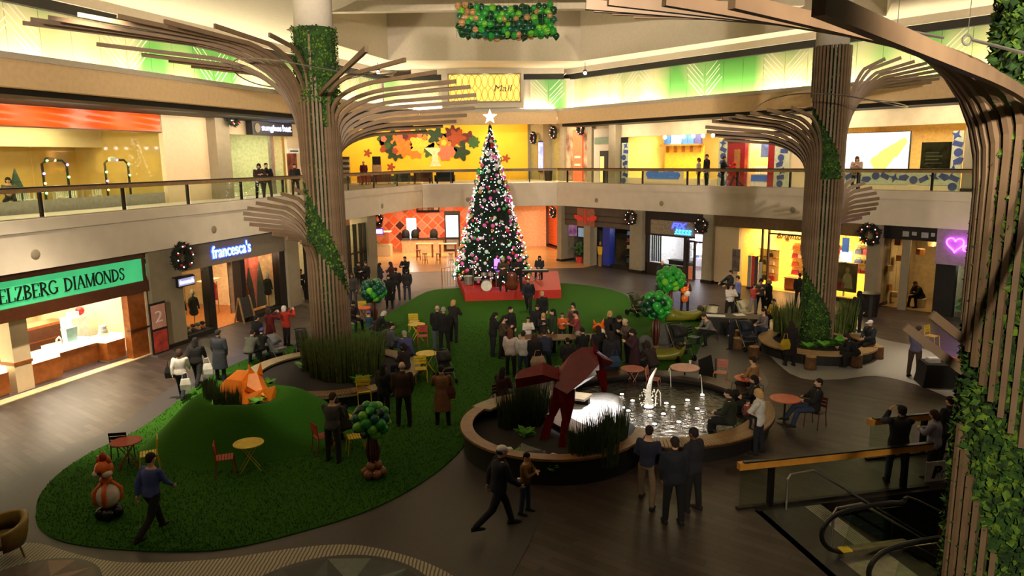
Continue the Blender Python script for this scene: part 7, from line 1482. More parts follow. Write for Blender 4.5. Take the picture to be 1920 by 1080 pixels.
# moulded olive lounge seats
M_olive = mat('olive_shell', (118, 116, 30), .35, var=.1)
def lounge(loc, rz, label):
    t = thing('olive_lounger', label, 'lounger', loc, rz); rings = []
    for k in range(9):
        u = k / 8; x_ = -.85 + 1.7 * u; h_ = .42 + .28 * (2 * u - 1) ** 2; w_ = .42 - .08 * (2 * u - 1) ** 2
        rings.append([(x_ + .12 * math.cos(a), w_ * math.sin(a), max(.02, h_ * (.5 + .5 * math.cos(a)))) for a in [i * math.pi / 6 for i in range(12)]])
    MB().loft(rings).build('shell', M_olive, t, True); MB().ball((.72, 0, .5), .26, 10, 6, (.6, 1.2, .8)).build('hollow', mat('olive_dark', (54, 50, 18), .5), t, True); return t
lounge(G3((8.01, 32.56)), .1, 'olive green moulded lounge seat with hollow end behind the black stroller'); lounge(G3((5.47, 26.04)), -.1, 'olive green moulded lounge seat under the deep green balloon tree')
# tree stump stools
M_bark = mat('stump_bark', (112, 78, 48), .8, var=.25, scale=8); M_cut = mat('stump_cut', (176, 140, 92), .7, var=.15, scale=6)
def stump(loc, label, r_=.2, h_=.46):
    t = thing('stump_stool', label, 'stool', loc); MB().lathe([(r_ * 1.05, 0), (r_, .1), (r_ * .97, h_ - .02), (r_, h_ - .01)], 14).build('log', M_bark, t, True); MB().lathe([(r_ * .94, h_ - .01), (r_ * .94, h_)], 14).build('cut_face', M_cut, t)
for p, l in (((9.31, 28.72), 'wooden stump stool behind another stump at the craft table'), ((8.86, 27.48), 'wooden stump stool by the navy coated child'), ((9.05, 26.16), 'wooden stump stool against the right planter rim'), ((13.59, 25.94), 'honey wooden stump stool on the pale floor patch'), ((12.3, 24.88), 'wooden stump stool under the dark crouching figure'), ((10.58, 24.7), 'dark wooden stump stool before the right planter'), ((13.44, 26.25), 'wooden stump stool under the person in the white cap')): stump((*p, .008), l)
# craft table and black covered table
t = thing('craft_table', 'dark cloth covered craft table with white sheets', 'table', (*(9.42, 30.1), 0), -.25); P(t, 'cloth', M_black, -1.2, 1.2, -.45, .45, 0, .74); P(t, 'top', M_dark, -1.25, 1.25, -.5, .5, .74, .77)
for k, (a, b) in enumerate(((-.75, 0), (.35, .1))): o = MB().box(-.45, .45, -.22, .22, 0, .006).build('paper_sheet', M_wbox); tag(o, ['large white sheet on the left end of the craft table', 'white sheet on the right end of the craft table'][k], 'paper'); px_, py_ = (9.42, 30.1); o.location = (px_ + a, py_ + b + .1, .77); o.rotation_euler = (0, 0, -.25 + k * .4); o.scale = (1 if k == 0 else .5, 1, 1)
t = thing('covered_table', 'table under a black cloth beside the man in patterned shirt', 'table', (*(14.33, 22.69), 0), -.2); MB().loft([[(-.95, -.45, 0), (.95, -.45, 0), (.95, .45, 0), (-.95, .45, 0)], [(-.85, -.38, .74), (.85, -.38, .74), (.85, .38, .74), (-.85, .38, .74)]]).build('cloth', M_black, t); P(t, 'top', M_black, -.86, .86, -.39, .39, .74, .76)
x, y = (14.33, 22.69)
for k in range(3): o = MB().box(-.18, .18, -.12, .12, 0, .14).box(-.16, .16, -.1, .1, .14, .16).build('craft_box', (M_wbox, VM[0], VM[3])[k]); tag(o, ['white box on the black covered table', 'red box on the black covered table', 'tan box on the black covered table'][k], 'box'); o.location = (x - .55 + k * .5, y + .1, .76)
# activity table in the middle of the crowd
t = thing('activity_table', 'long tan activity table surrounded by the crowd', 'table', (*(1.81, 26.81), .03), 0); P(t, 'top', M_bench, -1.6, 1.6, -.4, .4, .7, .75)
for sx_ in (-1, 1):
    for sy_ in (-1, 1): P(t, 'leg', M_steel, sx_ * 1.45 - .03, sx_ * 1.45 + .03, sy_ * .32 - .03, sy_ * .32 + .03, 0, .7)
# gold tub chair at the frame edge
M_gold = mat('gold_shell', (140, 112, 44), .4)
x, y = (-9.89, 12.75); t = thing('tub_chair', 'gold shell tub chair with rounded arms beside the plum medallion', 'chair', (x, y, .02), -.5); rings = []
for k in range(13):
    a = math.radians(-110 + 220 * k / 12 + 90); rr = .42; h_ = .82 - .14 * abs(k - 6) / 6
    rings.append([(rr * math.cos(a), rr * math.sin(a), .3), ((rr + .06) * math.cos(a), (rr + .06) * math.sin(a), .5), ((rr + .1) * math.cos(a), (rr + .1) * math.sin(a), h_), ((rr + .04) * math.cos(a), (rr + .04) * math.sin(a), h_ + .03), ((rr - .02) * math.cos(a), (rr - .02) * math.sin(a), h_)])
MB().loft(rings).build('shell_back', M_gold, t, True); MB().lathe([(.4, .36), (.42, .44), (.36, .46)], 20).build('seat', mat('gold_seat', (110, 92, 50), .7), t, True)
for k in range(4): a = k * 1.571 + .78; MB().tube([(.3 * math.cos(a), .3 * math.sin(a), .36), (.38 * math.cos(a), .38 * math.sin(a), 0)], .018, 6).build('leg', M_gold, t)
# strollers
def stroller(loc, rz, mc, label, sc=1., hood=True):
    t = thing('baby_stroller', label, 'stroller', loc, rz)
    for s_ in (-1, 1):
        for y_, r_ in ((-.38, .1), (.36, .13)): o = MB().lathe([(r_, -.025), (r_, .025)], 16).build('wheel', M_rubber, t); o.rotation_euler = (0, math.pi / 2, 0); o.location = (s_ * .27, y_, r_)
        MB().tube([(s_ * .25, -.38, .1), (s_ * .24, .0, .5), (s_ * .24, .42, 1.0)], .014, 6).build('frame_tube', M_steel, t); MB().tube([(s_ * .25, .36, .13), (s_ * .24, -.05, .55)], .014, 6).build('frame_tube', M_steel, t)
    MB().tube([(-.24, .42, 1.0), (0, .46, 1.02), (.24, .42, 1.0)], .02, 6).build('handle', M_rubber, t)
    MB().loft([[(-.2, -.32, .4), (.2, -.32, .4), (.2, .1, .36), (-.2, .1, .36)], [(-.22, -.34, .52), (.22, -.34, .52), (.22, .14, .5), (-.22, .14, .5)]]).build('seat', mc, t); MB().loft([[(-.2, .08, .45), (.2, .08, .45), (.2, .14, .45), (-.2, .14, .45)], [(-.2, .26, .95), (.2, .26, .95), (.2, .31, .95), (-.2, .31, .95)]]).build('backrest', mc, t)
    if hood: MB().loft([[(-.23, .28 - .34 * math.sin(a), .62 + .38 * math.cos(a)), (.23, .28 - .34 * math.sin(a), .62 + .38 * math.cos(a)), (.2, .28 - .3 * math.sin(a), .62 + .34 * math.cos(a)), (-.2, .28 - .3 * math.sin(a), .62 + .34 * math.cos(a))] for a in [i * .3 - .1 for i in range(6)]]).build('hood', mc, t, True)
    MB().box(-.2, .2, -.1, .3, .15, .28).build('basket', M_black, t); t.scale = (sc,) * 3; return t
M_st = [mat('stroller_black', (22, 22, 24), .7), mat('stroller_grey', (120, 122, 126), .6), mat('stroller_olive', (52, 60, 30), .7), mat('stroller_white', (200, 192, 160), .6)]
stroller((*(-9.04, 26.73), .01), 1.0, M_st[1], 'grey and black baby stroller behind the left planter'); stroller((*(-8.22, 27.3), .01), .4, M_st[0], 'black baby stroller next to the grey one')
stroller(G3((-5.1, 27.15)), -1.3, M_st[2], 'dark olive baby stroller among the seated families'); stroller(G3((-2.33, 23.76)), .4, M_st[0], 'dark baby stroller beside the yellow table'); stroller(G3((5.96, 33.84)), .6, M_st[2], 'olive baby stroller with pennant behind the crowd'); stroller(G3((6.26, 26.15)), .3, M_st[0], 'large black baby stroller beside the olive lounge seat', 1.25)
stroller((*(8.7, 30.82), .01), -.6, M_st[3], 'pale hooded baby stroller at the craft table'); stroller((*(10.54, 31.97), .01), .5, M_st[3], 'cream striped baby stroller at the craft table'); stroller((*(9.21, 27.46), .01), .2, mat('stroller_navy', (26, 34, 50), .7), 'navy baby stroller beside the stump stools', 1.1)
# egg shaped grey seats
for k, p in enumerate(((4.78, 25.09), (5.82, 26.84))):
    t = thing('grey_egg_chair', ['tall rounded grey seat back left of the balloon trunk', 'tall rounded grey seat back right of the balloon trunk'][k], 'chair', G3(p)); MB().loft([[(.3 * w_ * math.cos(a), .12 + .1 * math.sin(a), z_) for a in [i * math.pi / 8 for i in range(16)]] for z_, w_ in ((0, .8), (.3, 1), (.8, 1), (1.05, .8), (1.15, .35))]).build('back', mat('felt_grey', (84, 84, 82), .9), t, True); MB().box(-.28, .28, -.35, .05, .0, .4).build('seat', mat('felt_grey', (84, 84, 82)), t)
# pennant fox balloon toys
for k, (p, z_, l) in enumerate((((3.09, 25.17), 1.25, 'orange and white balloon fox head carried over the crowd'), ((8.35, 34.17), .9, 'orange balloon fox carried by the visitor near the repair shop'))):
    t = thing('balloon_toy', l, 'balloon figure', (*p, z_), .3); MB().ball((0, 0, .25), .2, 10, 6, (1.2, .8, .9)).build('head_balloon', M_bo, t, True); MB().ball((.05, -.1, .1), .16, 10, 6).build('muzzle_balloon', M_bw, t, True); MB().ball((0, 0, -.15), .18, 10, 6, (1, .8, 1.2)).build('body_balloon', M_bo, t, True)
    for s_ in (-1, 1): MB().tube([(s_ * .14, 0, .38), (s_ * .2, 0, .56)], [.07, .01], 6).build('ear_balloon', M_bo, t, True)

# ---------------------------------------------------------------- people
SKIN = [mat('skin_light', (214, 164, 132), .6, var=.04), mat('skin_tan', (180, 124, 92), .6, var=.04), mat('skin_brown', (112, 70, 50), .6, var=.04)]
M_eye = mat('eye_dark', (30, 22, 20), .4); M_lip = mat('lip', (150, 80, 72), .6)
def vox(bld, size, smooth, it=2):
    me = bld.mesh('raw', []); o = bpy.data.objects.new('raw', me); COL.objects.link(o)
    r = o.modifiers.new('r', 'REMESH'); r.mode = 'VOXEL'; r.voxel_size = size
    s_ = o.modifiers.new('s', 'SMOOTH'); s_.iterations = it; s_.factor = .5
    out = bpy.data.meshes.new_from_object(o.evaluated_get(bpy.context.evaluated_depsgraph_get())); bpy.data.objects.remove(o); bpy.data.meshes.remove(me)
    out.polygons.foreach_set('use_smooth', [True] * len(out.polygons)); return out
def cap(b, p, q, r0, r1, seg=10):
    p, q = Vector(p), Vector(q); d = (q - p); L_ = d.length
    if L_ < 1e-4: b.ball(p, r0, seg, 6); return
    d.normalize(); pts = []; rad = []
    for k in range(4): a = math.pi / 2 * (1 - k / 3); pts.append(p - d * r0 * math.sin(a)); rad.append(max(.001, r0 * math.cos(a)))
    for k in range(4): a = math.pi / 2 * k / 3; pts.append(q + d * r1 * math.sin(a)); rad.append(max(.001, r1 * math.cos(a)))
    b.tube(pts, rad, seg)
def rot(v, ax, deg): return Matrix.Rotation(math.radians(deg), 3, ax) @ Vector(v)
# pose: lean, leg swing and knee bend (L, R), arm (forward, outward, elbow, inward twist) L, R, head (yaw, pitch), sit flag
POSES = {
 'stand': dict(lean=2, legs=((3, 2), (-2, 2)), ab=4, arms=((4, 9, 12, 10), (2, 9, 14, 10)), head=(0, -6)),
 'chat': dict(lean=1, legs=((6, 5), (-4, 3)), ab=6, arms=((18, 8, 88, 40), (4, 10, 18, 10)), head=(18, -4)),
 'phone': dict(lean=5, legs=((2, 3), (-3, 3)), ab=5, arms=((32, 6, 100, 30), (28, 6, 96, 30)), head=(0, -24)),
 'walk': dict(lean=6, legs=((24, 10), (-22, 26)), ab=2, arms=((-22, 8, 18, 6), (24, 8, 28, 6)), head=(0, -4)),
 'photo': dict(lean=-2, legs=((2, 2), (-2, 2)), ab=5, arms=((62, 16, 92, 30), (62, 16, 92, 30)), head=(0, 4)),
 'wide': dict(lean=4, legs=((16, 4), (-14, 6)), ab=9, arms=((2, 14, 40, 30), (4, 14, 36, 30)), head=(10, -12)),
 'bend': dict(lean=48, legs=((14, 20), (-4, 6)), ab=6, arms=((40, 6, 30, 10), (46, 8, 24, 10)), head=(0, -10)),
 'hold': dict(lean=3, legs=((4, 4), (-3, 3)), ab=5, arms=((34, 12, 70, 45), (30, 12, 78, 45)), head=(-14, -12)),
 'out': dict(lean=2, legs=((4, 3), (-3, 3)), ab=6, arms=((30, 40, 30, 0), (20, 46, 36, 0)), head=(0, 0)),
 'sit': dict(lean=4, legs=((84, 84), (80, 82)), ab=8, arms=((26, 8, 50, 24), (22, 8, 56, 24)), head=(0, -10), sit=1),
 'sitl': dict(lean=30, legs=((86, 90), (84, 80)), ab=10, arms=((52, 6, 60, 30), (48, 6, 66, 30)), head=(0, -14), sit=1),
 'sitback': dict(lean=-6, legs=((84, 70), (88, 60)), ab=9, arms=((20, 12, 60, 30), (30, 10, 70, 36)), head=(14, 0), sit=1),
}
def skeleton(P_):
    J = {}; sit = P_.get('sit', 0); hz = .47 + .09 if sit else .93
    pel = Vector((0, 0, hz + .02)); ln = P_['lean']
    up = rot((0, 0, 1), 'X', ln)                       # lean towards -y is a positive turn about x
    fwd = rot((0, -1, 0), 'X', ln)
    J['pel'] = pel; J['waist'] = pel + up * .14; J['chest'] = pel + up * .36; J['neck'] = pel + up * .545; J['up'] = up; J['fwd'] = fwd
    yaw, pit = P_['head']; J['hdir'] = rot(rot((0, -1, 0), 'X', ln * .45 - pit * -1 * -1), 'Z', yaw); hu = rot((0, 0, 1), 'X', ln * .45 - pit * 1.0)
    J['hup'] = hu; J['head'] = J['neck'] + up * .05 + hu * .125; J['hyaw'] = yaw; J['htilt'] = ln * .45 - pit
    for i, s_ in enumerate((1, -1)):                  # left limb on +x
        sw, kn = P_['legs'][i]; ab = P_['ab']; hip = pel + Vector((s_ * .095, 0, -.02))
        th = Vector((s_ * math.sin(math.radians(ab)), -math.sin(math.radians(sw)), -math.cos(math.radians(sw)))).normalized()
        lo = Vector((s_ * math.sin(math.radians(ab * .4)), -math.sin(math.radians(sw - kn)), -math.cos(math.radians(sw - kn)))).normalized()
        k_ = hip + th * .43; an = k_ + lo * .42; J['hip', i] = hip; J['knee', i] = k_; J['ank', i] = an; J['ldir', i] = lo
        f, o_, el, tw = P_['arms'][i]; sh = J['neck'] - up * .055 + Vector((s_ * .185, 0, 0)); J['sh', i] = sh
        d = rot((0, 0, -1), 'X', -f); d = rot(d, 'Y', -s_ * o_); d = rot(d, 'X', ln * .8)
        e = sh + d * .285; fd = rot((0, 0, -1), 'X', -(f + el)); fd = rot(fd, 'Z', -s_ * -1 * -tw) if tw else fd; fd = rot(fd, 'X', ln * .8)
        fd = Vector((fd.x - s_ * math.sin(math.radians(tw)) * .6, fd.y, fd.z)).normalized() if tw else fd
        wr = e + fd * .25; J['elb', i] = e; J['wri', i] = wr; J['fdir', i] = fd
    mz = min(J['ank', i].z for i in (0, 1)) - .085
    for k in list(J):
        if k in ('up', 'fwd', 'hdir', 'hup', 'hyaw', 'htilt') or (isinstance(k, tuple) and k[0] in ('ldir', 'fdir')): continue
        J[k] = J[k] - Vector((0, 0, mz))if isinstance(J[k], Vector) else J[k]
    return J
def oval(b, c, ax, ay, az, rx, ry, rz_, seg=14, rings=8):
    rs = []
    for k in range(rings + 1):
        a = math.pi * (k + .02) / (rings + .04); rs.append([tuple(c + ax * (rx * math.sin(a) * math.cos(2 * math.pi * i / seg)) + ay * (ry * math.sin(a) * math.sin(2 * math.pi * i / seg)) - az * (rz_ * math.cos(a))) for i in range(seg)])
    b.loft(rs)
def torso_rings(J, infl, bottom=None):
    up, fw_ = J['up'], J['fwd']; X = Vector((1, 0, 0)); rs = []
    for t_, rx, ry in ((-.1, .13, .1), (-.04, .165, .118), (.06, .16, .112), (.16, .142, .1), (.28, .16, .115), (.40, .172, .122), (.47, .165, .105), (.52, .1, .075), (.56, .06, .055)):
        c = J['pel'] + up * t_; rs.append([tuple(c + X * (rx + infl) * math.cos(2 * math.pi * i / 16) + fw_ * (ry + infl) * math.sin(2 * math.pi * i / 16)) for i in range(16)])
    return rs
def hand(b, J, i):
    s_ = 1 if i == 0 else -1; w_ = J['wri', i]; d = J['fdir', i]; side = d.cross(Vector((s_, .2, .1))).normalized(); nrm = d.cross(side).normalized()
    oval(b, w_ + d * .05, side, nrm, d, .038, .02, .055, 10, 6)
    for k, l in enumerate((.07, .082, .078, .06)):
        o_ = side * (-.028 + .0187 * k); k0 = w_ + d * .085 + o_; k1 = k0 + d * l * .5 + nrm * .008; k2 = k1 + d * l * .4 + nrm * .026; cap(b, k0, k1, .0105, .0098, 6); cap(b, k1, k2, .0098, .009, 6)
    t0 = w_ + d * .03 - side * .034; t1 = t0 + d * .04 - side * .028 + nrm * .01; cap(b, t0, t1, .013, .011, 6); cap(b, t1, t1 + d * .03 + nrm * .008, .011, .0095, 6)
PM = {}
def head_axes(J):
    q = Matrix.Rotation(math.radians(J['hyaw']), 3, 'Z') @ Matrix.Rotation(math.radians(J['htilt']), 3, 'X'); return q @ Vector((1, 0, 0)), q @ Vector((0, -1, 0)), q @ Vector((0, 0, 1))
def body_mesh(pose):
    if ('body', pose) in PM: return PM['body', pose]
    J = skeleton(POSES[pose]); b = MB(); b.loft(torso_rings(J, 0)); hx, hf, hu = head_axes(J); hc = J['head']
    oval(b, hc + hu * .02 - hf * .008, hx, hf, hu, .076, .095, .104); oval(b, hc - hu * .045 + hf * .024, hx, hf, hu, .056, .064, .074)
    cap(b, hc + hf * .088 + hu * .015, hc + hf * .108 - hu * .022, .01, .016, 8); cap(b, hc + hf * .083 - hu * .062, hc + hf * .084 - hu * .064, .018, .018, 8)
    for s_ in (-1, 1): oval(b, hc + hx * s_ * .078 - hu * .005, hf, hx, hu, .02, .012, .033, 8, 5)
    cap(b, J['neck'] - J['up'] * .03, hc - hu * .07 - hf * .012, .058, .052)
    for i in (0, 1):
        cap(b, J['hip', i], J['knee', i], .083, .056); cap(b, J['knee', i], J['ank', i], .054, .038); cap(b, J['sh', i], J['elb', i], .05, .04); cap(b, J['elb', i], J['wri', i], .04, .027)
        f_ = Vector((0, -1, 0)); a = J['ank', i]; cap(b, a + Vector((0, .02, -.045)), a + f_ * .12 + Vector((0, 0, -.055)), .036, .028); hand(b, J, i)
    me = vox(b, .0145, 0, 2); me.name = 'body'
    for m_ in (SKIN[0], M_eye, M_lip): me.materials.append(m_)
    ey = [hc + hx * s_ * .033 + hf * .088 + hu * .02 for s_ in (-1, 1)]; mo = hc + hf * .092 - hu * .05
    for p in me.polygons:
        c = p.center
        if (c - ey[0]).length < .017 or (c - ey[1]).length < .017: p.material_index = 1
        elif abs((c - mo).dot(hx)) < .026 and abs((c - mo).dot(hu)) < .011 and (c - mo).length < .035: p.material_index = 2
    PM['body', pose] = me; return me
def top_mesh(pose, kind):
    key = ('top', pose, kind)
    if key in PM: return PM[key]
    J = skeleton(POSES[pose]); b = MB(); inf = {'shirt': .014, 'jacket': .032, 'coat': .034, 'vest': .016}[kind]
    rs = torso_rings(J, inf)[1 if kind == 'shirt' else 0:-1]; b.loft(rs)
    for i in (0, 1):
        r_ = inf * .8
        if kind != 'vest' or True: cap(b, J['sh', i], J['elb', i], .052 + r_, .042 + r_); cap(b, J['elb', i], J['elb', i].lerp(J['wri', i], .93), .042 + r_, .031 + r_ * .8)
        if kind in ('jacket', 'coat') and not POSES[pose].get('sit'): cap(b, J['hip', i] + Vector((0, 0, .06)), J['hip', i] + Vector((0, 0, -.06)), .105, .11)
    if kind in ('jacket', 'coat'): cap(b, J['neck'] + J['up'] * .0, J['neck'] + J['up'] * .03, .075, .07)
    if kind == 'coat' and not POSES[pose].get('sit'):
        p = J['pel']; rs = []
        for z_, rx, ry in ((.06, .2, .15), (-.15, .22, .17), (-.35, .235, .185), (-.5, .245, .195)): rs.append([(p.x + rx * math.cos(2 * math.pi * i / 16), p.y + ry * math.sin(2 * math.pi * i / 16), p.z + z_) for i in range(16)])
        b.loft(rs)
    elif kind == 'coat':
        for i in (0, 1): cap(b, J['hip', i], J['hip', i].lerp(J['knee', i], .7), .115, .095)
    me = vox(b, .02, 0, 2); me.name = 'top'; me.materials.append(SKIN[0]); PM[key] = me; return me
def trouser_mesh(pose):
    if ('tr', pose) in PM: return PM['tr', pose]
    J = skeleton(POSES[pose]); b = MB(); up = J['up']
    b.loft(torso_rings(J, .008)[:4])
    for i in (0, 1): cap(b, J['hip', i], J['knee', i], .098, .072); cap(b, J['knee', i], J['knee', i].lerp(J['ank', i], .96), .07, .06)
    me = vox(b, .02, 0, 2); me.name = 'trousers'; me.materials.append(SKIN[0]); PM['tr', pose] = me; return me
def shoe_mesh(pose, i):
    if ('sh', pose, i) in PM: return PM['sh', pose, i]
    J = skeleton(POSES[pose]); a = J['ank', i]; b = MB(); g_ = a.z - .085
    rs = []
    for y_, w_, h_ in ((.075, .02, .05), (.065, .038, .09), (.02, .045, .105), (-.04, .046, .085), (-.1, .05, .065), (-.15, .044, .05), (-.185, .02, .035)):
        rs.append([(a.x + w_ * math.cos(q), a.y + y_, max(0, g_) + h_ * .5 + h_ * .5 * math.sin(q)) for q in [2 * math.pi * k / 10 for k in range(10)]])
    b.loft(rs); me = b.mesh('shoe', SKIN[0], True); PM['sh', pose, i] = me; return me
def hair_mesh(kind):
    if ('hair', kind) in PM: return PM['hair', kind]
    b = MB(); X, Fv, Uv = Vector((1, 0, 0)), Vector((0, -1, 0)), Vector((0, 0, 1)); z = Vector((0, 0, 0))
    if kind == 'short': oval(b, Vector((0, .014, .04)), X, Fv, Uv, .085, .096, .092); oval(b, Vector((0, .05, -.01)), X, Fv, Uv, .072, .055, .075)
    elif kind == 'long':
        oval(b, Vector((0, .014, .038)), X, Fv, Uv, .09, .1, .096)
        cap(b, (0, .06, .03), (0, .085, -.2), .075, .06); cap(b, (.06, .045, .0), (.07, .05, -.2), .04, .035); cap(b, (-.06, .045, .0), (-.07, .05, -.2), .04, .035)
    elif kind == 'bob': oval(b, Vector((0, .014, .038)), X, Fv, Uv, .092, .1, .096); cap(b, (0, .05, .0), (0, .06, -.09), .085, .075); cap(b, (.07, .02, .0), (.074, .02, -.08), .034, .03); cap(b, (-.07, .02, .0), (-.074, .02, -.08), .034, .03)
    elif kind == 'cap': oval(b, Vector((0, .008, .05)), X, Fv, Uv, .09, .102, .078); b.box(-.06, .06, -.19, -.08, .045, .058)
    elif kind == 'hat': oval(b, Vector((0, .012, .05)), X, Fv, Uv, .092, .104, .09); oval(b, Vector((0, .012, .02)), X, Fv, Uv, .1, .112, .03); b.ball((0, .01, .15), .03, 8, 6)
    elif kind == 'hood': oval(b, Vector((0, .03, .0)), X, Fv, Uv, .11, .11, .15)
    elif kind == 'thin': oval(b, Vector((0, .03, .0)), X, Fv, Uv, .083, .08, .075)
    me = vox(b, .014, 0, 1); me.name = 'hair'; me.materials.append(SKIN[0]); PM['hair', kind] = me; return me
CM = {}
def cloth(rgb):
    k = tuple(rgb)
    if k not in CM: CM[k] = mat('cloth_%d_%d_%d' % k, rgb, .9, var=.1, scale=9)
    return CM[k]
def own(o, m_):
    for i, s_ in enumerate(o.material_slots):
        if i == 0: s_.link = 'OBJECT'; s_.material = m_
HAIRC = {'black': (20, 16, 15), 'brown': (58, 38, 26), 'dark': (34, 24, 20), 'blond': (190, 150, 96), 'grey': (150, 145, 140), 'white': (205, 200, 192), 'auburn': (96, 50, 28)}
def person(loc, face, pose, top, trou, label, h=1.75, kind='shirt', hair='short', hc='dark', skin=0, shoes=(20, 18, 18), seat=None):
    # face: bearing in degrees the person looks along (0 = +x, 90 = away from the camera)
    rz = math.radians(face + 90); s_ = h / 1.75; J = skeleton(POSES[pose])
    z = loc[2] if len(loc) > 2 else 0.
    if seat is not None:                               # put the seat of the trousers on the given height
        z = seat - (J['pel'].z - .115) * s_
    o = link('person', body_mesh(pose), None, (loc[0], loc[1], z), rz, (s_ * 1.1, s_ * 1.12, s_)); tag(o, label, 'person'); own(o, SKIN[skin])
    c = link({'shirt': 'shirt', 'jacket': 'jacket', 'coat': 'coat', 'vest': 'waistcoat'}[kind], top_mesh(pose, kind), o); own(c, cloth(top))
    c = link('trousers', trouser_mesh(pose), o); own(c, cloth(trou))
    for i in (0, 1): c = link('shoe', shoe_mesh(pose, i), o); own(c, cloth(shoes))
    if hair != 'bald':
        nm = {'cap': 'cap', 'hat': 'knit_hat', 'hood': 'hood'}.get(hair, 'hair'); c = link(nm, hair_mesh(hair), o); c.location = J['head']; hx, hf, hu = head_axes(J)
        c.rotation_euler = Matrix((hx, -hf, hu)).transposed().to_euler(); own(c, cloth(HAIRC.get(hc, hc) if isinstance(hc, str) else hc))
        if hair in ('cap', 'hat'): c2 = link('hair', hair_mesh('thin'), o); c2.location = J['head']; c2.rotation_euler = c.rotation_euler; own(c2, cloth(HAIRC['dark']))
    return o
def bag(loc, mc, label, w_=.34, h_=.3, rz=0., z=.0):
    t = thing('hand_bag', label, 'bag', (loc[0], loc[1], z), rz); MB().loft([[(-w_ / 2, -.07, 0), (w_ / 2, -.07, 0), (w_ / 2, .07, 0), (-w_ / 2, .07, 0)], [(-w_ * .55, -.08, h_ * .5), (w_ * .55, -.08, h_ * .5), (w_ * .55, .08, h_ * .5), (-w_ * .55, .08, h_ * .5)], [(-w_ * .4, -.04, h_), (w_ * .4, -.04, h_), (w_ * .4, .04, h_), (-w_ * .4, .04, h_)]]).build('bag_body', mc, t); MB().tube([(-w_ * .3, 0, h_), (-w_ * .2, 0, h_ + .2), (w_ * .2, 0, h_ + .2), (w_ * .3, 0, h_)], .012, 5).build('handle', mc, t); return t
K = (20, 19, 21); NV = (26, 28, 40); JN = (44, 54, 78); GY = (92, 92, 92); WH = (205, 200, 195); BK2 = (34, 30, 30); BRN = (70, 50, 40); WINE = (62, 24, 28)
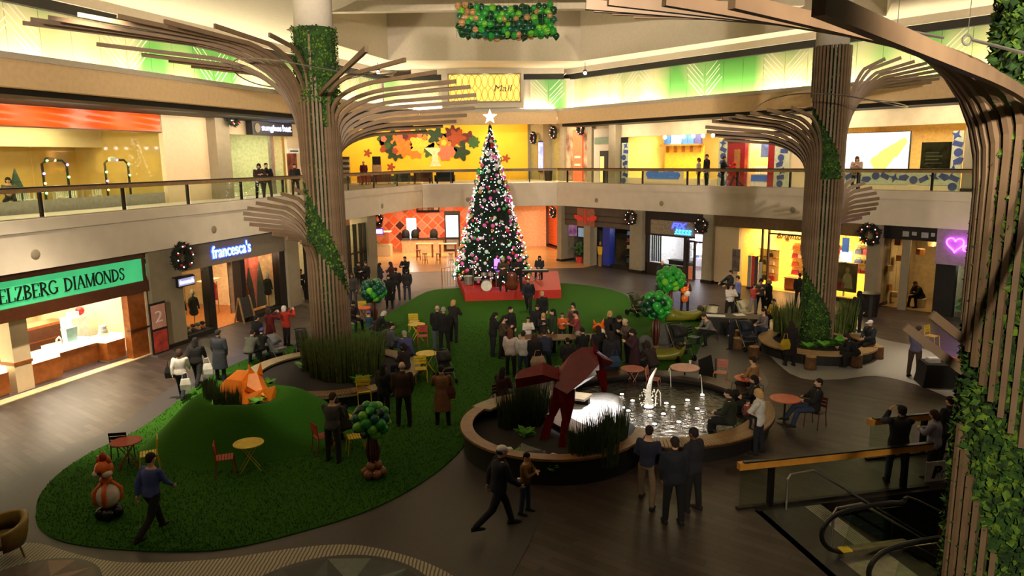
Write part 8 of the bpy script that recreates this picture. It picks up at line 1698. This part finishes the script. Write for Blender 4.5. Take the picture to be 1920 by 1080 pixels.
PE = [
 # left aisle
 ((-10.68, 22.3), 100, 'walk', WH, NV, 'woman in white top and dark trousers walking with a black bag', 1.66, 'shirt', 'bob', 'brown'),
 ((-10.75, 23.64), 95, 'walk', K, K, 'woman in black coat carrying a white shopping bag', 1.7, 'jacket', 'long', 'black'),
 ((-10.2, 24.22), 80, 'stand', (44, 48, 56), NV, 'man in long slate coat and flat cap walking past the mound', 1.78, 'coat', 'cap', (28, 28, 32)),
 ((-9.86, 27.07), 60, 'stand', K, K, 'person in black standing behind the seated pair at the planter', 1.68, 'jacket', 'short', 'black'),
 ((-9.77, 28.34), 55, 'photo', (96, 18, 20), K, 'woman in long red coat raising a camera', 1.7, 'coat', 'bob', 'brown'),
 ((-9.34, 28.99), 55, 'photo', (170, 44, 26), K, 'white haired woman in orange red jacket raising a phone', 1.66, 'jacket', 'bob', 'white'),
 ((-11.58, 39.03), -60, 'chat', K, K, 'dark clothed clerk behind the brown podium cabinet', 1.68, 'shirt', 'bob', 'auburn'),
 # back left group
 ((-8.33, 37.06), -80, 'stand', (66, 62, 62), (60, 64, 74), 'woman in grey jacket with long hair beside the tree column', 1.72, 'jacket', 'long', 'brown'),
 ((-8.85, 41.09), -60, 'hold', K, K, 'man in black at the window left of the hall', 1.75, 'jacket', 'short', 'black'),
 ((-8.45, 41.41), -120, 'stand', BK2, K, 'person in dark brown at the window left of the hall', 1.7, 'jacket', 'short', 'dark'),
 ((-7.6, 41.0), 20, 'chat', NV, JN, 'long haired woman in navy in the group before the hall', 1.68, 'jacket', 'long', 'black'),
 ((-6.97, 41.3), 170, 'hold', WINE, K, 'woman in wine jacket facing the group before the hall', 1.7, 'jacket', 'bob', 'brown'),
 ((-6.35, 42.67), -110, 'hold', K, K, 'man in black suit with white collar before the hall', 1.82, 'jacket', 'short', 'dark'),
 ((-6.31, 36.38), -90, 'stand', K, K, 'person in long black coat beside the balloon tree', 1.72, 'coat', 'long', 'black'),
 ((-6.31, 38.67), 90, 'chat', BK2, NV, 'man in charcoal jacket seen from behind before the hall', 1.74, 'jacket', 'short', 'dark'),
 ((-5.72, 38.63), 90, 'stand', (40, 36, 38), JN, 'youth in jeans with dark pack before the hall', 1.66, 'jacket', 'short', 'dark'),
 # lawn trio
 ((-2.97, 27.83), 80, 'stand', K, (86, 92, 104), 'grey haired man in black jacket and grey jeans in the lawn trio', 1.8, 'jacket', 'thin', 'grey'),
 ((-2.67, 27.34), 100, 'stand', K, K, 'tall man in black between two others on the lawn', 1.84, 'jacket', 'short', 'grey'),
 ((-2.45, 29.16), 60, 'hold', BK2, K, 'blond person in black holding a cup in the lawn trio', 1.76, 'jacket', 'bob', 'blond'),
 # front left
 ((-7.38, 13.67), 70, 'walk', (78, 92, 160), K, 'man in blue shirt with suspender strap walking on the lawn', 1.76, 'shirt', 'short', 'dark'),
 ((-4.56, 17.2), 80, 'phone', (78, 74, 76), (40, 38, 40), 'waiter in grey waistcoat and grey trousers at the red chair', 1.76, 'vest', 'short', 'brown'),
 ((-3.76, 20.03), 60, 'stand', K, K, 'woman in black seen from behind beside the man in brown', 1.7, 'jacket', 'long', 'dark'),
 ((-3.13, 19.58), 100, 'stand', (58, 38, 30), K, 'bald broad man in dark brown jacket on the lawn', 1.86, 'jacket', 'thin', 'grey'),
 ((-2.03, 19.67), 100, 'hold', (128, 88, 60), K, 'woman in long tan coat with a brown shoulder bag', 1.72, 'coat', 'short', 'dark'),
 # front walkway
 ((-0.33, 13.72), 20, 'walk', NV, NV, 'man in white cap and dark clothes striding past the basin', 1.82, 'jacket', 'cap', (225, 225, 225)),
 ((0.22, 14.39), -20, 'hold', (120, 84, 34), JN, 'boy in mustard top and jeans holding a cup', 1.35, 'shirt', 'short', 'black'),
 ((2.9, 14.75), 60, 'wide', (36, 38, 58), (120, 98, 76), 'man in navy sweater and tan trousers standing by the bench', 1.76, 'shirt', 'short', 'dark'),
 ((3.28, 13.85), 95, 'stand', NV, K, 'man in dark suit with white collar seen from behind', 1.84, 'jacket', 'short', 'dark'),
 ((3.82, 14.41), 130, 'stand', (28, 26, 36), K, 'man in dark suit talking beside the other suited man', 1.82, 'jacket', 'short', 'black', 2),
 ((6.23, 17.38), 150, 'hold', WH, NV, 'woman in white hooded vest holding a small child', 1.68, 'jacket', 'bob', 'blond'),
 # escalator guard
 ((8.82, 15.61), 80, 'photo', K, JN, 'man in black jacket and jeans leaning at the guard rail with a camera', 1.84, 'jacket', 'cap', (30, 30, 32)),
 ((9.8, 15.86), 140, 'hold', (150, 146, 160), K, 'woman in white and lilac jacket beside the man at the guard rail', 1.62, 'jacket', 'bob', 'brown'),
 ((10.6, 16.65), 110, 'stand', (36, 40, 40), K, 'person in dark grey behind the far guard rail', 1.66, 'jacket', 'short', 'black'),
 # right
 ((13.61, 23.55), 40, 'phone', (118, 116, 150), (92, 78, 66), 'man in patterned lilac shirt and brown trousers at the black table', 1.76, 'shirt', 'short', 'brown'),
 ((14.78, 30.09), 30, 'stand', K, K, 'woman in black with a blue bag beside the dark bin', 1.74, 'jacket', 'bob', 'black'),
 ((10.0, 25.13), 95, 'stand', (26, 18, 22), K, 'person in black with a yellow bag before the right planter', 1.62, 'coat', 'long', 'dark'),
 ((8.27, 39.21), -95, 'hold', K, K, 'man in black suit standing at the repair shop window', 1.86, 'jacket', 'thin', 'grey'),
 ((7.24, 34.99), -60, 'stand', (130, 136, 150), (120, 130, 150), 'person in pale denim behind the bright balloon tree', 1.6, 'shirt', 'short', 'brown'),
 ((8.41, 34.42), -100, 'hold', BK2, NV, 'visitor in dark top carrying the orange balloon fox', 1.66, 'jacket', 'bob', 'brown'),
 ((11.12, 36.07), 185, 'out', NV, K, 'man in navy with arms spread at the cream wall', 1.76, 'jacket', 'short', 'dark'),
 ((11.01, 34.5), 150, 'stand', (120, 128, 190), K, 'person in pale blue shirt behind the craft table', 1.74, 'shirt', 'short', 'brown'),
 ((10.07, 32.66), -80, 'hold', WH, K, 'woman in white top and black waistcoat at the craft table', 1.7, 'shirt', 'bob', 'dark'),
 ((11.52, 33.74), -70, 'hold', (190, 70, 66), (150, 140, 140), 'girl in coral red top at the craft table', 1.5, 'shirt', 'long', 'brown'),
 ((11.92, 33.95), -100, 'phone', (100, 98, 96), K, 'woman in grey sweater standing before the handbag shop', 1.72, 'shirt', 'bob', 'brown'),
 ((12.24, 33.69), 170, 'stand', K, K, 'woman in black dress standing before the handbag shop', 1.7, 'coat', 'bob', 'blond'),
 ((14.39, 35.45), 90, 'stand', K, K, 'person in black half hidden by the right tree column', 1.66, 'jacket', 'short', 'dark'),
 ((8.59, 27.5), 150, 'stand', NV, NV, 'child in navy coat beside the stump stools', 1.2, 'jacket', 'hood', (40, 44, 60)),
 # crowd in the middle
 ((-0.76, 26.94), 20, 'phone', K, NV, 'long haired woman in black jacket at the left edge of the crowd', 1.7, 'jacket', 'long', 'black'),
 ((-0.4, 26.62), -10, 'phone', (74, 56, 40), K, 'woman in brown top beside the long haired woman', 1.66, 'shirt', 'long', 'black'),
 ((-0.1, 27.69), -40, 'stand', K, K, 'dark haired man behind the activity table', 1.76, 'jacket', 'short', 'black'),
 ((0.6, 27.49), -80, 'hold', WH, K, 'child in white shirt and dark vest behind the activity table', 1.4, 'shirt', 'short', 'black'),
 ((1.01, 28.46), -100, 'stand', K, K, 'woman in black with long hair in the middle of the crowd', 1.68, 'jacket', 'long', 'dark'),
 ((1.3, 31.04), -60, 'stand', K, K, 'blond man in black jacket crossing the lawn', 1.74, 'jacket', 'short', 'blond'),
 ((0.8, 34.64), -100, 'walk', NV, K, 'man in dark suit walking in front of the stage', 1.8, 'jacket', 'short', 'brown'),
 ((1.22, 27.78), -90, 'phone', BK2, K, 'blond girl in dark top behind the activity table', 1.5, 'shirt', 'long', 'blond'),
 ((1.6, 27.44), 200, 'stand', (34, 54, 30), K, 'woman in dark green jacket at the activity table', 1.7, 'jacket', 'long', 'black'),
 ((2.01, 28.41), -90, 'hold', (206, 92, 36), K, 'child in orange top at the activity table', 1.35, 'shirt', 'short', 'brown'),
 ((2.48, 28.64), -120, 'stand', (110, 80, 70), K, 'person with a flower hair band behind the activity table', 1.7, 'shirt', 'bob', 'dark'),
 ((2.51, 27.24), 190, 'hold', (140, 60, 62), (160, 156, 150), 'woman in dusty red top and pale skirt at the activity table', 1.66, 'shirt', 'short', 'black'),
 ((-0.08, 24.27), 70, 'stand', (196, 180, 176), K, 'person in pale hooded jacket with a blue pack', 1.66, 'jacket', 'long', 'auburn'),
 ((0.36, 23.88), 85, 'stand', (190, 184, 180), JN, 'woman in white sweater and jeans seen from behind', 1.68, 'shirt', 'short', 'dark'),
 ((0.74, 23.74), 70, 'stand', K, K, 'woman in black carrying a large beige bag', 1.64, 'jacket', 'long', 'brown'),
 ((1.12, 24.22), 90, 'bend', (36, 42, 66), K, 'person in navy jacket bending over the activity table', 1.72, 'jacket', 'short', 'dark'),
 ((1.87, 23.82), 100, 'stand', BK2, K, 'child in dark jacket at the near side of the table', 1.45, 'jacket', 'short', 'black'),
 ((2.49, 24.54), 110, 'phone', K, K, 'person in black cap and jacket at the table end', 1.6, 'jacket', 'hat', (16, 16, 18)),
 ((3.01, 24.52), 120, 'stand', (28, 22, 24), K, 'person in black under the balloon fox head', 1.68, 'jacket', 'long', 'dark'),
 ((3.69, 26.72), -70, 'stand', BK2, K, 'blond curly haired person in dark jacket in the crowd', 1.74, 'jacket', 'bob', 'blond'),
 ((3.89, 26.12), -60, 'phone', K, K, 'black haired woman in black looking down in the crowd', 1.72, 'jacket', 'long', 'black'),
 ((4.2, 25.53), 200, 'phone', (88, 76, 64), K, 'person in pale hat and patterned jacket looking at a phone', 1.7, 'jacket', 'hat', (190, 170, 140)),
 ((3.33, 23.51), 90, 'stand', (30, 28, 34), K, 'woman with a blue bag standing behind the red fox', 1.72, 'coat', 'long', 'dark'),
 ((4.2, 23.96), 190, 'phone', (52, 24, 32), K, 'woman in maroon coat at the right edge of the crowd', 1.72, 'coat', 'bob', 'black'),
]
for p in PE:
    loc, face, pose, top, trou, lab, h, kind, hair, hc = p[:10]; person(loc, face, pose, top, trou, lab, h, kind, hair, hc, p[10] if len(p) > 10 else 0)
SE = [
 ((-9.86, 26.04), 80, 'sitl', (96, 98, 88), K, 'seated man in grey green jacket on the left planter rim', 1.72, 'jacket', 'short', 'dark', .45),
 ((-9.59, 26.46), 90, 'sitl', K, K, 'seated person in black with a violet knit hat on the planter rim', 1.62, 'jacket', 'hat', (84, 80, 170), .45),
 ((-7.16, 31.51), -40, 'sit', (48, 36, 40), NV, 'seated woman in a dark hat beside the coral table', 1.66, 'jacket', 'hat', (30, 26, 28), .46),
 ((-6.21, 30.28), 60, 'sit', (40, 76, 90), GY, 'seated child in teal top with a purple hat', 1.35, 'shirt', 'hat', (120, 90, 170), .4),
 ((-5.74, 29.51), 20, 'sitl', K, K, 'white haired person leaning over a stroller', 1.66, 'jacket', 'bob', 'white', .46),
 ((-4.68, 26.82), 20, 'sit', (74, 78, 88), K, 'seated man in slate jacket on the planter rim', 1.74, 'jacket', 'short', 'black', .45),
 ((-3.79, 25.49), 120, 'sitl', (66, 66, 120), (50, 50, 80), 'seated grey haired man in blue violet jacket', 1.78, 'jacket', 'short', 'grey', .45),
 ((-3.68, 23.87), 150, 'sit', (44, 32, 30), K, 'seated woman in dark brown beside the yellow table', 1.66, 'jacket', 'bob', 'black', .46),
 ((-4.46, 18.16), 140, 'sitl', K, K, 'seated person in black at the hidden yellow table', 1.72, 'jacket', 'short', 'dark', .46),
 ((-0.34, 20.71), 60, 'sit', (58, 20, 24), JN, 'seated person in black and wine red at the small pink table', 1.7, 'jacket', 'long', 'black', .46),
 ((5.75, 18.18), 150, 'sit', (36, 42, 28), K, 'seated man in olive jacket on the pool bench', 1.78, 'jacket', 'short', 'dark', .48),
 ((7.44, 21.38), 130, 'sit', (150, 110, 66), K, 'seated man in tan sweater beyond the pool', 1.76, 'shirt', 'short', 'dark', .46),
 ((6.9, 19.64), 170, 'sit', K, K, 'seated woman in black behind the white vested woman', 1.68, 'jacket', 'bob', 'black', .46),
 ((8.39, 19.17), 170, 'sitback', K, JN, 'seated man in dark jacket and jeans at the coral table', 1.74, 'jacket', 'short', 'black', .46),
 ((13.44, 26.25), 200, 'sit', (36, 40, 46), K, 'person in dark jacket and white knit cap seated on a stump', 1.72, 'jacket', 'cap', (215, 215, 215), .47),
 ((12.2, 24.76), 170, 'sitl', K, K, 'person in black crouched on a stump before the planter', 1.6, 'jacket', 'bob', 'dark', .47),
 ((10.3, 28.67), 190, 'sit', (120, 112, 110), JN, 'person in grey sleeves and jeans seated on the right planter rim', 1.72, 'shirt', 'long', 'dark', .45),
 ((11.52, 30.97), 200, 'sit', (196, 160, 30), K, 'person in yellow shirt seated behind the reeds', 1.6, 'shirt', 'short', 'black', .45),
 ((8.04, 28.27), 200, 'sitl', (120, 116, 112), K, 'person in grey bending forward on the wine red chair', 1.74, 'shirt', 'short', 'brown', .46),
 ((4.81, 23.69), 120, 'sitl', (46, 30, 30), K, 'person in dark brown seated below the deep green balloon tree', 1.7, 'jacket', 'bob', 'dark', .46),
]
for loc, face, pose, top, trou, lab, h, kind, hair, hc, st in SE: person(loc, face, pose, top, trou, lab, h, kind, hair, hc, seat=st)
for loc, face, pose, top, trou, lab, h, kind, hair, hc, st in (
 ((*(1.64, 41.77), .5), -100, 'sit', (40, 44, 50), K, 'long haired keyboard player seated on the stage', 1.68, 'jacket', 'long', 'black', 1.0),
 ((*(-2.36, 41.34), .5), -80, 'sit', K, K, 'drummer in black seated behind the drum kit', 1.74, 'shirt', 'short', 'black', 1.0)):
    person(loc, face, pose, top, trou, lab, h, kind, hair, hc, seat=st)
    o = MB().lathe([(.18, 0), (.03, .03), (.03, .44), (.17, .46), (.17, .5)], 14).build('drum_stool', M_black); tag(o, 'round black stool under the ' + lab.split(' seated')[0], 'stool'); o.location = (loc[0], loc[1], .5)
person((*(-0.46, 38.11), .5), -90, 'hold', (58, 44, 36), K, 'singer in brown jacket standing on the stage before the tree', 1.8, 'jacket', 'thin', 'brown')
person((*(0.35, 38.37), .5), -100, 'hold', K, K, 'bass player in black behind the double bass', 1.76, 'jacket', 'short', 'brown')
# upper gallery
for loc, face, pose, top, trou, lab, h, kind, hair, hc in (
 (fw('L', 14.38, .7, 5.65), -60, 'hold', (52, 38, 30), K, 'person in brown leaning on the railing before the eyewear shop', 1.74, 'jacket', 'bob', 'dark'),
 (fw('L', 15.25, .9, 5.65), -60, 'chat', K, K, 'person in black beside the one leaning on the railing', 1.76, 'jacket', 'short', 'black'),
 (fw('L', 17.4, .7, 5.65), -60, 'stand', BK2, K, 'dark haired person half hidden by the lower slat fan', 1.7, 'jacket', 'short', 'dark'),
 ((-11.45, 57.0, 6.13), -90, 'stand', (104, 34, 50), K, 'person in wine red coat before the yellow wall', 1.76, 'jacket', 'short', 'grey'),
 (fw('R', 11.49, 1.2, 5.65), 170, 'stand', (190, 176, 170), K, 'woman in pale top and black trousers behind the right railing', 1.72, 'shirt', 'bob', 'auburn'),
 (fw('R', 12.29, .9, 5.65), 190, 'stand', K, NV, 'tall man in black jacket and jeans behind the right railing', 1.92, 'jacket', 'short', 'brown'),
 (fw('R', 13.35, 1.0, 5.65), -10, 'hold', (28, 30, 40), K, 'man in dark jacket pushing along the right railing', 1.8, 'jacket', 'short', 'dark'),
 (fw('R', 14.19, 1.0, 5.65), 170, 'walk', (206, 50, 32), (70, 26, 24), 'child in orange red jacket by the right railing', 1.5, 'jacket', 'hood', (200, 52, 34)),
 (fw('R', 21.34, .9, 5.65), -120, 'phone', (170, 140, 120), K, 'long haired woman before the glaring video screen', 1.72, 'jacket', 'long', 'auburn'),
 (fw('L', 4.94, 5.2, 5.67), -60, 'sit', (90, 80, 70), K, 'dark haired person sitting inside the upper shop', 1.7, 'shirt', 'bob', 'black')):
    z_ = 5.66; lo = (loc[0], loc[1], z_)
    person(lo, face, pose, top, trou, lab, h, kind, hair, hc)
x, y, z = fw('R', 24.65, 1.6, 0)
person((x, y, .02), 190, 'sitl', K, K, 'person in black crouched on a white stool inside the gallery shop', 1.74, 'jacket', 'short', 'dark', seat=.47); o = MB().lathe([(.22, 0), (.24, .42), (.2, .46)], 16).build('white_stool', M_wbox); tag(o, 'white round stool inside the gallery shop', 'stool'); o.location = (x, y, .02)
# small child in arms, carried bags
person((*(5.9, 17.39), .75), -60, 'sit', (120, 50, 50), K, 'small child in dusty red carried at the pool', .85, 'shirt', 'short', 'brown')
M_bags = {'black': mat('bag_black', (18, 17, 18), .6), 'white': mat('bag_white', (210, 206, 200), .5), 'beige': mat('bag_beige', (196, 160, 130), .6), 'yellow': mat('bag_yellow', (190, 160, 30), .6), 'blue': mat('bag_blue', (40, 66, 96), .6), 'brown': mat('bag_brown', (96, 48, 32), .6)}
for p, c, l, w_, z_ in (((-10.98, 22.32), 'black', 'black tote bag hanging at the woman in white', .36, .72), ((-10.45, 22.09), 'white', 'white paper bag carried by the woman in white', .3, .38), ((-10.45, 23.74), 'white', 'white shopping bag carried by the woman in black coat', .34, .4), ((0.85, 23.62), 'beige', 'large beige shoulder bag in the crowd', .46, .55), ((9.71, 24.87), 'yellow', 'yellow bag at the person before the right planter', .3, .7), ((3.39, 23.27), 'blue', 'blue shoulder bag behind the red fox', .36, .62), ((-1.84, 19.66), 'brown', 'brown shoulder bag of the woman in tan coat', .34, .8), ((14.65, 30.1), 'blue', 'blue bag of the woman beside the dark bin', .26, .75), ((1.48, 23.24), 'white', 'white carrier bag at the near side of the activity table', .4, .1)):
    bag(p, M_bags[c], l, w_, .36, .3, z_)
bag((*(6.46, 20.22),), M_bags['black'], 'dark handbag resting on the pool rim beyond the water', .3, .3, .2, .48)
o = MB().lathe([(.026, 0), (.036, .1), (.038, .105)], 10).build('paper_cup', M_wbox); tag(o, 'white paper cup in the hand of the boy in mustard', 'cup'); x, y = (0.11, 14.32); o.location = (x - .02, y - .12, .78)

p='/workdir/b/'
def sub(f,*prs):
    s=open(p+f).read()
    for a,b in prs:
        if a not in s: print('MISSING',f,a[:70])
        s=s.replace(a,b)
    open(p+f,'w').write(s)
